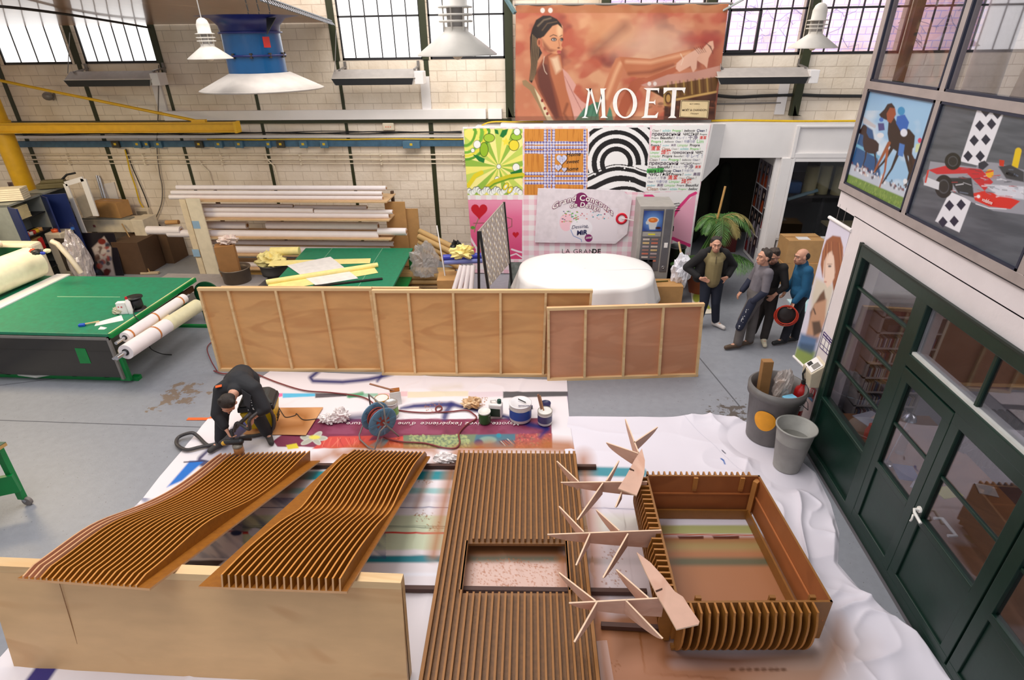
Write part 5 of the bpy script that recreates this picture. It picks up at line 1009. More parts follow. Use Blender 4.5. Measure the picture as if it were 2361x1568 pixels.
# ================= raw plywood blades =================
BLD = mat('raw beech ply', (216, 172, 150), .55, kind='wood', rgb2=(200, 150, 126), scale=26, stretch=(1, 1, 3))
BLE = mat('pale ply edge', (232, 200, 170), .6)
def blade(par, a, b, z, da, db, thk=.014, za=None):   # from root a to tip b (sight line points at height z)
    A_, B2 = g(*a, z), g(*b, za if za is not None else z); d = (B2-A_).normalized(); s_ = d.cross(Z_).normalized()*thk/2; n_ = 10; T, Bt = [], []
    for i in range(n_+1):
        f = i/n_; c_ = A_.lerp(B2, f); dep = 1.6*da*(1-f)**.6 if db == 0 else da+(db-da)*f
        T.append(c_); Bt.append(c_-Z_*max(.006, dep))
    m = MB(); K = n_+1; V = [v-s_ for v in T]+[v+s_ for v in T]+[v-s_ for v in Bt]+[v+s_ for v in Bt]; F_ = []; M_ = []
    for j in range(n_): F_ += [(j, j+1, 2*K+j+1, 2*K+j), (K+j+1, K+j, 3*K+j, 3*K+j+1), (j+1, j, K+j, K+j+1), (2*K+j, 2*K+j+1, 3*K+j+1, 3*K+j)]; M_ += [0, 0, 1, 1]
    F_ += [(0, 2*K, 3*K, K), (K-1, 2*K-1, 4*K-1, 3*K-1)]; M_ += [1, 1]; m.add(V, F_); m.m = M_; return m.build('blade', [BLD, BLE], par)
zz = .62
def star(label, mains, crosses, rest):
    a = g(*mains[0][0], zz); t = thing('plywood_star', label, 'plywood structure', (a.x, a.y, zz-.1), 'slotted plywood blade structures')
    for r_, tp, dep in mains+crosses: blade(t, r_, tp, zz, dep, 0)
    return t
star('slotted plywood structure of thin blades nearest the turquoise stripe, its end on the box corner', [((1492, 1110), (1293, 1112), .13)], [((1334, 1110), (1284, 1063), .08), ((1398, 1108), (1427, 1062), .08), ((1390, 1113), (1331, 1198), .10), ((1434, 1132), (1419, 1169), .07)], 0)
star('middle slotted structure of thin plywood blades, its longest ending on the box side', [((1525, 1222), (1262, 1232), .15)], [((1346, 1226), (1289, 1167), .08), ((1428, 1223), (1375, 1175), .08), ((1360, 1230), (1328, 1303), .09), ((1448, 1230), (1390, 1332), .11)], 0)
star('lowest slotted plywood structure of thin blades, nearest the viewer above the pierced panel', [((1532, 1378), (1312, 1390), .15)], [((1373, 1385), (1289, 1320), .09), ((1495, 1378), (1421, 1313), .10), ((1376, 1388), (1324, 1480), .10), ((1443, 1384), (1528, 1472), .10)], 0)
t = thing('plywood_star', 'upper plywood cluster of three blades pointing at the white cloth, above the box corner', 'plywood structure', g(1470, 1040, zz), 'slotted plywood blade structures')
blade(t, (1472, 1042), (1442, 966), zz+.1, .11, 0); blade(t, (1472, 1045), (1398, 1020), zz+.1, .12, 0); blade(t, (1462, 1020), (1516, 984), zz+.1, .10, 0)
def plate(outline, z0, z1, label, slot):
    ys = [o_[1] for o_ in outline]; P_ = [g(x, y, z0+(z1-z0)*(y-min(ys))/(max(ys)-min(ys))) for x, y in outline]; m = MB(); m.prism(P_, (0, 0, -.016)); m.m = [0 if i < 2 else 1 for i in range(len(m.m))]
    tt = thing('plywood_cutout', label, 'plywood blade', P_[0]); m.build('plate', [BLD, BLE], tt)
    sp_ = [g(x, y, z0+(z1-z0)*(y-min(ys))/(max(ys)-min(ys)))+Z_*.001 for x, y in slot]; MB().prism(sp_, (0, 0, .0015)).build('slot', mat('dark slot', (70, 40, 24), .8), tt)
plate([(1480, 1034), (1487, 1062), (1486, 1090), (1478, 1118), (1468, 1142), (1425, 1126), (1443, 1098), (1462, 1062)], .72, .66, 'tapered plywood blade lying face up at the far left corner of the box', [(1452, 1079), (1462, 1084), (1462, 1087), (1451, 1083)])
plate([(1468, 1273), (1500, 1297), (1530, 1330), (1556, 1364), (1575, 1376), (1590, 1400), (1613, 1433), (1611, 1439), (1560, 1451), (1540, 1415), (1514, 1370), (1490, 1322)], .66, .64, 'long tapered plywood blade lying face up across the near left corner of the box', [(1511, 1362), (1527, 1356), (1527, 1360), (1513, 1366)])

# ================= framed plywood panels standing in a row =================
OK = mat('okoume plywood', (216, 162, 104), .55, kind='wood', rgb2=(190, 132, 80), scale=22, stretch=(.45, 1, 1.3)); OK2 = mat('reddish okoume plywood', (206, 146, 110), .55, kind='wood', rgb2=(188, 126, 90), scale=20, stretch=(.4, 1, 1.5))
def framed(label, bl, br, tl, tr, h, nst, m_, studs=None):
    bl, br = g(*bl), g(*br); tl, tr = g(*tl, h), g(*tr, h)
    t = thing('framed_plywood_board', label, 'framed panel', bl, 'framed plywood panels standing in a row')
    n_ = (br-bl).cross(tl-bl).normalized(); n_ = -n_ if n_.y > 0 else n_     # towards the viewer
    MB().prism([bl-n_*.04, br-n_*.04, tr-n_*.04, tl-n_*.04], -n_*.012).build('sheet', m_, t)
    def rail(a, b, w_=.045, d_=.05):
        m = MB(); m.bar(a-n_*.015, b-n_*.015, d_, w_, up=(b-a).cross(n_)); m.build('rail', PINE, t)
    e = (tl-bl).normalized()*.022; ex = (br-bl).normalized()*.022
    rail(bl+e, br+e); rail(tl-e, tr-e); 
    for s_ in [0.0]+studs+[1.0]:
        a, b = bl.lerp(br, s_), tl.lerp(tr, s_); k_ = ex*(1 if s_ == 0 else (-1 if s_ == 1 else 0)); rail(a+e*2+k_, b-e*2+k_, .036, .046)
    return t
h1 = 1.49
framed('left framed plywood panel of the row, its left stiles leaning, behind the bending painter', (505, 856), (884, 857), (454, 664), (856, 664), h1, 4, OK, [.175, .45, .72])
framed('middle framed plywood panel of the row, with five bays behind the smaller one', (880, 866), (1258, 868), (858, 668), (1366, 668), h1, 5, OK, [.17, .44, .72, .86-.0]) if 0 else None
# the middle panel runs behind the third one
blm, brm = g(881, 866), g(881, 866)+Vector((3.42, .09, 0))
t = thing('framed_plywood_board', 'middle framed plywood panel of the row, partly hidden by the smaller reddish one', 'framed panel', blm, 'framed plywood panels standing in a row')
tlm = g(857, 669, h1); trm = g(1367, 669, h1); brm = Vector((trm.x-.03, blm.y+.12, 0)); n_ = (brm-blm).cross(tlm-blm).normalized(); n_ = -n_ if n_.y > 0 else n_
MB().prism([blm-n_*.04, brm-n_*.04, trm-n_*.04, tlm-n_*.04], -n_*.012).build('sheet', OK, t)
e = (tlm-blm).normalized()*.022; ex = (brm-blm).normalized()*.022
for a, b, s_ in [(blm+e, brm+e, .045), (tlm-e, trm-e, .045)]+[(blm.lerp(brm, f)+e*2+k_, tlm.lerp(trm, f)-e*2+k_, .036) for f, k_ in ((0, ex), (.165, ex*0), (.37, ex*0), (.585, ex*0), (.79, ex*0), (1, -ex))]:
    m = MB(); m.bar(a-n_*.015, b-n_*.015, .05 if s_ > .04 else .046, s_, up=(b-a).cross(n_)); m.build('rail', PINE, t)
framed('smaller reddish framed plywood panel standing in front at the right end of the row', (1262, 879), (1609, 868), (1261, 710), (1625, 700), 1.27, 4, OK2, [.245, .50, .74])
tag(MB().bar(g(500, 661, h1)+Vector((0, .10, -.06)), g(962, 663, h1)+Vector((0, .10, -.06)), .05, .045).build('pine_batten', PINE), 'loose pine batten lying behind the top edge of the left framed panel', 'batten')
# trestles behind that hold them up
for px, lb in ((650, 'left framed panel'), (1060, 'middle framed panel'), (1480, 'small reddish framed panel')):
    c_ = g(px, 860)+Vector((0, .95, 0)); tt = thing('prop', 'pine prop standing behind the %s' % lb, 'prop', c_); MB().bar(c_, c_+Vector((0, -.72, 1.1)), .04, .06).build('strut', PINE, tt)
# ================= helpers for loose things =================
def crumple(c, r, seed, amp=.35, n=26, freq=3.2):
    m = MB(); m.ell((0, 0, 0), 1, n=n); V = np.array(m.v); r = (r, r, r) if isinstance(r, (int, float)) else r
    k1 = vnoise(V[:, :2]*1.7+V[:, 2:]*1.3+50, freq, seed, 2); k2 = np.abs(vnoise(V[:, 1:]*1.7+V[:, :1]+80, freq*1.4, seed+1, 2)-.5)
    s = 1+amp*(k1-.5)*2-amp*1.6*np.clip(.12-k2, 0, .12)/.12*.5; V = V*s[:, None]*np.array(r)+np.array(tuple(c)); V[:, 2] = np.maximum(V[:, 2], c[2]-r[2]*.8)
    m.v = [tuple(v) for v in V]; m.s = [False]*len(m.s); return m
def roll(name, label, a, b, r, m, group=None, core=True, cat='paper roll', coremat=None, bands=None):
    a, b = Vector(a), Vector(b); t = thing(name, label, cat, (a+b)/2-Z_*r, group)
    d = (b-a).normalized(); mm = MB(); q_ = d.to_track_quat('Z', 'Y').to_matrix(); L_n = (b-a).length; ri = r*.45
    mm.lathe([(r, 0), (r, L_n)], a, 20, axis=q_, cap=False); mm.lathe([(ri, 0), (r, 0)], a, 20, axis=q_, cap=False, sm=False); mm.lathe([(r, L_n), (ri, L_n)], a, 20, axis=q_, cap=False, sm=False); mm.build('wound_sheet', m, t)
    if core: mm = MB(); mm.lathe([(ri, -.012), (ri, L_n+.012), (ri*.75, L_n+.012), (ri*.75, -.012), (ri, -.012)], a, 16, axis=q_, cap=False); mm.build('core', coremat or CARD, t)
    for f in bands or []: mm = MB(); mm.lathe([(r+.002, 0), (r+.002, .035)], a+d*L_n*f, 20, axis=q_, cap=False); mm.build('tape_band', mat('orange parcel tape', (196, 120, 60), .4), t)
    return t
KRAFT = mat('kraft board', (186, 140, 86), .75, var=.06); PAPER = mat('roll paper', (236, 226, 226), .5, var=.02)
def carton(label, c, size, rz, m=None, tape=True, name='cardboard_box', flaps=False):
    c = Vector(c); t = thing(name, label, 'box', c); m = m or KRAFT; sx_, sy, sz = size; R = Matrix.Rotation(rz, 3, 'Z')
    w_ = MB(); w_.obox(c+Z_*sz/2, size, rz); w_.build('carton', m, t, bev=.004)
    if tape: w_ = MB(); w_.obox(c+Z_*(sz+.001), (sx_*1.002, .05, .003), rz); w_.build('tape', mat('brown tape', (168, 122, 76), .35), t)
    if flaps:
        for s_ in (-1, 1): w_ = MB(); w_.obox(c+R@Vector((0, s_*(sy/2+.05), 0))+Z_*(sz+.03), (sx_, .14, .006), rot=R@Matrix.Rotation(s_*-.5, 3, 'X')); w_.build('flap', m, t)
    return t
def bin_(label, c, r0, r1, h, m, rim=.012, name='waste_bin', lip=0):
    c = Vector(c); t = thing(name, label, 'bin', c); w_ = .006
    pr = [(r0, 0), (r1*.97, h-.16*h*(1 if lip else .1)), ] + ([(r1*1.06, h-.16*h), (r1*1.08, h-.02)] if lip else []) + [(r1+rim, h-.02), (r1+rim, h), (r1-w_, h), (r1*.95-w_, h*.8), (r0-w_, .012), (0, .012)]
    MB().lathe(pr, c, 40, cap=False).lathe([(0, .001), (r0, 0)], c, 40, cap=False).build('body', m, t); return t
# ================= green finishing table at the left =================
GRT = mat('green table top', (20, 128, 92), .45, bump=.05, scale=60, rgb2=(34, 118, 84)); GRF = mat('bright green frame', (10, 130, 62), .4)
zt1 = .9; xr = -6.76; y0, y1 = 7.2, 9.5; xl = -11.6
t = thing('laminating_table', 'big green-topped laminating table with a huge white roll, at the left edge', 'machine', (-9, 8.3, 0))
MB().box((xl, y0, zt1-.05), (xr, y1, zt1)).build('table_top', GRT, t, bev=.006)
MB().box((xr, y0-.0, zt1-.07), (xr+.05, y1, zt1+.002)).build('edge_strip', GRF, t); MB().box((xr-.004, y0+.01, zt1), (xr+.02, y1, zt1+.006)).build('ruler_edge', mat('pale ruler strip', (206, 206, 150), .5), t)
MB().box((-9.52, y0-1.5, zt1-.0), (-9.25, y1+.05, zt1+.02)).build('white_ledge', WHITE, t)
fp = MB(); fp.box((xl, y0-.02, zt1-.1), (xr, y0+.02, zt1-.06)); fp.box((xr-.04, y0-.022, .1), (xr+.0, y0+.02, zt1-.06)); fp.box((xl, y0-.02, .10), (-9.2, y0+.02, .13)); fp.build('panel_frame', mat('grey frame', (128, 122, 118), .5), t)
MB().box((xl, y0-.01, .13), (xr-.03, y0, zt1-.1)).build('front_panel', mat('smoked panel', (38, 34, 30), .12, coat=.5), t)
MB().prism([wy(*q_, y0-.015) for q_ in ((172, 803), (196, 804), (210, 838), (185, 838))], (0, .004, 0)).build('window_cutout', GRF, t)
MB().box((xl, y0+.1, 0), (xr+.12, y0+.16, .06)).box((xr+.0, y0+.16, 0), (xr+.12, y0+.2, .07)).build('base_rail', GRF, t); MB().box((xl, y1-.3, 0), (xr+.5, y1-.24, .05)).build('base_rail', GRF, t)
for x in (-8.9, -7.75, -7.2, -6.95): MB().box((x, y0+.1, .05), (x+.08, y0+.14, .2)).build('foot', GRF, t)
MB().box((xr-.1, y0+.02, .05), (xr+.06, y0+.08, .5)).build('end_post', GRF, t)
for yy in (y0+.12, y1-.12): MB().box((xr-.3, yy-.02, .1), (xr-.2, yy+.02, zt1-.05)).box((-9.6, yy-.02, .0), (-9.5, yy+.02, zt1-.05)).build('leg', GRF, t)
MB().lathe([(.26, 0), (.26, .03)], (xr+.22, y1-.05, .58), 30, axis=Matrix.Rotation(-pi/2, 3, 'X')).box((xr+.05, y1-.1, .05), (xr+.38, y1-.06, .75)).build('end_plate', mat('dark green plate', (10, 70, 40), .4), t)
MB().box((xr-.02, y0+.3, zt1-.22), (xr+.02, y1-.1, zt1-.12)).build('apron', mat('rusty apron', (70, 40, 16), .6), t)
MB().tube([(-8.8, y0+.2, .16), (-8.6, y0+.05, .1), (-8.3, y0+.03, .08), (-8.0, y0+.1, .12)], .03, 8).build('air_hose', mat('pale hose', (196, 196, 190), .5), t)
for a, b, rr, lb, mm, bd in ((wx(288, 778, xr+.22), wx(424, 688, xr+.22), .085, 'white roll with orange tape bands, uppermost on the side of the green table', PAPER, (.05, .45, .9)), (wx(282, 812, xr+.27), wx(388, 733, xr+.27), .07, 'thin cream roll between two white rolls on the side of the green table', mat('cream paper', (232, 206, 162), .5), (.2, .8)), (wx(290, 812, xr+.46), wx(455, 705, xr+.46), .115, 'thick lowest roll, half white and half cream, on the side of the green table', PAPER, (.35,))):
    roll('vinyl_roll', lb, a, b, rr, mm, 'rolls hung on the side of the green table', bands=bd, coremat=BLACK)
    d = (b-a).normalized(); MB().tube([a-d*.2, b+d*.15], rr*.3, 10).build('spindle', CHROME, t)
a, b = wx(290, 812, xr+.46), wx(455, 705, xr+.46); mm = MB(); mm.tube([a.lerp(b, .53), b+(b-a)*.002], .119, 20); mm.build('cream_section', mat('cream vinyl', (222, 214, 176), .4), [o for o in bpy.data.objects if o.name == 'vinyl_roll.002'][0])
WARM = mat('warm white film', (252, 238, 204), .35)
roll('film_roll', 'huge warm white film roll lying along the left end of the green table', (-9.95, 6.3, 1.215), (-9.72, 9.38, 1.215), .29, WARM, core=True)
roll('film_roll', 'thin pinkish roller above the huge white film roll', (-10.75, 7.0, 1.56), (-10.3, 9.44, 1.56), .075, mat('pink film', (240, 216, 196), .4), core=True)
g_ = MB(); g_.box((-10.6, 9.5, .0), (-9.75, 9.75, 1.52)); g_.build('gear_housing', CREAMP, t, bev=.05); MB().box((-10.62, 9.47, .8), (-9.95, 9.5, 1.46)).build('gear_cover', mat('dark green plate', (10, 70, 40), .4), t, bev=.01)
MB().tube([(-9.7, 9.9, 1.45), (-9.6, 9.9, 1.4), (-9.45, 9.9, 1.1), (-9.35, 9.9, .8)], .05, 10).build('drain_pipe', CREAMP, t)
for i, (px, c, sz) in enumerate(((78, (200, 70, 40), .07), (86, (30, 28, 28), .09), (96, (60, 60, 70), .06), (100, (40, 60, 170), .05), (110, (230, 210, 170), .07))):
    p_ = g(px, 583+(i % 2)*4, 1.53); tag(crumple(p_+Z_*sz*.5, (sz, sz*.8, sz*.6), i, .2, 12).build('workshop_clutter', mat('clutter %d' % i, c, .5)), ['red and white tape dispenser', 'small black tool', 'dark grey cable clump', 'blue rag', 'cream tape roll'][i]+' on top of the cream gear housing at the left', 'tool')
# things on the green table
sp = g(318, 713, zt1); t = thing('cable_spool', 'black plastic spool with dark cord on the corner of the green table', 'spool', sp)
MB().lathe([(.13, 0), (.13, .015), (.06, .015), (.06, .21), (.13, .21), (.13, .225), (.02, .225)], sp, 28).build('spool', BLACK, t); MB().lathe([(.062, .02), (.10, .06), (.10, .17), (.062, .2)], sp, 24, cap=False).build('cord', BLK, t)
cable('loose_cord', [sp+Vector((.05, -.1, .1)), (xr+.03, sp.y-.3, zt1+.02), g(355, 770, .6), g(345, 800, .3), g(370, 815, .05), g(396, 818, .01)], .008, BLK, 'thin black cord hanging from the spool over the table edge to the floor')
bx = g(288, 722, zt1); t = thing('white_carton', 'small white carton with red dots standing on the green table beside the spool', 'carton', bx); MB().obox(bx+Z_*.10, (.14, .09, .2), .2).build('carton', LW, t, bev=.004); MB().obox(bx+Vector((.02, -.05, .13)), (.02, .004, .02), .2).obox(bx+Vector((-.03, -.05, .13)), (.02, .004, .02), .2).build('red_dots', mat('red dot', (206, 40, 50), .5), t)
bt = g(303, 722, zt1); t = thing('glue_bottle', 'white bottle with a red cap beside the white carton on the green table', 'bottle', bt); MB().lathe([(.04, 0), (.04, .2), (.02, .23), (.015, .25)], bt, 20).build('bottle', LW, t); MB().lathe([(.018, .25), (.016, .29)], bt, 12).build('cap', mat('red cap', (206, 30, 40), .4), t)
tag(crumple(g(276, 722, zt1)+Z_*.05, (.1, .08, .06), 5, .3).build('paper_scrap', mat('dull paper', (190, 184, 160), .7)), 'crumpled grey-green paper beside the white carton on the green table', 'paper')
def leaf(label, pts, z, m, name='paper_sheet', cat='paper', th=.003): mm = MB(); mm.prism([g(x, y, z) for x, y in pts], (0, 0, th)); return tag(mm.build(name, m), label, cat)
leaf('white printed sheet lying at the near corner of the green table', [(222, 744), (280, 727), (285, 739), (240, 748), (218, 752)], zt1+.001, LW); leaf('small white card near the front edge of the green table', [(232, 753), (247, 756), (240, 760), (226, 760)], zt1+.001, LW)
br = g(190, 752, zt1); t = thing('paint_brush', 'blue brush with a wooden handle at the front edge of the green table', 'brush', br); MB().obox(br+Z_*.02, (.09, .06, .04), .3).build('head', mat('blue plastic', (20, 80, 190), .5), t, bev=.008); MB().bar(br+Vector((.04, .02, .03)), br+Vector((.2, .12, .03)), .02, .015).build('handle', PINE, t)
leaf('long thin pale score line strip on the green table', [(132, 683.5), (277, 684.4), (277, 685.2), (132, 684.6)], zt1, mat('scratch', (150, 190, 150), .6), 'chalk_line', 'line', .001)
# grey desk corner, green trestle at lower left
sl = mat('grey steel sheet', (150, 146, 142), .45); tag(MB().box((-14, 9.9, 0), (-11.5, 10.4, 1.75)).box((-11.5, 9.95, 0), (-11.42, 10.35, 1.75)).build('steel_cabinet', sl, bev=.01), 'dull grey steel cabinet side at the far left behind the film roll', 'cabinet')
carton('tall opened cardboard carton beside the grey steel cabinet at the far left', g(42, 640, .35)*1.0, (.55, .3, 1.1), .3, mat('pale cardboard', (206, 184, 150), .8), tape=False)
t = thing('green_trestle', 'green wheeled trestle cut off by the left edge of the picture', 'trestle', g(60, 1165))
w0 = g(64, 1163); w1_ = g(-6, 1030, .86); tp = g(14, 1020, .92)
MB().prism([tp, tp+Vector((-1.2, 0, 0)), tp+Vector((-1.2, -.9, 0)), tp+Vector((-.12, -.9, 0))], (0, 0, -.04)).build('top', mat('chipboard top', (190, 150, 90), .7), t); MB().prism([tp+Z_*.006, tp+Vector((-1.2, 0, .006)), tp+Vector((-1.2, -.9, .006)), tp+Vector((-.12, -.9, .006))], (0, 0, -.005)).build('cover', mat('dark green cover', (6, 70, 52), .5), t)
MB().bar(w0+Vector((-.02, 0, .1)), w1_, .07, .06).build('leg', GRF, t); q_ = (w0+Vector((-.02, 0, .1))).lerp(w1_, .35); MB().bar(q_+Vector((.06, -.03, 0)), q_+Vector((-1.2, -.6, 0)), .05, .24).build('cross_rail', GRF, t)
MB().lathe([(.055, -.018), (.055, .018)], w0+Vector((.02, 0, .055)), 20, axis=Matrix.Rotation(pi/2, 3, 'X')).build('caster', mat('grey caster', (120, 112, 108), .5), t); MB().bar(w0+Vector((-.03, 0, .13)), w0+Vector((.02, 0, .06)), .05, .035).build('caster_fork', CHROME, t)
# ================= cabinets and clutter against the left wall =================
A1, A2, B2 = g(16, 474, 1.95), g(92, 447, 1.95), g(152, 427, 1.95)
dv = (A2-A1); dv.z = 0; dv.normalize(); bk = Vector((-dv.y, dv.x, 0))
CABG = mat('cabinet grey', (146, 148, 142), .5); NVY = mat('navy enamel door', (30, 44, 96), .35)
def cabinet(label, P0, P1, hh=1.95):
    a, b = Vector((P0.x, P0.y, 0)), Vector((P1.x, P1.y, 0)); t = thing('metal_cabinet', label, 'cabinet', a); dp = .42; m = MB(); w_ = .02
    d = (b-a).normalized(); k_ = Vector((-d.y, d.x, 0))
    def slab(p, q_, z0, z1, dep, off=0): o_ = k_*off; m.hexa([p+o_+Z_*z0, q_+o_+Z_*z0, q_+o_+k_*dep+Z_*z0, p+o_+k_*dep+Z_*z0, p+o_+Z_*z1, q_+o_+Z_*z1, q_+o_+k_*dep+Z_*z1, p+o_+k_*dep+Z_*z1])
    slab(a, a+d*w_, 0, hh, dp); slab(b-d*w_, b, 0, hh, dp); slab(a, b, hh-.04, hh, dp); slab(a, b, 0, .06, dp); slab(a, b, 0, hh, .02, dp); m.build('body', CABG, t)
    for z in (.42, .82, 1.2, 1.56): m = MB(); slab(a+d*w_, b-d*w_, z, z+.02, dp-.02, .02); m.build('shelf', mat('dark shelf', (40, 40, 42), .5), t)
    return t, a, b, d, k_
c1, a1, b1, d1, k1 = cabinet('left open metal cabinet crammed with tapes and boxes under the yellow crane column', A1, A2)
c2, a2, b2, d2, k2 = cabinet('right open metal cabinet with a wide navy door, next to the white frame', A2+dv*.05, B2)
def doorp(par, hinge, dirv, w_, m_): m = MB(); q_ = hinge+dirv*w_; s_ = dirv.cross(Z_)*.015; m.hexa([hinge-s_+Z_*.05, q_-s_+Z_*.05, q_+s_+Z_*.05, hinge+s_+Z_*.05, hinge-s_+Z_*1.92, q_-s_+Z_*1.92, q_+s_+Z_*1.92, hinge+s_+Z_*1.92]); return m.build('door', m_, par, bev=.004)
doorp(c1, a1, (-k1*.76-d1*.46).normalized(), .36, NVY); doorp(c1, b1, (-k1*.72-d1*.60).normalized(), .36, NVY); doorp(c2, a2+d2*.0, (-k2*.97+d2*.22).normalized(), .46, NVY)
rg = random.Random(21)
def shelfitem(nm, lb, par_a, d, k_, f, z, m): p_ = par_a+d*f+k_*.1+Z_*z; return p_
st = thing('paper_stack', 'stack of cream paper sheets on the top shelf of the left open cabinet', 'paper', a1+d1*.3+k1*.2+Z_*1.58); m = MB()
for i in range(12): m.obox(a1+d1*.33+k1*.2+Z_*(1.59+i*.022), (.5, .3, .018), atan2(d1.y, d1.x)+rg.uniform(-.04, .04))
m.build('sheets', mat('cream sheets', (232, 214, 166), .7), st)
its = [('orange tape roll', (226, 90, 40), .25), ('white tape roll', (226, 220, 210), .36), ('yellow tape roll', (226, 180, 40), .55), ('tan tape roll', (200, 150, 90), .66), ('red tape roll', (196, 50, 40), .45)]
for i, (lb, c, f) in enumerate(its):
    p_ = a1+d1*f+k1*.08+Z_*1.225; tag(MB().lathe([(.03, 0), (.065, 0), (.065, .07), (.03, .07), (.03, 0)], p_, 20, cap=False).build('tape_roll', mat(lb, c, .4)), lb+' on the second shelf of the left open cabinet', 'tape')
carton('brown carton with a red printed side on the third shelf of the left cabinet', a1+d1*.42+k1*.2+Z_*.845, (.36, .28, .28), atan2(d1.y, d1.x)); 
p_ = a1+d1*.52+k1*.03+Z_*.99; m = MB(); m.obox(p_, (.14, .006, .24), atan2(d1.y, d1.x)); tag(m.build('red_box', mat('red printed card', (206, 30, 34), .5)), 'red and white box end beside the brown carton in the left cabinet', 'box')
tag(MB().lathe([(.05, 0), (.1, 0), (.1, .04), (.05, .04), (.05, 0)], a1+d1*.35+k1*.08+Z_*.445, 20, cap=False).build('wire_coil', mat('pale wire', (214, 214, 206), .5)), 'coil of pale wire on the lowest visible shelf of the left cabinet', 'wire')
# on top of the cabinets
p_ = g(20, 465, 1.97); t = thing('paper_stack', 'stack of thick cream pads on top of the left cabinet at the picture edge', 'paper', p_); m = MB()
for i in range(6): m.obox(p_+Vector((-.15, .15, .02+i*.04)), (.7, .32, .034), .35)
m.build('pads', mat('cream pads', (238, 226, 200), .7), t)
p_ = g(125, 431, 1.97); t = thing('guillotine_cutter', 'old olive metal paper cutter with a black handle on top of the right cabinet', 'cutter', p_); MB().obox(p_+Z_*.05, (.55, .35, .1), .35).build('bed', mat('olive enamel', (104, 94, 62), .5), t, bev=.01); MB().obox(p_+Vector((.03, 0, .13)), (.45, .16, .06), .35).build('clamp', mat('olive enamel', (104, 94, 62), .5), t, bev=.01); MB().tube([p_+Vector((.2, .05, .15)), p_+Vector((.32, .1, .25)), p_+Vector((.5, .15, .28))], .022, 8).build('handle', BLACK, t)
p_ = wy(30, 430, YB-.02); P_ = plane_grid(tuple(wy(16, 420, YB-.02)), tuple(wy(48, 420, YB-.02)), tuple(wy(56, 446, YB-.02)), tuple(wy(26, 446, YB-.02)), 30, 20); pp = Paint(proj(P_.reshape(-1, 3)), (130, 104, 96)); pp.ell(40, 436, 8, 10, (50, 36, 40), 4); pp.ell(24, 430, 5, 8, (80, 60, 56), 4); tag(sheet('wall_poster', P_, pp.c, PRINT), 'small faded brown poster on the wall behind the yellow column', 'poster')
# yellow jib crane
YC_ = mat('crane yellow', (214, 164, 20), .4, bump=.1, scale=30); base = wy(70, 437, 12.3)
t = thing('jib_crane', 'yellow steel jib crane with its long arm across the left back wall', 'crane', (base.x, 12.3, 0))
bx_ = base.x-.1; MB().lathe([(.19, 0), (.19, 4.95)], (bx_, 12.3, 0), 28).build('column', YC_, t); za, zb = wy(40, 297, 12.1).z, wy(548, 305, 12.1).z; xe = wy(547, 290, 12.1).x; zz_ = (wy(300, 305, 12.1).z)
m = MB(); m.box((bx_+.05, 12.0, zz_+.0), (xe, 12.16, zz_+.02)).box((bx_+.05, 12.0, zz_+.18), (xe, 12.16, zz_+.2)).box((bx_+.05, 12.07, zz_), (xe, 12.09, zz_+.2)); m.build('arm', YC_, t); MB().box((xe-.02, 11.98, zz_-.01), (xe+.03, 12.18, zz_+.21)).build('end_stop', YC_, t)
MB().lathe([(.22, 0), (.22, .25)], (bx_, 12.3, zz_-.03), 28).build('collar', YC_, t)
q1, q2 = wy(2, 186, 12.1), wy(455, 279, 12.1); MB().tube([q1, q2], .03, 8).build('tie_rod', YC_, t); MB().box((q2.x-.1, 12.04, zz_+.19), (q2.x+.2, 12.12, zz_+.25)).build('rod_bracket', YC_, t)
# plotter on stand with the box, artwork panel, broom ...
py = 12.45; pl = wy(187, 512, py); t = thing('plotter', 'cream wide-format plotter on a stand against the left wall, a carton on top', 'plotter', (pl.x+.7, py, 0)); zp = wy(190, 535, py).z
x0, x1 = wy(187, 520, py).x, wy(310, 520, py).x
MB().box((x0, py, zp), (x1, py+.4, zp+.3)).build('body', CREAMP, t, bev=.01); MB().box((x1, py-.08, zp-.22), (x1+.3, py+.42, zp+.33)).build('side_housing', CREAMP, t, bev=.012); MB().box((x0+.05, py+.02, zp+.3), (x1-.1, py+.22, zp+.33)).build('lid', mat('grey lid', (140, 140, 132), .4), t)
MB().box((x0+.3, py-.004, zp+.12), (x0+.36, py, zp+.18)).build('badge', mat('faded badge', (150, 90, 90), .6), t)
for x in (x0+.1, x1+.1): MB().box((x, py+.12, 0), (x+.08, py+.2, zp)).build('leg', CREAMP, t)
cb_ = wy(262, 502, py+.2); carton('tan cardboard box with a white label standing on the cream plotter', (cb_.x, py+.25, zp+.335), (.72, .36, .36), -.15)
p_ = Vector((cb_.x+.2, py+.04, zp+.335+.26)); tag(MB().obox(p_, (.12, .004, .08), -.15).build('address_label', LW), 'small white address label on the tan box above the plotter', 'label')
P_ = plane_grid(tuple(wy(188, 537, 11.9)), tuple(wy(262, 537, 11.9)), tuple(wy(286, 640, 11.75)), tuple(wy(210, 640, 11.75)), 90, 110); pp = Paint(proj(P_.reshape(-1, 3)), (30, 26, 34)); rg = random.Random(9)
pp.poly([(212, 572), (240, 545), (256, 570), (258, 600), (266, 636), (250, 640), (232, 620), (222, 596)], (186, 170, 166), 4)
for i in range(26): x, y = 222+rg.random()*34, 560+rg.random()*72; pp.ell(x, y, rg.uniform(3, 8), rg.uniform(2, 7), rg.choice([(150, 50, 40), (60, 70, 100), (206, 196, 190), (90, 60, 50), (30, 30, 40)]), 3, .8, rg.random()*3)
pp.ell(235, 557, 9, 7, (120, 44, 36), 3); pp.ell(246, 628, 7, 9, (90, 30, 30), 3)
tag(sheet('artwork', P_, pp.c, GLOSSP, thick=.02), 'dark artwork panel with a pale and red abstract figure leaning under the plotter', 'picture')
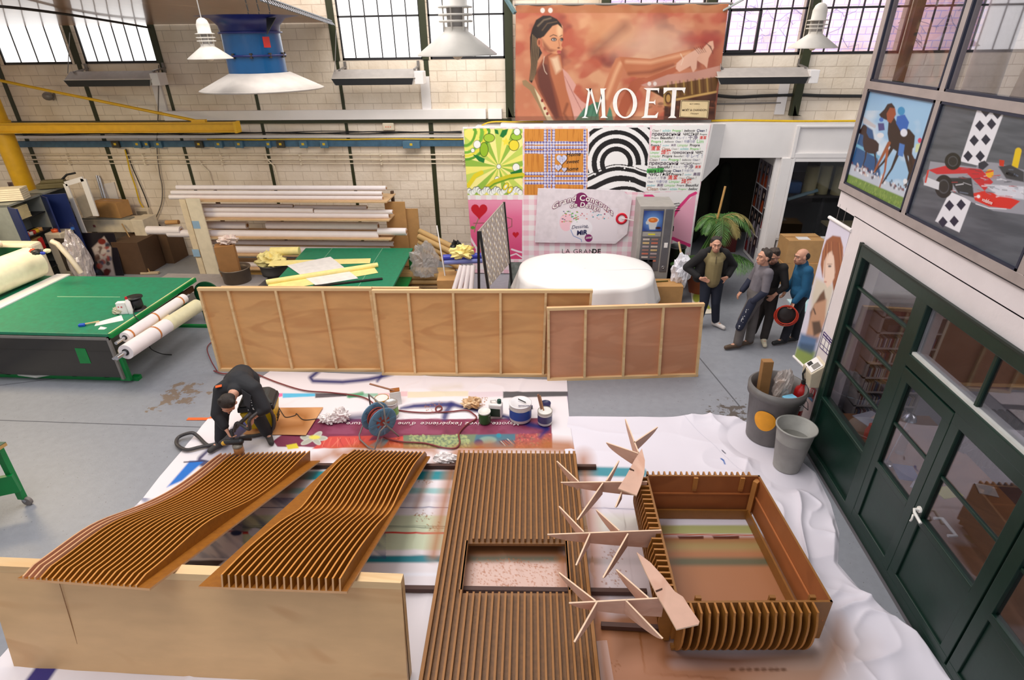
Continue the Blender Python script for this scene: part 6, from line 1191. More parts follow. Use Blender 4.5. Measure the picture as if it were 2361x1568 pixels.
SILV = mat('bubble wrap', (206, 196, 196), .25, .35, bump=.8, scale=30, var=.15); p_ = g(207, 660); MB_ = crumple((p_.x, p_.y, .57), (.22, .2, .70), 3, .25, 34, 1.6); tag(MB_.build('wrapped_roll', SILV), 'upright roll wrapped in silvery bubble film behind the green table', 'roll')
p_ = wy(193, 550, 11.6); t = thing('water_bottle', 'small clear plastic water bottle on top of the bubble-wrapped roll', 'bottle', (p_.x-.08, 11.5, 1.15)); MB().lathe([(.035, 0), (.035, .14), (.012, .19), (.012, .21)], (p_.x-.08, 11.5, 1.15), 16).build('bottle', clear_glass('pet', (.8, .86, .95)), t); MB().lathe([(.0355, .04), (.0355, .09)], (p_.x-.08, 11.5, 1.15), 16, cap=False).build('label', mat('blue label', (60, 110, 190), .4), t)
wf = [(151, 424), (192, 412), (222, 498), (185, 505)]; YW_ = 12.0
t = thing('white_frame_unit', 'tall white laminated frame with grey slats leaning beside the navy cabinet door', 'frame', (wy(185, 505, YW_).x, YW_, 0)); m = MB(); c4 = [wy(*q_, YW_) for q_ in wf]
m.bar(c4[0], c4[1], .03, .1); m.bar(c4[1], c4[2]-Z_*.0, .03, .13, up=(1, 0, 0)); m.bar(c4[0], c4[3]-Z_*1.0, .1, .03, up=(0, 1, 0)); m.build('frame', WHITE, t)
m = MB()
for i in range(16): f = .42+.036*i; m.bar(c4[0].lerp(c4[3], f)+Vector((.08, .02, 0)), c4[1].lerp(c4[2], f)+Vector((-.05, .02, 0)), .01, .03)
m.build('slats', mat('grey slats', (150, 140, 128), .6), t)
tag(MB().box((wy(125, 552, 11.5).x, 11.3, 0), (wy(160, 552, 11.5).x, 11.7, 1.15)).build('cream_cabinet', CREAMP, bev=.02), 'narrow cream cabinet with an orange tape roll on top, in front of the navy door', 'cabinet'); p_ = Vector((wy(140, 550, 11.5).x, 11.45, 1.15)); tag(MB().lathe([(.03, 0), (.08, 0), (.08, .06), (.03, .06), (.03, 0)], p_, 20, cap=False).build('tape_roll', mat('orange tape roll', (226, 90, 40), .4)), 'bright orange tape roll on the narrow cream cabinet', 'tape')
MB().box((wy(129, 560, 11.29).x, 11.28, .3), (wy(158, 560, 11.29).x, 11.295, 1.05)).build('glass_door', mat('smoked door', (84, 74, 66), .15), bpy.data.objects['cream_cabinet'])
for i, (px, py_) in enumerate(((222, 404), (227, 405), (230, 410))):
    a_ = wy(px, py_, YB-.05); b_ = wy(px+14, py_+60, YB-.25); tag(MB().tube([a_, (b_.x, b_.y, max(0, b_.z-.4))], .02, 8).build('metal_rod', CHROME), ['leftmost', 'middle', 'rightmost'][i]+' of three thin metal rods leaning on the wall behind the tan box', 'rod', 'metal rods leaning on the back wall')
tag(MB().prism([wy(239, 424, YB-.03), wy(262, 420, YB-.03), wy(276, 470, YB-.03), wy(246, 470, YB-.03)], (0, .02, 0)).build('white_board', WHITE), 'white board edge leaning on the wall right of the metal rods', 'board')
dkb = mat('dark brown wood', (84, 60, 42), .6); c_ = g(300, 640); tag(MB().box((c_.x-.35, c_.y+.2, 0), (c_.x+.3, c_.y+.9, .78)).build('brown_drawer_unit', dkb, bev=.005), 'dark brown drawer unit behind the broom under the plotter', 'drawer unit'); c_ = g(345, 612); tag(MB().box((c_.x-.15, c_.y+.15, 0), (c_.x+.55, c_.y+.75, .72)).build('brown_box_unit', mat('brown hardboard', (96, 70, 48), .7)), 'brown hardboard box between the drawer unit and the roll rack', 'box')
b0 = g(347, 632); t = thing('broom', 'broom with a long wooden handle standing left of the roll rack', 'broom', b0); MB().obox(b0+Z_*.03, (.42, .09, .05), .1).build('head', mat('pale broom head', (190, 170, 140), .7), t, bev=.01); MB().tube([b0+Z_*.05, wy(281, 516, b0.y+.5)], .014, 8).build('handle', mat('worn wood', (166, 130, 84), .6), t)
# ================= roll rack =================
YR = 11.62
t = thing('roll_rack', 'long wooden rack stacked with white paper rolls against the left back wall', 'rack', (-6, YR+.4, 0))
CHIP = mat('laminated chipboard', (226, 212, 186), .6)
for (pa, pb, yy, mm_) in (((412, 460), (426, 460), YR+.0, mat('raw chipboard face', (222, 202, 170), .7)), ((427, 458), (459, 458), YR-.03, CHIP)):
    a_, b_ = wy(*pa, yy), wy(*pb, yy); MB().box((a_.x, yy, 0), (b_.x, yy+.03, a_.z)).build('end_panel', mm_, t)
m = MB(); xa, xb = wy(427, 460, YR).x, wy(459, 458, YR).x
for y_ in (518, 583): p_ = wy(448, y_, YR-.034); m.box((p_.x-.04, YR-.033, p_.z-.09), (p_.x+.12, YR-.031, p_.z+.08))
m.build('stickers', mat('blue line sticker', (150, 180, 206), .5), t)
xe_ = wy(897, 500, YR+.4).x
for y_ in (464, 506, 549, 589, 621):
    z_ = wy(600, y_, YR+.02).z; MB().box((xa, YR+.02, z_-.025), (xe_+.1, YR+.75, z_)).build('shelf', mat('shelf board', (206, 170, 128), .7), t); 
for x in (-7.7, xe_): 
    MB().box((x, YR+.7, 0), (x+.06, YR+.78, wy(600, 430, YR+.7).z-.1)).build('upright', dkb, t)
MB().box((xe_-.1, YR+.5, .2), (xe_+.35, YR+.53, wy(600, 464, YR+.5).z)).build('cardboard_backing', KRAFT, t); MB().box((xe_+.1, YR+.6, 0), (xe_+.6, YR+.63, 1.5)).build('cardboard_backing', KRAFT, t)
MB().box((xa+.05, YR+.1, .02), (xe_-1.5, YR+.6, .22)).build('bottom_box', mat('ochre box', (176, 136, 74), .7), t)
sh = ['top', 'second', 'third', 'fourth', 'lowest']
RR = [(408, 890, 433, 5.2, 0, 'rearmost, highest'), (396, 881, 445, 4.6, 0, 'middle'), (392, 882, 455.5, 5.2, 0, 'front'), (457, 676, 474, 4, 1, 'short grey-white upper left'), (680, 846, 478, 5, 1, 'brown-ended upper right'), (457, 723, 484.5, 5.4, 1, 'half-length middle'), (726, 905, 488, 5, 1, 'right-hand middle'), (457, 897, 496.5, 6.4, 1, 'full-length front'),
 (458, 570, 519, 8.4, 2, 'thick short left'), (616, 872, 520, 8.4, 2, 'thick film-wrapped right'), (389, 874, 540, 8.4, 2, 'longest, left-projecting front'), (341, 418, 531, 9, 2, 'far left projecting'), (872, 937, 534, 8.4, 2, 'far right projecting film-wrapped'), (460, 907, 560, 5.4, 3, 'thin rear'), (459, 900, 577, 8.4, 3, 'thick front'), (462, 660, 610, 6, 4, 'single left')]
for x0_, x1_, y_, r_, s_, nm in RR:
    yy = YR+.2+(.12 if y_ in (433, 474, 478, 519, 520, 560) else .0); a_, b_ = wy(x0_, y_, yy), wy(x1_, y_, yy); zc_ = (a_.z+b_.z)/2; kk = (b_.x-a_.x)/(x1_-x0_)
    roll('paper_roll', '%s white paper roll on the %s shelf of the roll rack' % (nm, sh[s_]), (a_.x, yy, zc_), (b_.x, yy, zc_), r_*kk, PAPER, 'white paper rolls on the rack')
roll('paper_roll', 'short brown cardboard tube sticking out left of the roll rack', wy(383, 513, YR+.4), wy(412, 512, YR+.4), .05, KRAFT)
# bins by the rack
c_ = g(560, 690); tb = bin_('tall metal bin stuffed with folded cardboard in front of the roll rack', c_, .24, .29, .72, mat('dull steel bin', (126, 112, 98), .35, .5), name='metal_bin'); c_.z = .6
carton('folded brown carton sticking up out of the tall metal bin', c_+Vector((-.1, 0, -.02)), (.36, .26, .62), .4, mat('bin carton', (160, 112, 64), .8), tape=False); tag(crumple(c_+Vector((-.02, .05, .68)), (.2, .14, .1), 8, .5).build('paper_scraps', mat('white scrap', (226, 206, 196), .7)), 'torn white paper on top of the carton in the metal bin', 'paper')
c_ = g(645, 672); bin_('grey plastic bin filled with yellow paper beside the second green table', c_, .22, .30, .66, mat('grey bin', (84, 80, 76), .5), name='grey_bin'); YP = mat('pale yellow paper', (246, 228, 150), .6)
tag(crumple(c_+Vector((-.05, 0, .72)), (.30, .26, .16), 12, .45).build('crumpled_paper', YP), 'crumpled pale yellow paper heaped in the grey bin', 'paper'); leafp = c_+Vector((.3, .1, .86)); tag(MB().tube([c_+Vector((-.1, .2, .84)), c_+Vector((.5, .25, .84))], .09, 16).build('yellow_paper_roll', YP), 'loose roll of yellow paper lying over the grey bin', 'paper')
# second green table
zt3 = .8; TA, TB_, TC_, TD = g(622, 662, zt3), g(705, 572, zt3), g(952, 572, zt3), g(905, 662, zt3); TA = TA+(TA-TB_)*.05; TD = TD+(TD-TC_)*.05
t = thing('green_cutting_table', 'second green cutting table covered with yellow and white paper, behind the framed panels', 'table', ((TA+TC_)/2).xy.to_3d())
MB().prism([TA, TD, TC_, TB_], (0, 0, -.04)).build('top', GRT, t); 
for f in (.25, .72): a_, b_ = TB_.lerp(TC_, f), TA.lerp(TD, f); MB().bar(a_+Z_*.001, b_+Z_*.001, .015, .003).build('joint_line', mat('pale line', (110, 160, 130), .6), t)
for P_ in (TA, TB_, TC_, TD): q_ = P_.lerp((TA+TC_)/2, .06); MB().box((q_.x-.03, q_.y-.03, 0), (q_.x+.03, q_.y+.03, zt3-.04)).build('leg', GRF, t)
MB().bar(TC_.lerp(TA, .06)-Z_*.5, TD.lerp(TB_, .06)-Z_*.5, .3, .03).build('low_shelf', GRF, t)
leaf('long pale yellow paper strip across the back of the second green table', [(628, 601), (855, 596), (853, 607), (617, 614)], zt3+.004, YP); leaf('large white sheet lying askew on the second green table', [(661, 612), (762, 592), (826, 642), (728, 658)], zt3+.009, LW); leaf('pale yellow sheet under the white one at the front of the second green table', [(618, 660), (620, 648), (864, 618), (872, 629), (700, 660)], zt3+.004, YP)
a_, b_ = g(614, 651, zt3+.04), g(871, 611, zt3+.04); tag(MB().tube([a_, b_], .05, 18).build('yellow_paper_tube', YP), 'long rolled pale yellow paper tube lying diagonally on the second green table', 'paper roll')
tag(MB().bar(g(722, 660, zt3+.02), g(882, 642, zt3+.02), .07, .015).build('black_ruler', BLACK), 'long black and white cutting ruler at the front of the second green table', 'ruler')
tag(MB().box((-8.3, 9.9, 0), (-6.0, 10.9, .42)).build('grey_crate', mat('grey panel', (150, 142, 140), .6)), 'low grey board box behind the left framed panel', 'box')
# ================= painting gear on the ground sheet =================
def can(label, px, py, r, h, body, top, lid=True, handle=True, band=None, name='paint_can'):
    c = g(px, py)+Z_*.03; t = thing(name, label, 'paint can', c)
    MB().lathe([(r*.96, 0), (r, .01), (r, h)], c, 30).build('body', body, t)
    if lid: MB().lathe([(r, h-.01), (r*1.04, h), (r*1.04, h+.012), (r*.9, h+.012), (r*.85, h+.004), (0, h+.004)], c, 30, cap=False).build('lid', top, t)
    else: MB().lathe([(r*1.03, h-.02), (r*1.03, h+.005), (r*.95, h+.005), (r*.95, h-.04), (0, h-.04)], c, 30, cap=False).build('paint_surface', top, t)
    if band: MB().lathe([(r+.002, h*.2), (r+.002, h*.75)], c, 30, cap=False).build('label', band, t)
    if handle: MB().tube([c+Vector((r*cos(a_), -r*.6-abs(sin(a_))*.0, h*.85-.0+.35*r*sin(a_))) for a_ in np.linspace(pi, 2*pi, 9)], .004, 5).build('handle', CHROME, t)
    return c
WC = mat('white can', (222, 220, 214), .4); OCH = mat('ochre paint', (176, 124, 40), .35); 
can('white and blue paint bucket with a printed lid, largest of the paint tins', 1200, 968, .155, .26, WC, mat('white lid', (226, 222, 224), .4), band=mat('blue tin label', (40, 80, 160), .4)); c_ = g(1202, 925, .31)
mb = MB(); a = g(1212, 934, .312); text(mb, 'Comus', a, Vector((-1, -.05, 0)), Vector((0, -1, 0)), .07, .01, 'C'); tag(mb.build('lid_lettering', NAVY), 'upside-down lettering on the lid of the white and blue paint bucket', 'lettering')
tag(MB().tube([g(1195, 920, .32), g(1212, 928, .32)], .008, 6).build('marker_pen', BLACK), 'black marker pen lying on the lid of the big paint bucket', 'pen')
can('small dark green paint tin with a white lid left of the white canister', 1118, 976, .085, .17, mat('green tin', (44, 92, 44), .35), WC)
c = can('white paint pot with brush and sticks standing in it, rightmost of the tins', 1256, 978, .10, .20, WC, mat('grey paint', (170, 160, 150), .4), lid=False, band=mat('dark tin label', (70, 70, 110), .4))
for dx, dy, m_, lb in ((-.03, .02, mat('stained stick', (150, 104, 80), .7), 'broad paint-stained stick'), (0, -.01, mat('brush handle', (180, 130, 90), .6), 'wooden paint brush')): tag(MB().bar(c+Vector((dx, dy, .12)), c+Vector((dx-.07, dy+.05, .42)), .035 if dx else .015, .012).build('paint_stick', m_), lb+' standing in the rightmost paint pot', 'stick')
can('small navy pot behind the rightmost white pot', 1258, 950, .07, .12, mat('navy pot', (30, 40, 90), .4), mat('navy lid', (30, 36, 80), .4), handle=False)
can('white and green tin with a silver lid standing behind the blue hose reel', 906, 962, .09, .22, WC, mat('silver lid', (190, 186, 184), .3, .6), band=mat('green tin label', (130, 180, 90), .4))
can('open white can of ochre paint behind the blue hose reel', 884, 948, .10, .2, WC, OCH, lid=False)
c = g(914, 930); t = thing('white_carton', 'open white carton with ochre stains and a stirring stick behind the hose reel', 'carton', c); MB().obox(c+Z_*.12, (.16, .12, .22), .3).build('carton', LW, t); MB().obox(c+Z_*.235, (.14, .10, .012), .3).build('stained_inside', mat('stain brown', (150, 86, 30), .6), t)
tag(MB().bar(c+Vector((.0, -.02, .24)), g(852, 885, .35), .03, .012).build('stirring_stick', mat('stained stick', (150, 104, 80), .7)), 'long wooden stirring stick leaning from the white carton to the left', 'stick')
c = g(1144, 962)+Z_*.03; t = thing('canister', 'white plastic canister with a green cap and dark label between the tins', 'canister', c); MB().obox(c+Z_*.11, (.19, .12, .22), -.1).build('body', LW, t, bev=.02); MB().lathe([(.03, .22), (.03, .27)], c+Vector((.05, 0, 0)), 16).build('cap', mat('green cap', (20, 70, 60), .4), t); MB().tube([c+Vector((-.07, 0, .21)), c+Vector((-.07, 0, .26)), c+Vector((0, 0, .27)), c+Vector((.02, 0, .22))], .012, 8).build('handle', LW, t); MB().obox(c+Vector((-.005, -.063, .09)), (.14, .004, .13), -.1).build('label', mat('dark label', (40, 60, 46), .4), t)
RAGW = mat('white rag', (236, 228, 226), .7, bump=.2); RAGS = mat('stained rag', (222, 196, 160), .7, rgb2=(176, 116, 50), var=.2)
for (px, py, r, sd, m_, lb) in ((760, 976, (.14, .08, .07), 1, RAGW, 'crumpled white paper rag left of the hose reel, stained brown'), (790, 972, (.12, .09, .11), 2, RAGW, 'white paper rag right beside the stained rag near the hose reel'), (1088, 940, (.14, .10, .08), 3, RAGS, 'brown-stained crumpled rag behind the hose'), (1030, 1068, (.16, .08, .07), 4, RAGW, 'white rag between the second slatted board and the pierced panel')): c = g(px, py)+Z_*(r[2]*.8+.02); tag(crumple(c, r, sd, .5, 30, 4).build('rag', m_), lb, 'rag')
for px, py, lb in ((1222, 937, 'between bucket and pot'), (1225, 944, 'just left of the rightmost pot')): tag(MB().lathe([(.02, 0), (.02, .03)], g(px, py)+Z_*.02, 12).build('black_stopper', BLACK), 'small black cap lying on the sheet '+lb, 'cap')
# hose reel
c = g(880, 1010)+Z_*.05; t = thing('hose_reel', 'blue hose reel with red air hose on a bent steel stand among the paint tins', 'hose reel', c)
ax = Vector((1, -.95, 0)).normalized(); qx = ax.to_track_quat('Z', 'Y').to_matrix(); ce = c+Z_*.27; BLR = mat('reel blue', (88, 124, 150), .45)
for s_ in (-.10, .09):
    m = MB(); m.lathe([(.03, 0), (.2, 0), (.21, .01), (.2, .02), (.03, .02), (.03, 0)], ce+ax*s_, 32, axis=qx, cap=False)
    for k_ in range(8): a_ = pi*k_/4; v_ = qx@Vector((cos(a_), sin(a_), 0)); m.bar(ce+ax*(s_+.01)+v_*.05, ce+ax*(s_+.01)+v_*.19, .03, .035, up=ax)
    m.build('flange', BLR, t)
HOSE = mat('red air hose', (150, 56, 46), .45); m = MB(); P_ = [ce+ax*(-.1+.2*((i*.02) % 1))+qx@Vector((cos(i*.35), sin(i*.35), 0))*(.10+.0006*i) for i in range(90)]; m.tube(P_, .009, 6); m.tube([ce-ax*.115, ce+ax*.115], .10, 20); m.build('wound_hose', HOSE, t)
m = MB(); f = ax.cross(Z_)
for s_ in (-.19, .19): m.tube([ce+ax*s_*1.0, ce+ax*s_+f*.1-Z_*.05, ce+ax*s_*1.1+f*.22-Z_*.27, ce-ax*0+ax*s_*.6+f*.26-Z_*.27], .011, 8); m.tube([ce+ax*s_, ce+ax*s_-f*.16-Z_*.27], .011, 8)
m.tube([ce+ax*.12+f*.26-Z_*.27, ce-ax*.12+f*.26-Z_*.27], .011, 8).tube([ce-ax*.19, ce-ax*.19+Z_*.3, ce+ax*.19+Z_*.3, ce+ax*.19], .011, 8).tube([ce-ax*.2, ce+ax*.2], .012, 8); m.build('stand', GREY, t)
RH = mat('maroon hose', (122, 48, 50), .5)
cable('air_hose', [g(x, y, .035) for x, y in ((493, 855), (520, 862), (560, 852), (590, 862), (640, 882), (700, 900), (760, 905), (820, 912), (850, 922), (870, 940))], .011, RH, 'maroon air hose running from the framed panel past the painter to the reel')
cable('air_hose', [g(x, y, .03) for x, y in ((500, 780), (478, 800), (485, 828), (500, 855))], .008, RH, 'loop of thin maroon hose on the floor left of the framed panels')
cable('air_hose', [g(x, y, .035) for x, y in ((905, 944), (950, 950), (1000, 951), (1018, 944), (1015, 936), (1005, 940), (1010, 950), (1040, 949), (1075, 946), (1092, 955), (1098, 965), (1075, 980), (1058, 1000), (1060, 1020), (1050, 1033), (1020, 1032), (980, 1022), (930, 1019), (900, 1014), (885, 1008))], .011, RH, 'maroon air hose looping to the right of the reel and back')
# vacuum
c = g(612, 985)+Z_*.05; t = thing('vacuum_cleaner', 'yellow and black wet vacuum cleaner behind the bending painter', 'vacuum cleaner', c); YV = mat('vac yellow', (222, 184, 16), .4)
def box_taper(m, c, w0_, d0_, w1_, d1_, z0, z1, rz):
    R = Matrix.Rotation(rz, 3, 'Z'); m.hexa([c+R@Vector((x*w_/2, y*d_/2, z)) for z, w_, d_ in ((z0, w0_, d0_), (z1, w1_, d1_)) for x, y in ((-1, -1), (1, -1), (1, 1), (-1, 1))]); return m
box_taper(MB(), c, .34, .28, .46, .38, .02, .34, .25).build('tank', YV, t, bev=.03); box_taper(MB(), c, .48, .40, .46, .38, .35, .43, .25).build('rim', BLACK, t, bev=.02); box_taper(MB(), c, .46, .38, .30, .26, .43, .54, .25).build('motor_head', mat('vac grey lid', (62, 62, 60), .5), t, bev=.03)
MB().tube([c+Vector((-.1, -.05, .52)), c+Vector((-.09, -.05, .6)), c+Vector((.1, .0, .6)), c+Vector((.11, 0, .52))], .016, 8).build('carry_handle', BLACK, t)
m = MB()
for i in range(3): m.obox(c+Matrix.Rotation(.25, 3, 'Z')@Vector((.215+.008*i, -.04, .12+.045*i)), (.012, .16, .012), .25)
m.build('vent_slots', BLACK, t)
cable('vacuum_cable', [g(x, y, .04) for x, y in ((640, 935), (652, 955), (660, 962), (680, 958), (684, 954), (700, 968), (735, 966), (760, 972))], .006, BLK, 'thin black mains cable from the vacuum cleaner across the cardboard')
SUC = mat('ribbed grey hose', (62, 58, 58), .5, bump=.6, scale=60)
cable('suction_hose', [g(597, 955, .3), g(622, 950, .32), g(632, 965, .25), g(628, 990, .08), g(600, 1002, .05), g(565, 1008, .05), g(520, 1020, .05), g(465, 1030, .05), g(430, 1037, .05), g(408, 1025, .05), g(412, 1008, .06), g(440, 998, .1), g(455, 1005, .06), g(478, 1026, .05), g(500, 1024, .05), g(520, 1012, .3), g(545, 985, .6), g(565, 965, .75), g(578, 953, .78)], .024, SUC, 'ribbed dark suction hose looping over the sheet left of the painter')
# ================= bins by the office, extinguisher, wall sensor =================
GP = mat('big grey bin plastic', (104, 100, 98), .5, var=.1); c = g(1766, 1005)+Z_*.01; tb = bin_('big dark grey bin with a round orange patch, full of offcuts, beside the office front', c, .26, .335, .82, GP, name='big_bin', lip=1)
R_ = lambda z: .26+(.335*.97-.26)*z/.69+.003; a0 = -pi/2-.62; N_ = 26; m = MB()
rows = []
for k_ in (0, .25, .5, .75, 1): rows.append([c+Vector((R_(z)*cos(an), R_(z)*sin(an), z)) for an, z in [(a0+.46*k_*cos(2*pi*i/N_), .40+.155*k_*sin(2*pi*i/N_)) for i in range(N_)]])
for j in range(4): m.add(rows[j]+rows[j+1], [(i, (i+1) % N_, N_+(i+1) % N_, N_+i) for i in range(N_)], 0, True)
m.build('orange_patch', mat('orange patch', (236, 158, 10), .5), tb)
m = MB(); m.tube([c+Vector((.33*cos(a_), .33*sin(a_), .66)) for a_ in (-.9, -.75)]+[c+Vector((.40*cos(-.5), .40*sin(-.5), .56)), c+Vector((.39*cos(-.25), .39*sin(-.25), .6)), c+Vector((.33*cos(-.1), .33*sin(-.1), .68))], .006, 6); m.build('handle', CHROME, tb)
tag(MB().bar(c+Vector((-.14, .05, .3)), c+Vector((-.17, .08, 1.12)), .13, .10).build('cardboard_core', mat('dark kraft', (150, 108, 62), .75), bev=.006), 'tall square brown cardboard core sticking out of the big grey bin', 'cardboard')
tag(crumple(c+Vector((.06, .02, .76)), (.11, .09, .26), 31, .35, 30, 1.5).build('plastic_bag', mat('clear film', (206, 196, 190), .2, bump=.5, alpha=.6)), 'crumpled clear plastic bag sticking out of the big grey bin', 'bag'); tag(MB().tube([c+Vector((.02, .0, .3)), c+Vector((.03, .03, .85))], .05, 12).build('beige_tube', mat('beige tube', (190, 150, 120), .6)), 'beige cardboard tube inside the clear bag in the big bin', 'tube')
tag(MB().obox(c+Vector((.13, -.12, .68)), (.16, .12, .05), .4).build('blue_packet', mat('light blue foam', (130, 200, 232), .6), bev=.01), 'light blue packet lying inside the big grey bin', 'packet')
c2_ = g(1812, 1076)+Z_*.01; bin_('smaller light grey empty bin standing in front of the big one', c2_, .155, .225, .62, mat('light grey plastic', (150, 148, 142), .5, var=.08), name='small_bin')
e0 = Vector((3.22, 6.42, .34)); t = thing('fire_extinguisher', 'red fire extinguisher with a black hose hung on the white wall strip', 'fire extinguisher', e0); RED = mat('extinguisher red', (176, 24, 24), .25, coat=.5)
MB().lathe([(.05, 0), (.08, .02), (.082, .04), (.082, .38), (.07, .43), (.03, .46), (.03, .49)], e0, 28).build('cylinder', RED, t); MB().lathe([(.025, .49), (.03, .53)], e0, 12).bar(e0+Vector((-.02, -.02, .55)), e0+Vector((.09, .04, .57)), .02, .015).build('valve', mat('black valve', (40, 36, 36), .4), t)
MB().tube([e0+Vector((0, 0, .52)), e0+Vector((-.02, .03, .62)), e0+Vector((.02, .05, .72)), e0+Vector((.08, .05, .74)), e0+Vector((.13, .02, .66)), e0+Vector((.13, -.02, .5))], .013, 8).build('hose', BLACK, t)
m = MB(); m.lathe([(.0835, .12), (.0835, .30)], e0, 28, cap=False); m.f = [f for i_, f in enumerate(m.f) if 15 <= i_ % 28 <= 24]; m.m = [0]*len(m.f); m.s = [True]*len(m.f); m.build('label', LW, t); MB().box((XR-.09, e0.y-.02, e0.z+.3), (XR-.0, e0.y+.02, e0.z+.34)).build('bracket', GREY, t)
s0 = wx(1872, 862, XR-.09); t = thing('time_clock', 'cream time clock box with a slanted display on the white wall strip', 'time clock', s0); yy, zz2 = 6.42, s0.z-.14
MB().hexa([(XR-.14, yy-.13, zz2), (XR, yy-.13, zz2), (XR, yy+.13, zz2), (XR-.14, yy+.13, zz2), (XR-.16, yy-.13, zz2+.2), (XR, yy-.13, zz2+.34), (XR, yy+.13, zz2+.34), (XR-.16, yy+.13, zz2+.2)]).build('case', mat('beige case', (206, 192, 168), .45), t, bev=.012)
MB().prism([(XR-.15, yy-.11, zz2+.213), (XR-.03, yy-.11, zz2+.318), (XR-.03, yy+.11, zz2+.318), (XR-.15, yy+.11, zz2+.213)], (-.003, 0, .004)).build('front_plate', WHITE, t); MB().prism([(XR-.135, yy+.02, zz2+.232), (XR-.09, yy+.02, zz2+.271), (XR-.09, yy+.09, zz2+.271), (XR-.135, yy+.09, zz2+.232)], (-.003, 0, .004)).build('display', BLACK, t); MB().prism([(XR-.12, yy-.09, zz2+.245), (XR-.05, yy-.09, zz2+.306), (XR-.05, yy+.0, zz2+.306), (XR-.12, yy+.0, zz2+.245)], (-.003, 0, .004)).build('keypad', mat('grey keys', (130, 124, 120), .6), t)
# ================= middle background =================
t = None
# white draped table
Xc, Yc, wx2, wy2 = .60, 10.3, 1.28, .98; z0 = .88; na, nr = 110, 34; P_ = np.zeros((nr, na, 3)); k_ = 0
rad = np.linspace(0, 1.32, nr)
for i, r_ in enumerate(rad):
    for j in range(na):
        a_ = 2*pi*j/(na-1); se = (abs(cos(a_))**2.6+abs(sin(a_))**2.6)**(-1/2.6); rr = min(r_, 1.0); ex = max(0, r_-1.0)
        wob = .06*sin(7*a_+.6)+.05*sin(13*a_+2)+.03*sin(23*a_)
        x = Xc+wx2*se*cos(a_)*(rr+ex*(.3+wob*2.2)); y = Yc+wy2*se*sin(a_)*(rr+ex*(.3+wob*2.2)); z = z0-max(0, ex)*1.9+.012*sin(5*x+3*y)*(r_ < 1)-.03*max(0, rr-.9)/.1
        if ex > 0: z += .05*sin(5*a_)*ex/.32
        P_[i, j] = (x, y, max(.02, z))
t = thing('draped_table', 'round-cornered table completely covered by a white cloth, in front of the mural', 'table', (Xc, Yc, 0)); V_ = P_.reshape(-1, 3)
sheet('cloth', P_, np.tile(lin((236, 232, 230)), (len(V_), 1)), CLOTH, t, thick=.006)
for dx in (-.9, .9):
    for dy in (-.5, .5): MB().tube([(Xc+dx, Yc+dy, 0), (Xc+dx, Yc+dy, .83)], .03, 8).build('leg', GREY, t)
MB().box((Xc-.95, Yc-.65, .79), (Xc+.95, Yc+.65, .83)).build('table_top', CHIP, t)
# coffee machine
vx0, vx1, vy, vh = 1.66, 2.34, 11.2, 1.86; t = thing('coffee_vending_machine', 'tall grey coffee vending machine with a cup picture, in front of the mural', 'vending machine', ((vx0+vx1)/2, vy+.35, 0)); VG = mat('vending grey', (160, 154, 148), .45); VD = mat('vending dark grey', (96, 94, 98), .35)
MB().box((vx0, vy, .0), (vx1, vy+.75, vh)).build('cabinet', VG, t, bev=.012)
MB().box((vx0+.07, vy-.012, .52), (vx0+.47, vy, 1.80)).build('front_panel', VD, t, bev=.004); MB().box((vx0+.50, vy-.014, .50), (vx0+.64, vy, 1.80)).build('control_strip', VD, t, bev=.004)
P_ = plane_grid((vx0+.08, vy-.016, 1.77), (vx0+.46, vy-.016, 1.77), (vx0+.46, vy-.016, 1.36), (vx0+.08, vy-.016, 1.36), 60, 60); uv = np.stack([(P_.reshape(-1, 3)[:, 0]-vx0-.08)/.38*100, (1.77-P_.reshape(-1, 3)[:, 2])/.41*100], 1); pp = Paint(uv, (44, 66, 130)); pp.ell(50, 50, 46, 40, (90, 130, 190), 30); pp.poly([(24, 48), (76, 48), (66, 92), (36, 92)], (196, 196, 196), 3); pp.ell(50, 46, 30, 16, (206, 200, 196), 3); pp.ell(50, 46, 24, 12, (206, 110, 40), 3); pp.ell(46, 44, 10, 4, (226, 150, 80), 4); pp.ell(80, 84, 14, 6, (60, 30, 24), 3); pp.ell(22, 58, 8, 9, (196, 196, 196), 3)
sheet('coffee_picture', P_, pp.c, GLOSSP, t); MB().box((vx0+.09, vy-.02, 1.25), (vx0+.45, vy-.012, 1.34)).build('price_strip', mat('silver strip', (150, 146, 142), .4), t); m = MB(); m.box((vx0+.2, vy-.023, 1.28), (vx0+.34, vy-.02, 1.31)); m.build('yellow_display', mat('yellow display', (206, 196, 60), .4), t)
rg = random.Random(4)
for j in range(2):
    for i in range(7): MB().box((vx0+.11+j*.17, vy-.02, 1.17-i*.075), (vx0+.24+j*.17, vy-.012, 1.205-i*.075)).build('selection_button', mat('sel %d' % ((i*2+j) % 5), [(196, 180, 170), (150, 110, 100), (200, 170, 120), (190, 110, 90), (170, 150, 150)][(i*2+j) % 5], .4), t)
MB().box((vx0+.1, vy-.02, .56), (vx0+.35, vy-.012, .76)).build('cup_hatch', mat('dark hatch', (26, 24, 26), .2), t); MB().box((vx0+.54, vy-.022, 1.02), (vx0+.61, vy-.014, 1.12)).build('notice', LW, t); MB().lathe([(.03, 0), (.03, .012), (.02, .012), (.02, 0)], (vx0+.57, vy-.012, .6), 18, axis=Matrix.Rotation(pi/2, 3, 'X'), cap=False).build('coin_return', CHROME, t); MB().box((vx1, vy+.02, 1.35), (vx1+.02, vy+.06, 1.45)).build('lock', BLACK, t)
c = g(1555, 680); c = Vector((vx1+.2, 11.5, 0)); bin_('round black waste bin between the vending machine and the palm pot', c, .15, .17, .95, mat('black bin', (34, 32, 34), .4), name='black_bin')
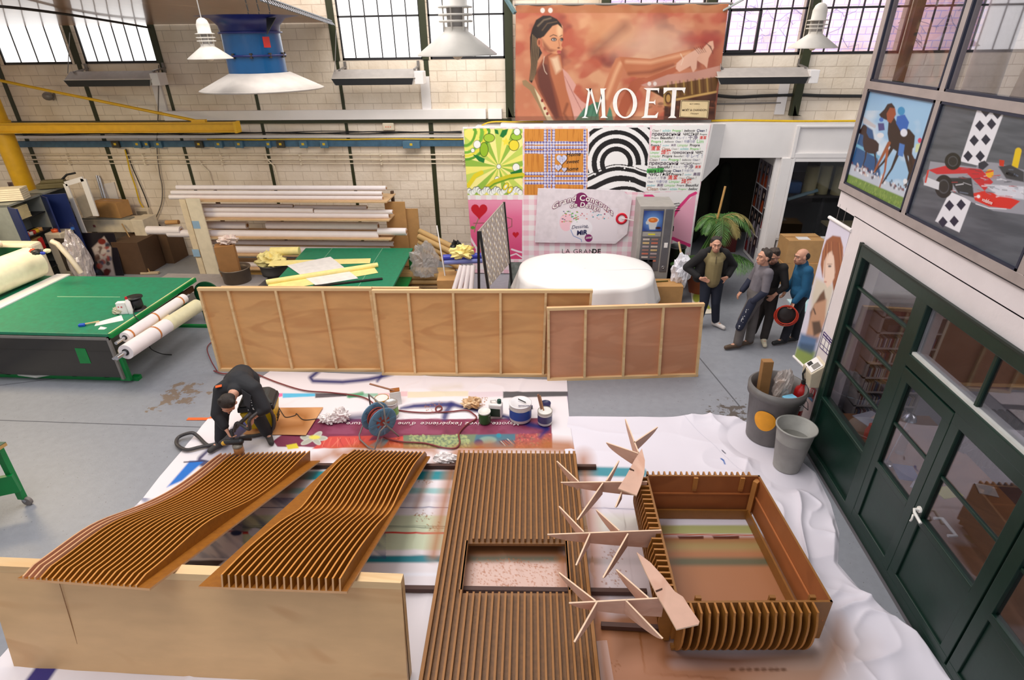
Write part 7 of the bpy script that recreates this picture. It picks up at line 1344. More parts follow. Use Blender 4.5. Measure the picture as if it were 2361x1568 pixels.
# palm
pc = Vector((3.06, 11.35, 0)); t = thing('potted_palm', 'tall potted palm with arching fronds in a terracotta pot right of the vending machine', 'plant', pc); TER = mat('terracotta', (150, 80, 50), .7); MB().lathe([(.2, 0), (.3, .42), (.33, .42), (.33, .5), (.28, .5), (.26, .42), (0, .42)], pc, 28, cap=False).build('pot', TER, t); MB().lathe([(0, .43), (.26, .43)], pc, 20, cap=False).build('soil', mat('soil', (50, 36, 26), .9), t)
MB().tube([pc+Vector((.05, 0, .4)), pc+Vector((.12, .0, 1.2)), pc+Vector((.22, .05, 2.2))], .022, 8).build('stake', mat('bamboo stake', (190, 146, 84), .6), t)
GRN = mat('palm leaf', (76, 116, 46), .5, rgb2=(44, 84, 36)); GRD = mat('dry palm leaf', (140, 126, 70), .6); rg = random.Random(17)
def frond(root, dirv, L_, up_, droop, m_, nl=26):
    P_ = []; p_ = Vector(root); d_ = (Vector(dirv)+Vector((0, 0, up_))).normalized(); n_ = 14
    for i in range(n_+1): P_.append(p_.copy()); p_ = p_+d_*L_/n_; d_ = (d_+Vector((0, 0, -droop/n_))).normalized()
    m = MB(); m.tube(P_, [.009*(1-i/n_)+.002 for i in range(n_+1)], 5)
    for i in range(nl):
        f = .18+.8*i/nl; k_ = min(n_-1, int(f*n_)); o_ = P_[k_].lerp(P_[k_+1], f*n_-k_); tg = (P_[k_+1]-P_[k_]).normalized(); sd = tg.cross(Z_).normalized(); ll = L_*.30*sin(pi*min(1, .15+f*.85))**.6*rg.uniform(.85, 1.1)
        for s_ in (-1, 1):
            dr = (sd*s_*.85+tg*.55+Vector((0, 0, -.25+rg.uniform(-.1, .1)))).normalized(); e1 = o_+dr*ll*.55; e2 = o_+dr*ll+Vector((0, 0, -.25*ll)); w_ = tg*.010
            m.add([o_-w_*.5, o_+w_*.5, e1+w_, e1-w_, e2], [(0, 1, 2, 3), (3, 2, 4)], 0)
    m.build('frond', m_, t)
for i in range(20):
    a_ = i*2.4; s_ = rg.uniform(.8, 1.25)*(.6 if cos(a_) < -.4 or sin(a_) > .5 else 1); frond(pc+Vector((.0, 0, .45)), (cos(a_), sin(a_), 0), s_*1.1, 1.7, 2.1, GRN, 34)
for i in range(14):
    a_ = i*.66; frond(pc+Vector((.18, .03, 1.50)), (cos(a_), sin(a_), 0), rg.uniform(.75, 1.1)*(.7 if cos(a_) < -.5 or sin(a_) > .6 else 1), 1.2, 3.0, GRN if i % 4 else GRD, 32)
for i in range(5): MB().tube([pc+Vector((.04*cos(i), .04*sin(i), .42)), pc+Vector((.08*cos(i), .08*sin(i), .9)), pc+Vector((.20+.03*cos(i), .03*sin(i), 1.5))], .016, 6).build('stem', GRN, t)
# carton with the wrapped bundle, leaflets
c = g(1530, 712); c.y += .35; carton('open brown carton holding a white wrapped bundle, right of the draped table', (c.x+.05, c.y, 0), (.62, .42, .42), .05, KRAFT, tape=False); tag(MB().tube([(c.x-.15, c.y, .435), (c.x+.1, c.y+.05, .435)], .015, 8).build('screwdriver', mat('yellow black handle', (90, 80, 20), .4)), 'small black and yellow screwdriver lying on the brown carton', 'tool')
c3 = Vector((c.x+.36, c.y+.1, 0)); tag(crumple(c3+Z_*.62, (.2, .17, .40), 41, .3, 30, 1.3).build('wrapped_bundle', mat('white film wrap', (226, 224, 230), .35, bump=.3)), 'white plastic-wrapped bundle with a stick poking out, beside the palm', 'bundle'); tag(MB().bar(c3+Vector((0, 0, .8)), c3+Vector((-.12, .05, 1.22)), .03, .03).build('wooden_stick', PINE), 'wooden stick poking out of the white wrapped bundle', 'stick')
P_ = plane_grid(tuple(g(1592, 668, .02)), tuple(g(1612, 668, .02)), tuple(g(1646, 722, .02)), tuple(g(1600, 724, .02)), 40, 40); pp = Paint(proj(P_.reshape(-1, 3)), (232, 222, 204)); pp.ell(1606, 686, 9, 12, (150, 156, 60), 3); pp.ell(1630, 706, 10, 5, (150, 156, 60), 3, rot=.6)
tag(sheet('printed_board', P_, pp.c, PRINT, thick=.01), 'cream printed board with olive shapes lying on the floor by the man in black jacket', 'board')
# double board easel with stencilled pattern, mesh, pole, kraft tubes
bA = [wx_ for wx_ in (g(1100, 690), )]; PBL, PBR, PTL, PTR = g(1170, 690), g(1200, 655), None, None
p1_, p2_ = wy(1102, 533, 9.75), wy(1162, 468, 10.75)
fl1 = Vector((p1_.x+.02, 9.6, 0)); t = thing('stencil_board', 'grey board with a white and gold stencil on black legs, beside the draped table', 'display board', fl1)
TLb, TRb = wy(1103, 533, 9.7), wy(1162, 466, 10.9); BRb, BLb = Vector((wy(1180, 600, 10.9).x, 10.9, .35)), Vector((TLb.x+.22, 9.55, .15))
BLb = wy(1125, 665, 9.55); BLb = Vector((BLb.x, 9.55, max(.1, BLb.z))); BRb = wy(1176, 606, 10.9)
P_ = plane_grid(TLb, TRb, BRb, BLb, 150, 170); uvb = np.stack(np.meshgrid(np.linspace(0, 1, 150), np.linspace(0, 1, 170)), -1).reshape(-1, 2); pp = Paint(uvb*100, (164, 152, 142))
for j in range(13):
    for i in range(11):
        x, y = 4+i*9.2+(j % 2)*4.6, 5+j*7.6; pp.stroke([(x, y), (x+2.4, y-2.6)], 1.1, (236, 230, 222), .6)
        if (i+j) % 2: pp.stroke([(x, y+1), (x+.8, y+4.4)], 1.7, (230, 206, 150), .8); pp.ell(x+2.4, y+1.6, 1.5, 2.2, (240, 236, 232), .8)
sheet('patterned_face', P_, pp.c, PRINT, t, thick=.02); m = MB(); dn = Vector((0, 0, 0))
for a_, b_ in ((TLb, Vector((TLb.x-.05, TLb.y-.05, 0))), (TLb+Vector((.03, 0, 0)), Vector((BLb.x+.1, BLb.y-.1, 0))), (TRb, Vector((BRb.x+.05, 10.9, 0)))): MB().bar(a_, b_, .045, .045).build('leg', BLACK, t)
tag(MB().prism([wy(1178, 605, 11.2), wy(1212, 605, 11.2), wy(1198, 690, 10.8), wy(1168, 690, 10.8)], (0, .02, 0)).build('perforated_screen', mat('perforated grey', (96, 100, 98), .5, rgb2=(60, 66, 60))), 'grey perforated mesh panel between the stencil board and the draped table', 'panel')
q1, q2 = wy(1007, 520, 10.9), wy(1026, 635, 10.5); tag(MB().tube([q1, q2, (q2.x+.05, 10.4, .05)], .014, 8).build('white_pole', mat('white pole', (226, 220, 216), .4)), 'thin white pole standing in front of the kraft tubes', 'pole')
KT = mat('kraft tube', (186, 150, 96), .6); rg = random.Random(6)
d0, d1_ = wy(965, 545, 11.9), wy(1058, 590, 11.5)
for i, (dy, dz) in enumerate(((0, 0), (.0, -.13), (.125, .08), (.125, -.07), (-.0, -.26), (.125, -.22))):
    o_ = Vector((0, dy, dz)); roll('kraft_tube', ['uppermost front', 'middle front', 'top rear', 'middle rear', 'lowest front', 'lowest rear'][i]+' kraft tube of the strapped slanting bundle against the wall', d0+o_, d1_+o_, .062, KT, 'kraft tubes strapped in a slanting bundle', core=False, cat='tube')
for i in range(8): y_ = .12+.12*(i//4); a_ = wy(950, 650, 11.6); roll('kraft_tube', 'kraft tube lying in the stack on the pallet, %s row, number %s from the front' % (['bottom', 'top'][i//4], ['first', 'second', 'third', 'fourth'][i % 4]), (a_.x-.3, 11.2+.13*(i % 4), y_+.06), (a_.x+1.0, 11.25+.13*(i % 4), y_+.06), .06, KT, 'kraft tubes stacked on the pallet', core=False, cat='tube')
a_ = wy(950, 650, 11.6); pt_ = thing('pallet', 'wooden pallet under the stacked kraft tubes', 'pallet', (a_.x+.3, 11.4, 0))
for i in range(5): MB().box((a_.x-.35, 11.1+.14*i, .09), (a_.x+1.05, 11.2+.14*i, .11)).build('slat', mat('pallet wood', (150, 120, 84), .7), pt_)
for x in (0, .6, 1.3): MB().box((a_.x-.35+x, 11.1, 0), (a_.x-.28+x, 11.76, .09)).build('bearer', mat('pallet wood', (150, 120, 84), .7), pt_)
tag(crumple(wy(978, 606, 11.1), (.26, .1, .40), 55, .5, 40, 1.6).build('stretch_film', mat('clear stretch film', (206, 200, 196), .15, bump=.6, alpha=.45)), 'torn clear stretch film hanging over the kraft tubes', 'film')
c = g(1045, 690); c = Vector((wy(1035, 620, 10.4).x, 10.5, 0)); carton('brown carton under the blue rolls beside the stencil board', c, (.5, .5, .62), .1, KRAFT, tape=False)
BR2 = mat('blue printed roll', (50, 60, 170), .4)
for i in range(2): q_ = wy(1022+i*2, 594+i*10, 10.45); tag(MB().tube([q_, (q_.x+1.1, 10.6, q_.z+.02)], .06, 14).build('blue_roll', [BR2, mat('pale blue roll', (130, 140, 206), .4)][i]), ['bright blue printed roll on the brown carton by the stencil board', 'paler blue roll under the bright blue one'][i], 'roll')
tag(crumple(wy(1066, 582, 10.5), (.24, .15, .14), 61, .5, 26, 1.8).build('crumpled_paper', YP), 'crumpled pale yellow paper lying on the blue rolls', 'paper'); tag(crumple(wy(1052, 570, 10.7), (.12, .1, .14), 62, .5, 20).build('black_gloves', BLK), 'black crumpled cloth behind the yellow paper on the blue rolls', 'cloth')
for i in range(4): q_ = wy(1064+i*9, 612, 10.2); tag(MB().tube([q_, (q_.x+.05*i-.2, 9.9, .35)], .045, 12).build('white_tube', PAPER), 'white paper tube leaning by the stencil board, '+['leftmost', 'second', 'third', 'rightmost'][i]+' of four', 'tube', 'white tubes leaning by the stencil board')
tag(crumple(Vector((wy(1075, 640, 10.0).x, 10.0, .3)), (.42, .2, .24), 66, .45, 40, 1.5).build('plastic_wrap', mat('milky plastic', (214, 208, 214), .3, bump=.4)), 'heap of milky plastic wrapping at the foot of the stencil board', 'plastic'); q_ = wy(1024, 660, 9.8); roll('cardboard_tube', 'open brown cardboard tube end sticking out of the plastic heap', (q_.x, 9.75, .25), (q_.x+.3, 10.2, .35), .07, KT, cat='tube')
tag(MB().tube([Vector((wy(952, 650, 10.6).x+.03*i, 10.6, .06+.05*sin(i*1.7))) for i in range(12)], .006, 5).build('strapping', LW), 'curl of white strapping on the floor beside the second green table', 'strap')
# ================= hanging things overhead =================
def heater(label, pl_, pr_, yb_, H_):
    a, b = wy(*pl_, 12.62), wy(*pr_, 12.62); t = thing('infrared_heater', label, 'heater', ((a+b)/2), 'infrared heaters under the windows'); z = (a.z+b.z)/2; x0, x1 = a.x, b.x; y = 12.55
    HG = mat('heater grey', (168, 160, 154), .5)
    MB().hexa([(x0+.05, y, z-.22), (x1-.05, y, z-.22), (x1-.05, y+.22, z-.10), (x0+.05, y+.22, z-.10), (x0+.0, y-.0, z-.10), (x1, y-.0, z-.10), (x1, y+.25, z+.06), (x0, y+.25, z+.06)]).build('housing', HG, t)
    MB().hexa([(x0+.08, y-.015, z-.22), (x1-.08, y-.015, z-.22), (x1-.08, y+.01, z-.225), (x0+.08, y+.01, z-.225), (x0+.0, y-.015, z-.10), (x1-.04, y-.015, z-.10), (x1-.04, y+.005, z-.10), (x0, y+.005, z-.10)]).build('radiant_panel', BLACK, t); MB().box((x0-.01, y-.02, z-.10), (x1, y+.26, z-.085)).build('top_edge', mat('heater edge', (206, 196, 186), .5), t)
    MB().box((x1-.02, y, z-.22), (x1+.16, y+.3, z+.02)).build('control_box', WHITE, t, bev=.01)
    for x in (x0+.12, x1-.05): MB().bar((x, y+.2, z+.05), (x, YB, z+.1), .04, .03).bar((x, YB-.05, z-.0), (x, YB-.05, z+.2), .05, .04).build('bracket', GREY, t)
    MB().tube([(x0+.06, y+.1, z+.03), (x0+.05, YB-.1, z+.8)], .008, 6).build('hanger_cable', GREY, t)
heater('grey infrared heater under the left windows', (150, 176), (350, 168), 0, 0); heater('grey infrared heater under the middle windows, left of the banner', (765, 170), (958, 166), 0, 0); heater('white infrared heater on the right of the banner', (1655, 163), (1868, 166), 0, 0)
fc = wy(604, 205, 8.0); fc = Vector((fc.x, 8.0, 4.245)); t = thing('ceiling_ventilator', 'big blue ceiling ventilator with a pale cone skirt hanging in the upper left', 'ventilator', fc); BV = mat('ventilator blue', (6, 82, 134), .35, coat=.3); BVD = mat('ventilator navy', (24, 34, 100), .35); cxx = fc.x-.05
MB().lathe([(.76, 0), (.765, .012), (.37, .20), (.36, .20), (.745, .005)], (fc.x+.02, 8, 4.245), 48, cap=False).build('cone_skirt', mat('dusty white skirt', (206, 196, 186), .5), t); MB().lathe([(.765, -.01), (.785, .0), (.765, .015)], (fc.x+.02, 8, 4.245), 48, cap=False).build('skirt_rim', mat('dusty rim', (186, 176, 166), .5), t)
MB().lathe([(.36, .18), (.355, .66), (.36, .68)], (fc.x, 8, 4.245), 40, cap=False).build('drum', BV, t); MB().lathe([(.36, .66), (.37, .74), (.45, .82), (.60, .845), (.62, .845)], (fc.x-.0, 8, 4.245), 40, cap=False).build('intake_funnel', BVD, t)
for z in (.40, .66): MB().lathe([(.36, z-.012), (.385, z-.01), (.385, z+.01), (.36, z+.012)], (fc.x, 8, 4.245), 40, cap=False).build('flange', BVD, t)
m = MB()
for k_ in range(10): a_ = k_*.63; m.box((fc.x+.37*cos(a_)-.015, 8+.37*sin(a_)-.015, 4.245+.37), (fc.x+.37*cos(a_)+.015, 8+.37*sin(a_)+.015, 4.245+.43))
m.build('bolts', mat('bolt brown', (60, 50, 40), .5), t)
lb = MB(); lb.obox((fc.x+.352*sin(.95), 8-.352*cos(.95)-.006, 4.245+.55), (.09, .006, .12), .95); lb.build('warning_label', mat('red label', (206, 50, 40), .5), t)
for x in (-.28, .36): MB().prism([(fc.x+x, 7.75, 5.06), (fc.x+x+.12, 7.75, 5.06), (fc.x+x+.06*(-1 if x > 0 else 1)+.05, 7.7, 4.88)], (0, .02, 0)).build('bracket', BLACK, t)
m = MB()
for x in (.02, .16, .30): 
    for j in range(8): m.tube([(fc.x+x+.008*(j % 2), 8, 5.05+j*.09), (fc.x+x, 8, 5.13+j*.09)], .008, 5)
m.build('chains', mat('dark chain', (70, 66, 60), .5, .5), t)
def lamp(label, bx, by, Y, k):
    b = wy(bx, by, Y); t = thing('pendant_lamp', label, 'pendant lamp', b, 'industrial pendant lamps'); LWm = mat('lamp enamel', (222, 214, 202), .4); s = k
    MB().lathe([(.25*s, 0), (.252*s, .008*s), (.075*s, .135*s), (.068*s, .16*s), (.062*s, .16*s), (.07*s, .13*s), (.24*s, .004*s)], b, 44, cap=False).build('shade', LWm, t)
    MB().lathe([(.055*s, .15*s), (.055*s, .28*s)], b, 24).build('lamp_holder', mat('lamp holder grey', (150, 144, 138), .4), t)
    for z in (.19, .225): m = MB(); R_ = .10*s; m.tube([b+Vector((R_*cos(a_), R_*sin(a_), z*s)) for a_ in np.linspace(0, 2*pi, 33)], .006*s, 6); m.build('guard_ring', LWm, t)
    m = MB()
    for k_ in range(6): a_ = k_*pi/3+.3; m.tube([b+Vector((.072*s*cos(a_), .072*s*sin(a_), .13*s)), b+Vector((.078*s*cos(a_), .078*s*sin(a_), .27*s))], .005*s, 5)
    m.build('cage_bars', LWm, t)
    MB().lathe([(.105*s, .262*s), (.108*s, .268*s), (.075*s, .275*s), (.073*s, .36*s), (.055*s, .405*s), (.03*s, .425*s), (.012*s, .43*s)], b, 32).build('cap', LWm, t)
    MB().ell(b+Vector((0, 0, .02*s)), (.04*s, .04*s, .045*s), n=16).build('bulb', mat('frosted bulb', (226, 206, 176), .3), t); MB().tube([b+Vector((0, 0, .42*s)), b+Vector((0, 0, 1.2*s)), (b.x-.05, Y, 7.4)], .006, 6).build('flex', mat('lamp flex', (190, 186, 180), .5), t)
lamp('white pendant lamp nearest the viewer, hanging left of the banner', 1055, 128, 4.0, 1.0); lamp('white pendant lamp beside the blue ventilator', 486, 136, 7.0, .96); lamp('white pendant lamp hanging right of the banner', 1873, 111, 7.0, .97)
q1, q2 = wy(600, -5, 8.9), wy(765, 52, 12.9); t = thing('cable_ladder', 'steel cable tray wound with cables along the edge of the varnished deck', 'cable tray', q2); m = MB()
for o_ in (-.03, .03): m.tube([q1+Vector((0, 0, o_)), q2+Vector((0, 0, o_))], .014, 6)
m.build('rails', mat('dark cables', (80, 84, 92), .4), t); m = MB()
for i in range(34): p_ = q1.lerp(q2, i/33); m.tube([p_+Vector((-.03, 0, .05)), p_+Vector((.05, 0, -.05))], .009, 5)
m.build('ties', mat('tie wire', (150, 150, 156), .4, .4), t)
q = [wy(x, y, Y) for x, y, Y in ((-6, 14, 8.9), (70, 22, 9.6), (160, 34, 10.6), (250, 48, 11.7), (345, 64, 12.9))]; cable('festoon_cable', q, .02, BLK, 'dark cable strung under the varnished deck at the upper left')
# ================= people =================
SKIN = mat('skin', (206, 152, 126), .5, var=.04)
def hand(m, wr, dirv, palm, size=1., curl=.5):   # wrist, pointing direction, palm normal
    wr, d, n_ = Vector(wr), Vector(dirv).normalized(), Vector(palm).normalized(); n_ = (n_-d*n_.dot(d)).normalized(); s_ = d.cross(n_); k = size
    for o_ in (-.028, -.009, .01, .028): m.cone(wr+s_*o_*.6*k, wr+d*.085*k+s_*o_*k, .019*k, .014*k, 8)
    for o_, L_ in ((-.031, .065), (-.011, .078), (.01, .074), (.03, .058)):
        b_ = wr+d*.085*k+s_*o_*k; c_ = b_+(d*(1-curl*.5)+n_*curl*.6).normalized()*L_*.5*k; e_ = c_+(d*(1-curl*1.2)+n_*curl*1.1).normalized()*L_*.5*k; m.cone(b_, c_, .0105*k, .0095*k, 8); m.cone(c_, e_, .0095*k, .008*k, 8)
    b_ = wr+d*.03*k-s_*.03*k; c_ = b_-s_*.03*k+d*.03*k+n_*.012*k; m.cone(b_, c_, .015*k, .012*k, 8); m.cone(c_, c_+d*.03*k+n_*.02*k, .012*k, .009*k, 8)
def person(label, J, head, look, tilt, parts, hair, palms, cur=(.6, .6), beard=None, bald=False, skin_=SKIN, name='person'):
    V3 = {k_: Vector(v) for k_, v in J.items()}; base = Vector(((V3['anR'].x+V3['anL'].x)/2, (V3['anR'].y+V3['anL'].y)/2, min(V3['anR'].z, V3['anL'].z)-.08)); t = thing(name, label, 'person', base)
    m = MB(); g_ = lambda a, b, r0, r1, mm=m: mm.cone(V3[a] if isinstance(a, str) else a, V3[b] if isinstance(b, str) else b, r0, r1, 14)
    g_('pel', 'che', .13, .15); 
    for s_ in 'RL':
        g_('che', 'sh'+s_, .11, .055); g_('sh'+s_, 'el'+s_, .05, .04); g_('el'+s_, 'wr'+s_, .038, .026); g_('pel', 'hi'+s_, .12, .09); g_('hi'+s_, 'kn'+s_, .085, .055); g_('kn'+s_, 'an'+s_, .052, .035); m.cone(V3['an'+s_], V3['to'+s_], .04, .03, 10)
        hand(m, V3['wr'+s_], V3['wr'+s_]-V3['el'+s_] if s_+'d' not in J else V3[s_+'d'], palms[0 if s_ == 'R' else 1], 1.0, cur[0 if s_ == 'R' else 1])
    hc = Vector(head); f = Vector(look).normalized(); u = Vector(tilt).normalized(); r_ = f.cross(u).normalized(); u = r_.cross(f); HS = 1.13; f, u, r_ = f*HS, u*HS, r_*HS; R = Matrix((r_, f, u)).transposed()
    m.cone(V3['nek'], hc-u*.05-f*.015, .06, .055, 14); m.cone(V3['che'], V3['nek'], .1, .062, 14)
    m.ell(hc+u*.025-f*.012, (.074, .092, .088), R, 24).ell(hc-u*.045+f*.028, (.056, .062, .066), R, 20).ell(hc-u*.095+f*.055, (.028, .026, .02), R, 12)
    m.cone(hc+f*.082+u*.01, hc+f*.106-u*.03, .009, .015, 10).ell(hc+f*.072+u*.033, (.055, .022, .012), R, 14).ell(hc+f*.082-u*.066, (.024, .013, .006), R, 10).ell(hc+f*.08-u*.076, (.021, .013, .006), R, 10)
    for s_ in (-1, 1): m.ell(hc+r_*s_*.075-f*.005-u*.005, (.012, .02, .032), R, 12).ell(hc+r_*s_*.042+f*.055-u*.02, (.022, .022, .02), R, 12)
    skin(m, .0075, 2).build('body', skin_, t)
    ey = MB()
    for s_ in (-1, 1): ey.ell(hc+r_*s_*.031+f*.0775+u*.014, .0095, R, 10)
    ey.build('eyes', mat('eye', (176, 150, 136), .4), t)
    pu = MB()
    for s_ in (-1, 1): pu.ell(hc+r_*s_*.031+f*.0865+u*.014, .0055, R, 8)
    pu.build('irises', mat('iris', (30, 24, 20), .3), t); MB().ell(hc+f*.0935-u*.071, (.022, .006, .0035), R, 10).build('lips', mat('lips', (150, 84, 74), .5), t)
    br_ = MB()
    for s_ in (-1, 1): br_.cone(hc+r_*s_*.016+f*.091+u*.034, hc+r_*s_*.048+f*.075+u*.038, .0055, .004, 6)
    HM = mat('hair '+str(hair), hair, .7, bump=.5, scale=120, var=.15); br_.build('eyebrows', HM, t)
    if bald: hm = MB(); [hm.ell(hc+r_*s_*.05-f*.045+u*.01, (.034, .055, .055), R, 16) for s_ in (-1, 1)]; hm.ell(hc-f*.07+u*.0, (.06, .035, .055), R, 16)
    else:
        hm = MB(); hm.ell(hc-f*.026+u*.046, (.083, .088, .080), R, 20).ell(hc-f*.062-u*.015, (.064, .046, .062), R, 18); rg_ = random.Random(len(label))
        for k_ in range(16): a_ = rg_.uniform(-2.6, 2.6); hm.ell(hc-f*(.02-.045*cos(a_))+r_*.066*sin(a_)+u*(.085+rg_.uniform(-.022, .018)), rg_.uniform(.016, .026), R, 8)
    hm = skin(hm, .009, 1); hm.build('hair', HM, t)
    if beard: b_ = MB(); b_.ell(hc-u*.068+f*.040, (.054, .058, .046), R, 16); b_ = skin(b_, .008, 1); b_.build('beard', mat('stubble %d' % beard[0], beard, .8), t)
    for nm, segs, m_, vx in parts:
        q_ = MB()
        for s in segs:
            a, b, r0, r1 = s[:4]; a = V3[a] if isinstance(a, str) else Vector(a); b = V3[b] if isinstance(b, str) else Vector(b)
            if len(s) > 4: a, b = a.lerp(b, s[4]), a.lerp(b, s[5])
            q_.cone(a, b, r0, r1, 14)
        skin(q_, vx, 2).build(nm, m_, t)
    return t, V3, hc, f, u, r_
def shoes(tt, V3, m_, sole=None, L_=.0):
    for s_ in 'RL':
        a, b = V3['an'+s_], V3['to'+s_]; q_ = MB(); d = (b-a); d.z = 0; d.normalize(); z0 = min(a.z, b.z)-.05
        q_.cone(a-d*.04+Z_*.0, a+d*.03, .046, .05).cone(a+d*.0-Z_*.02, b-Z_*.0, .048, .038).cone(a-d*.045-Z_*.03, a-Z_*.03, .042, .045); q_.v = [(x, y, max(z, a.z-.08)) for x, y, z in q_.v]; skin(q_, .009, 2).build('shoe', m_, tt)
def trous(r=1., low=.88): return [('pel', 'hiR', .145*r, .115*r), ('pel', 'hiL', .145*r, .115*r), ('hiR', 'knR', .112*r, .082*r), ('hiL', 'knL', .112*r, .082*r), ('knR', 'anR', .080*r, .070*r, 0, low), ('knL', 'anL', .080*r, .070*r, 0, low)]
def top(r=1., arms=1., hem=.15): return [('pel', 'che', .142*r, .155*r), ('che', 'shR', .135*r, .085*r), ('che', 'shL', .135*r, .085*r), ('shR', 'elR', .075*r, .062*r), ('shL', 'elL', .075*r, .062*r), ('elR', 'wrR', .060*r, .046*r, 0, arms), ('elL', 'wrL', .060*r, .046*r, 0, arms), ('che', 'nek', .12*r, .085*r, 0, .75)]
# man with hands on hips, facing the viewer
J = dict(anR=(2.660, 9.62, .09), toR=(2.630, 9.45, .05), anL=(3.010, 9.70, .09), toL=(3.130, 9.56, .05), knR=(2.730, 9.64, .50), knL=(2.940, 9.66, .50), hiR=(2.730, 9.72, .90), hiL=(2.930, 9.72, .90), pel=(2.820, 9.72, .98), che=(2.810, 9.72, 1.26), nek=(2.790, 9.71, 1.47), shR=(2.600, 9.70, 1.40), shL=(2.990, 9.75, 1.41), elR=(2.370, 9.78, 1.13), elL=(3.200, 9.86, 1.15), wrR=(2.590, 9.58, 1.0), wrL=(3.060, 9.66, .99), Rd=(.9, -.15, -.25), Ld=(-.9, -.1, -.3))
JKT = mat('black velvet jacket', (26, 25, 27), .85); POLO = mat('olive polo', (136, 122, 84), .8); JEAN = mat('dark jeans', (26, 32, 48), .8)
jk = [((2.630, 9.76, 1.40), (2.590, 9.78, .95), .09, .10), ((2.980, 9.80, 1.40), (3.010, 9.82, 1.0), .09, .09), ((2.630, 9.79, 1.38), (2.980, 9.82, 1.38), .10, .10), ((2.680, 9.82, 1.0), (2.930, 9.84, 1.0), .10, .10), ('shR', 'elR', .085, .075), ('shL', 'elL', .085, .075), ('elR', 'wrR', .07, .058, 0, .78), ('elL', 'wrL', .07, .058, 0, .78), ((2.710, 9.76, 1.46), (2.880, 9.78, 1.47), .07, .07)]
t, V3, hc, f, u, r_ = person('man in black jacket and olive polo shirt, hands on hips, beside the palm', J, (2.780, 9.66, 1.60), (-.08, -1, -.06), (-.05, 0, 1), [('polo_shirt', [((2.820, 9.68, .93), (2.810, 9.68, 1.28), .138, .150), ('che', 'shR', .13, .08, 0, .8), ('che', 'shL', .13, .08, 0, .8), ((2.800, 9.69, 1.36), (2.790, 9.68, 1.47), .10, .075)], POLO, .013), ('jacket', jk, JKT, .013), ('jeans', trous(), JEAN, .013)], (46, 38, 34), ((0, -1, -.2), (0, -1, -.2)), (.25, .25), beard=(170, 122, 100))
shoes(t, V3, mat('white trainers', (214, 208, 204), .5)); MB().cone((2.790, 9.545, 1.42), (2.790, 9.53, 1.30), .008, .006, 8).build('buttons', mat('button', (90, 80, 60), .5), t)
# grey overalls, in profile
J = dict(anR=(3.18, 8.86, .09), toR=(2.98, 8.80, .05), anL=(3.42, 9.0, .09), toL=(3.26, 8.93, .05), knR=(3.22, 8.93, .50), knL=(3.42, 9.04, .50), hiR=(3.38, 8.98, .90), hiL=(3.40, 9.14, .90), pel=(3.40, 9.06, .97), che=(3.46, 9.08, 1.25), nek=(3.44, 9.07, 1.46), shR=(3.46, 8.90, 1.38), shL=(3.44, 9.26, 1.38), elR=(3.44, 8.82, 1.08), elL=(3.36, 9.32, 1.1), wrR=(3.28, 8.86, .88), wrL=(3.22, 9.26, .9), Rd=(-.5, .3, -.8), Ld=(-.5, 0, -.8))
OV1 = mat('grey overalls', (112, 106, 112), .8, var=.08); OVN = mat('navy sleeve', (34, 38, 58), .8)
t, V3, hc, f, u, r_ = person('man in paint-spattered grey overalls seen in profile, looking left', J, (3.40, 9.05, 1.60), (-1, -.25, .02), (.05, 0, 1), [('overalls_top', top(1.02, .0)[:5]+[top()[7]], OV1, .013), ('forearm_sleeve', [('elR', 'wrR', .064, .05, 0, .9), ('elL', 'wrL', .064, .05, 0, .9)], OVN, .012), ('overalls_trousers', trous(1.08, .93), mat('grey overalls legs', (92, 86, 84), .8, var=.1), .013), ('navy_knee_panel', [((3.30, 8.90, .86), (3.16, 8.86, .42), .075, .07)], OVN, .012)], (52, 42, 36), ((1, .3, 0), (1, 0, 0)), (.5, .5))
shoes(t, V3, mat('brown work boots', (84, 66, 50), .6)); m = MB(); rg = random.Random(3)
for i in range(34): f_ = rg.random(); p_ = Vector((3.30, 8.90, .86)).lerp(Vector((3.16, 8.86, .42)), f_)+Vector((-.055+rg.uniform(0, .05), -.062+rg.uniform(-.004, .008), rg.uniform(-.02, .02))); m.ell(p_, (.009, .006, .008), n=6)
m.build('paint_spatters', mat('white spatter', (220, 220, 220), .6), t)
# man in black behind him
J = dict(anR=(3.68, 9.06, .09), toR=(3.66, 8.90, .05), anL=(3.56, 9.30, .09), toL=(3.48, 9.18, .05), knR=(3.72, 9.12, .50), knL=(3.64, 9.32, .50), hiR=(3.74, 9.26, .88), hiL=(3.66, 9.40, .88), pel=(3.70, 9.35, .95), che=(3.72, 9.37, 1.22), nek=(3.68, 9.33, 1.43), shR=(3.80, 9.20, 1.36), shL=(3.60, 9.50, 1.36), elR=(3.86, 9.10, 1.07), elL=(3.50, 9.55, 1.1), wrR=(3.70, 9.09, .90), wrL=(3.56, 9.40, .92), Rd=(-.4, .3, -.8), Ld=(0, -.3, -.9))
BSW = mat('black sweater', (32, 28, 28), .85)
t, V3, hc, f, u, r_ = person('bearded man in a black sweater, hand in pocket, behind the man in overalls', J, (3.63, 9.26, 1.54), (-.62, -.72, -.4), (-.12, -.1, 1), [('sweater', top(1.0, .55), BSW, .013), ('trousers', trous(.98, .92), mat('black worn trousers', (44, 38, 36), .8, var=.2), .013)], (60, 46, 38), ((.3, .8, 0), (1, 0, 0)), (.4, .4), beard=(120, 84, 66))
shoes(t, V3, mat('cream trainers', (200, 190, 166), .5))
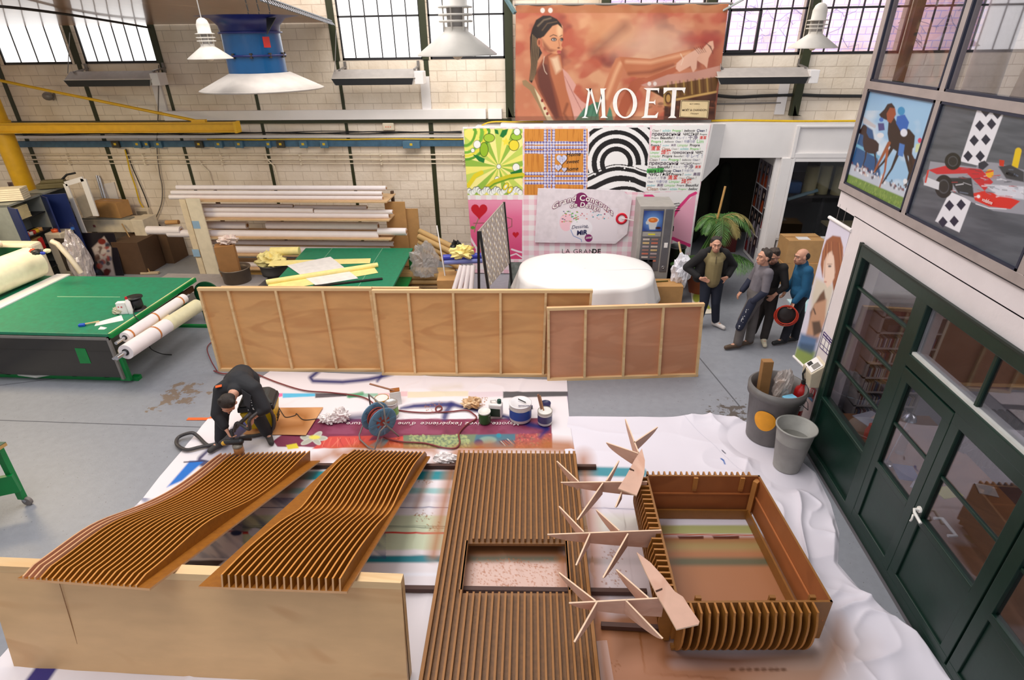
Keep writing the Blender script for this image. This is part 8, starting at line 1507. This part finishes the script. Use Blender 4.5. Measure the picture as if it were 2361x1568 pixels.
# balding man in the blue fleece holding the coil
J = dict(anR=(4.02, 9.06, .09), toR=(3.84, 9.00, .05), anL=(4.24, 9.16, .09), toL=(4.08, 9.12, .05), knR=(4.08, 9.08, .50), knL=(4.24, 9.18, .50), hiR=(4.12, 9.05, .90), hiL=(4.16, 9.22, .90), pel=(4.14, 9.14, .98), che=(4.12, 9.14, 1.26), nek=(4.06, 9.10, 1.47), shR=(4.10, 8.97, 1.40), shL=(4.12, 9.32, 1.40), elR=(4.10, 8.90, 1.10), elL=(4.12, 9.40, 1.1), wrR=(3.97, 8.90, .87), wrL=(4.0, 9.38, .88), Rd=(-.2, 0, -1), Ld=(-.3, 0, -1))
FL = mat('blue fleece', (30, 88, 124), .9, bump=.2, scale=60)
t, V3, hc, f, u, r_ = person('balding man in a blue fleece holding a coiled red cable, by the hanging banner', J, (3.99, 9.06, 1.61), (-.97, -.22, -.12), (-.1, 0, 1), [('fleece', top(1.06, .92)+[((4.13, 9.1, 1.0), (4.17, 9.18, .93), .165, .165), ('che', 'nek', .12, .085)], FL, .013), ('trousers', trous(1.0, .93), mat('navy trousers', (26, 26, 36), .8), .013)], (34, 26, 22), ((-1, 0, 0), (-1, 0, 0)), (.9, .4), beard=(150, 104, 84), bald=True)
shoes(t, V3, mat('black shoes', (30, 28, 28), .5)); c = Vector((3.88, 8.86, .64)); t = thing('coiled_cable', 'red cable coiled on a dark drum, held by the man in the blue fleece', 'cable', c-Z_*.2); m = MB(); qf = Vector((-.35, -1, .15)).to_track_quat('Z', 'Y').to_matrix()
for k_, (a_, b_) in enumerate(((.185, .17), (.165, .175), (.175, .15), (.15, .16))): m.tube([c+qf@Vector((a_*cos(q_), b_*sin(q_)+.01*k_, .012*k_)) for q_ in np.linspace(0, 2*pi, 33)], .0085, 6)
m.build('coil', mat('bright red cable', (206, 60, 36), .45), t); MB().lathe([(0, -.02), (.17, -.02), (.18, -.01), (.17, .0), (0, .0)], c-qf@Vector((0, 0, .02))-Z_*.015, 30, axis=qf, cap=False).build('drum_plate', mat('dark drum', (44, 36, 34), .3), t); MB().ell(c+Vector((.0, -.02, -.17)), (.025, .012, .015), n=8).build('plug', mat('plug cream', (206, 190, 150), .5), t)
# painter bending over with the spray gun
J = dict(anR=(-4.38, 5.74, .10), toR=(-4.46, 5.60, .06), anL=(-3.83, 5.95, .10), toL=(-3.72, 5.80, .06), knR=(-4.30, 5.82, .50), knL=(-3.86, 5.86, .52), hiR=(-4.18, 6.06, .86), hiL=(-3.98, 6.10, .86), pel=(-4.06, 6.08, .92), che=(-3.88, 5.72, 1.06), nek=(-3.84, 5.50, 1.04), shR=(-4.06, 5.60, 1.02), shL=(-3.62, 5.60, 1.06), elR=(-4.10, 5.45, .76), elL=(-3.50, 5.52, .82), wrR=(-3.98, 5.38, .58), wrL=(-3.64, 5.42, .74), Rd=(.4, -.2, -.85), Ld=(-.2, -.1, -.9))
BOV = mat('black overalls', (34, 34, 38), .8, var=.1)
t, V3, hc, f, u, r_ = person('painter in black overalls bending over the left slatted board with a spray gun', J, (-3.85, 5.37, .99), (.0, -.45, -.9), (.28, -.85, .42), [('overalls_top', [('pel', 'che', .15, .16), ('che', 'shR', .15, .09), ('che', 'shL', .15, .09), ('shR', 'elR', .085, .07), ('shL', 'elL', .085, .072), ('elR', 'wrR', .066, .056, 0, .75), ('elL', 'wrL', .068, .06, 0, .35), ('che', 'nek', .13, .09, 0, .7)], BOV, .013), ('overalls_trousers', trous(1.12, .92), BOV, .013)], (44, 34, 28), ((.6, .3, 0), (-.5, 0, 0)), (.8, .8), name='person')
shoes(t, V3, mat('dusty work boots', (60, 56, 54), .7)); MB().obox(V3['shR']+Vector((.03, -.06, .095)), (.07, .05, .006), .5).build('orange_patch', mat('orange tab', (236, 96, 40), .5), t)
MB().prism([V3['nek']+Vector(v) for v in ((.1, .03, .05), (.22, 0, -.02), (.20, -.06, -.16), (.13, -.04, -.12))], (0, -.01, 0)).build('loose_collar', BOV, t)
m = MB(); rg = random.Random(5)
for i in range(50): f_ = rg.random(); p_ = V3['hiL'].lerp(V3['knL'], f_*1.1)+Vector((rg.uniform(-.05, .05), -.085+rg.uniform(-.012, .0), rg.uniform(-.03, .05))); m.ell(p_, (.008, .006, .008), n=6)
m.build('paint_spatters', mat('white spatter', (220, 220, 220), .6), t)
gc = V3['wrR']+Vector((.05, -.03, -.10)); t = thing('spray_gun', 'yellow and black spray gun with a stained paint cup, held in the painter\'s lower hand', 'spray gun', gc-Z_*.2); GY = mat('gun yellow', (214, 164, 50), .45)
MB().cone(gc+Vector((0, .04, .08)), gc+Vector((.02, -.02, -.03)), .026, .024).build('grip', mat('gun black', (40, 40, 42), .45), t); MB().cone(gc+Vector((-.07, -.02, -.05)), gc+Vector((.12, -.02, -.03)), .036, .04).build('body', mat('gun black', (40, 40, 42), .45), t); MB().cone(gc+Vector((-.1, -.03, -.06)), gc+Vector((-.06, -.02, -.05)), .03, .035).build('air_cap', GY, t)
MB().lathe([(.035, 0), (.058, -.03), (.06, -.11), (.045, -.13), (0, -.13)], gc+Vector((.08, -.04, -.07)), 24, cap=False).build('paint_cup', mat('stained cup', (206, 166, 126), .4, rgb2=(170, 110, 60)), t); MB().lathe([(.062, -.02), (.062, .0), (.03, .01)], gc+Vector((.08, -.04, -.07)), 24).build('cup_ring', mat('gun grey', (120, 112, 100), .4), t); MB().bar(gc+Vector((.1, .0, .0)), gc+Vector((.24, .03, -.02)), .03, .04).build('rear_handle', mat('gun black', (40, 40, 42), .45), t)
cable('spray_hose', [gc+Vector((.04, .03, .08)), gc+Vector((.10, .05, .20)), V3['wrL']+Vector((-.03, -.06, -.12)), V3['wrL']+Vector((.0, -.04, .02)), V3['wrL']+Vector((.12, .15, .05)), g(628, 955, .42), g(630, 985, .2), g(615, 1000, .07)], .021, SUC, 'ribbed dark hose from the spray gun up through the painter\'s other hand')
# ================= inside the right office and the far rooms =================
DW = mat('desk wood', (150, 104, 70), .5, kind='wood'); CDW = mat('pale shelf', (176, 166, 160), .6)
t = thing('disc_shelf', 'white shelf unit packed with discs seen through the left panes of the green office front', 'shelf', (4.15, 6.25, 0)); x0, x1, yy = 3.78, 4.5, 6.18
for x in (x0, x1): MB().box((x, yy, 0), (x+.03, 6.39, 2.1)).build('side', CDW, t)
MB().box((x0-.1, yy-.02, 2.1), (x1+.8, 6.39, 2.14)).build('top', CDW, t)
zs_ = [2.1-.205*i for i in range(1, 9)]
for z in zs_: MB().box((x0, yy, z), (x1, 6.39, z+.02)).build('shelf', CDW, t)
rg = random.Random(12); dm = [mat('disc %d' % i, c, .5) for i, c in enumerate(((60, 50, 60), (200, 196, 196), (120, 60, 60), (70, 80, 120), (170, 150, 120)))]
for zi, z in enumerate(zs_[2:]):
    m = MB(); x = x0+.04
    while x < x1-.03: w_ = rg.uniform(.009, .014); k_ = len(m.m); m.box((x, yy+.01+rg.uniform(0, .01), z+.02), (x+w_, 6.36, z+.14+rg.uniform(-.01, .01)), rg.randrange(5)); x += w_+.0015
    tag(m.build('compact_discs', dm), '%s row of compact discs on the white office shelf, counted from the top' % ['topmost', 'second', 'third', 'fourth', 'fifth', 'lowest'][zi], 'discs', kind='stuff')
for zi, z in enumerate(zs_[:2]): carton(['stack of flat cases on the highest shelf inside the office', 'dark flat cases on the second highest shelf inside the office'][zi], ((x0+x1)/2, 6.27, z+.02), (.5, .15, .09), 0, dm[[2, 0][zi]], tape=False)
t = thing('notice_board', 'big brown pinboard on the back wall inside the green-fronted office', 'board', (5.6, 6.38, 1)); MB().box((4.6, 6.36, .95), (7.6, 6.39, 2.12)).build('cork', mat('brown cork', (104, 82, 68), .8), t); MB().box((4.58, 6.34, 2.12), (7.62, 6.39, 2.16)).box((4.58, 6.34, .91), (7.62, 6.39, .95)).build('frame', PINE, t)
t = thing('office_desk', 'long wooden desk behind the green office front', 'desk', (3.95, 4.5, 0)); MB().box((3.5, 2.6, .71), (4.5, 5.9, .75)).build('desk_top', DW, t)
for x, y in ((3.55, 5.8), (4.45, 5.8), (3.55, 2.7), (4.45, 2.7)): MB().box((x-.03, y-.03, 0), (x+.03, y+.03, .71)).build('leg', GREY, t)
l0 = g(2042, 1068, .75); t = thing('desk_lamp', 'thin silver desk lamp with a round head on the office desk', 'lamp', l0); lt = wy(2098, 962, l0.y+.15); MB().lathe([(.07, 0), (.06, .015), (0, .02)], l0, 24, cap=False).build('base', CHROME, t); MB().tube([l0+Z_*.01, lt], .007, 6).build('stem', CHROME, t); MB().lathe([(.07, -.03), (.05, .03), (0, .05)], lt, 24, cap=False).build('lamp_shade', CHROME, t)
b0 = g(2052, 1050, .75)+Vector((.12, .05, 0)); t = thing('water_bottle', 'clear ribbed water bottle beside the desk lamp', 'bottle', b0); MB().lathe([(.04, 0), (.045, .03), (.04, .06), (.045, .09), (.04, .12), (.045, .16), (.03, .23), (.014, .27), (.014, .3)], b0, 20).build('bottle', clear_glass('pet2', (.75, .8, .85)), t)
tag(MB().lathe([(.045, 0), (.05, .1), (.03, .15), (.03, .19)], g(2000, 1010, .75), 16).build('orange_bottle', mat('orange plastic', (220, 70, 40), .4)), 'orange-red capped bottle on the desk behind the first green panel', 'bottle')
for i, (px, py, w_, d_, c_, lb) in enumerate(((1985, 965, .3, .22, (206, 206, 214), 'printed white papers at the far end of the office desk'), (2065, 1090, .25, .2, (60, 90, 150), 'blue folder on the office desk by the lamp foot'), (2105, 1125, .2, .16, (180, 180, 186), 'white disc sleeve on the office desk near the door'), (2160, 1135, .22, .15, (190, 190, 90), 'yellow note and film on the office desk behind the door pane'), (2250, 1130, .16, .16, (190, 186, 182), 'square disc sleeve on the office desk beside the keyboard'))):
    p_ = g(px, py, .75); tag(MB().obox((p_.x+.1, p_.y, .756), (w_, d_, .008), .4+i).build('paper_sheet', mat('desk item %d' % i, c_, .5)), lb, 'paper')
t = thing('monitor', 'dark monitor standing on the office desk with its back to the lamp', 'monitor', g(2110, 1040, .75)+Vector((.55, .1, 0))); p_ = g(2110, 1040, .75)+Vector((.55, .1, 0)); MB().obox(p_+Z_*.28, (.42, .05, .36), .5).build('screen', mat('monitor grey', (70, 68, 72), .4), t, bev=.01); MB().obox(p_+Z_*.06, (.06, .05, .12), .5).obox(p_+Z_*.01, (.22, .16, .02), .5).build('stand', BLACK, t)
t = thing('radiator', 'dark ribbed radiator under the pinboard deeper in the office', 'radiator', (5.9, 5.9, 0)); 
for i in range(16): MB().box((5.0+.09*i, 5.75, .1), (5.06+.09*i, 5.95, .85)).build('rib', mat('dark radiator', (50, 44, 42), .5), t, bev=.015)
tag(MB().box((4.7, 3.6, .0), (5.3, 4.4, .5)).box((4.7, 4.3, .5), (5.3, 4.4, 1.0)).build('office_chair', mat('black fabric', (30, 30, 32), .9), bev=.04), 'dark office chair behind the desk', 'chair')
# far office behind the window wall
FW = mat('dull roll film', (186, 176, 130), .4); 
for i in range(6): p_ = (5.75+.32*i, 13.5+.1*(i % 2), 1.55); tag(MB().lathe([(.14, 0), (.14, .62), (.05, .62)], p_, 24).build('standing_roll', FW), 'upright film roll on the bench inside the far office, %s from the left' % ['first', 'second', 'third', 'fourth', 'fifth', 'sixth'][i], 'roll', 'upright rolls inside the far office')
DB = mat('dark bench', (50, 46, 44), .6); tA = thing('bench', 'dark high bench carrying the rolls inside the far office', 'bench', (6.5, 13.6, 0)); MB().box((5.0, 13.35, 1.50), (7.9, 13.9, 1.55)).build('top', DB, tA); tB = thing('worktop', 'pale lower worktop behind the far office window', 'worktop', (7, 13.1, 0)); MB().box((6.1, 12.95, .95), (7.9, 13.3, 1.0)).build('top', mat('pale worktop', (160, 146, 110), .6), tB)
for z, tt in ((1.50, tA), (.95, tB)):
    for x in (6.15, 7.8): MB().box((x, 13.2 if z < 1 else 13.6, 0), (x+.06, 13.26 if z < 1 else 13.66, z)).build('leg', DB, tt)
tag(MB().tube([(5.25, 13.3, 1.48), (5.9, 13.4, 1.66)], .04, 12).build('pale_tube', mat('pale blue tube', (140, 176, 190), .4)), 'pale blue tube lying on the bench in the far office', 'tube'); tag(MB().box((5.05, 13.5, 1.55), (5.6, 13.8, 1.82)).build('blue_bag', mat('bright blue bag', (20, 100, 170), .5), bev=.04), 'bright blue bag on the bench at the left in the far office', 'bag')
tag(MB().box((5.0, 14.2, 1.9), (5.9, 14.25, 2.6)).build('grey_board', mat('grey blue panel', (120, 124, 134), .6)), 'grey panel on the wall in the far office above the rolls', 'panel')
MB().box((4.99, YO+.01, .78), (8, YO+.016, 2.44)).build('pane', clear_glass('office window glass', (.8, .8, .8), .1), bpy.data.objects['window_9'])
for i, (x, h_) in enumerate(((3.55, 2.3), (4.15, 2.1))): 
    m = MB(); m.ell((x, 14.6, 1.0), (.32-.08*i, .25, 1.0), n=20).ell((x, 14.6, h_-.25), (.15, .15, .2), n=16); tag(m.build('dark_sculpture', mat('dark foliage', (34, 38, 26), .9, bump=1.0, scale=14)), ['bulky dark figure deep in the passage, nearer the palm', 'slimmer dark hatted figure deep in the passage beside the portrait board'][i], 'figure')
tag(MB().box((3.9, 13.9, 0), (4.5, 14.3, .55)).build('storage_chest', mat('dark red chest', (84, 22, 22), .6), bev=.01), 'dark red chest on the floor of the passage by the portrait board', 'trunk')
c = g(1832, 672); carton('big brown moving carton standing under the far office window, upper one', (5.25, 12.1, .48), (.75, .5, .5), .05, mat('tan carton', (196, 150, 96), .75)); carton('big brown moving carton on the floor under another, below the far office window', (5.25, 12.1, 0), (.78, .52, .48), 0, mat('tan carton', (196, 150, 96), .75), tape=False)
tag(MB().box((5.1, 11.9, .981), (5.35, 12.1, .984)).build('paper_label', LW), 'white paper sheet lying on the upper moving carton', 'paper')
tag(MB().tube([(5.6, 11.3, .07), (6.3, 11.35, .07)], .07, 14).build('brown_tube', KRAFT), 'brown tube lying behind the man in the blue fleece', 'tube'); tag(MB().box((4.75, 10.4, .0), (5.35, 11.0, .02)).build('blue_board', mat('pale blue print', (150, 200, 210), .5, rgb2=(220, 230, 230), var=.3)), 'pale blue patterned board on the floor behind the hanging face banner', 'board')
# upper office seen through its glazing
for i, (y, z, L_, m_) in enumerate(((6.6, 3.35, 2.6, mat('bubble roll', (176, 168, 160), .3, bump=.4)), (6.1, 3.35, 1.9, mat('beige cone', (176, 164, 150), .6)), (5.0, 3.35, 2.4, mat('clear roll', (150, 146, 140), .3)))):
    tag(MB().lathe([(.16 if i != 1 else .34, 0), (.14, L_)], (XR+.75+.25*i, y-.2, z), 26).build('upright_roll', m_), ['tall upright wrapped roll behind the upper glazing, nearest the block wall', 'beige cone-shaped roll standing behind the upper glazing', 'clear wrapped roll behind the upper glazing, nearest the viewer'][i], 'roll')
bpy.context.view_layer.update()
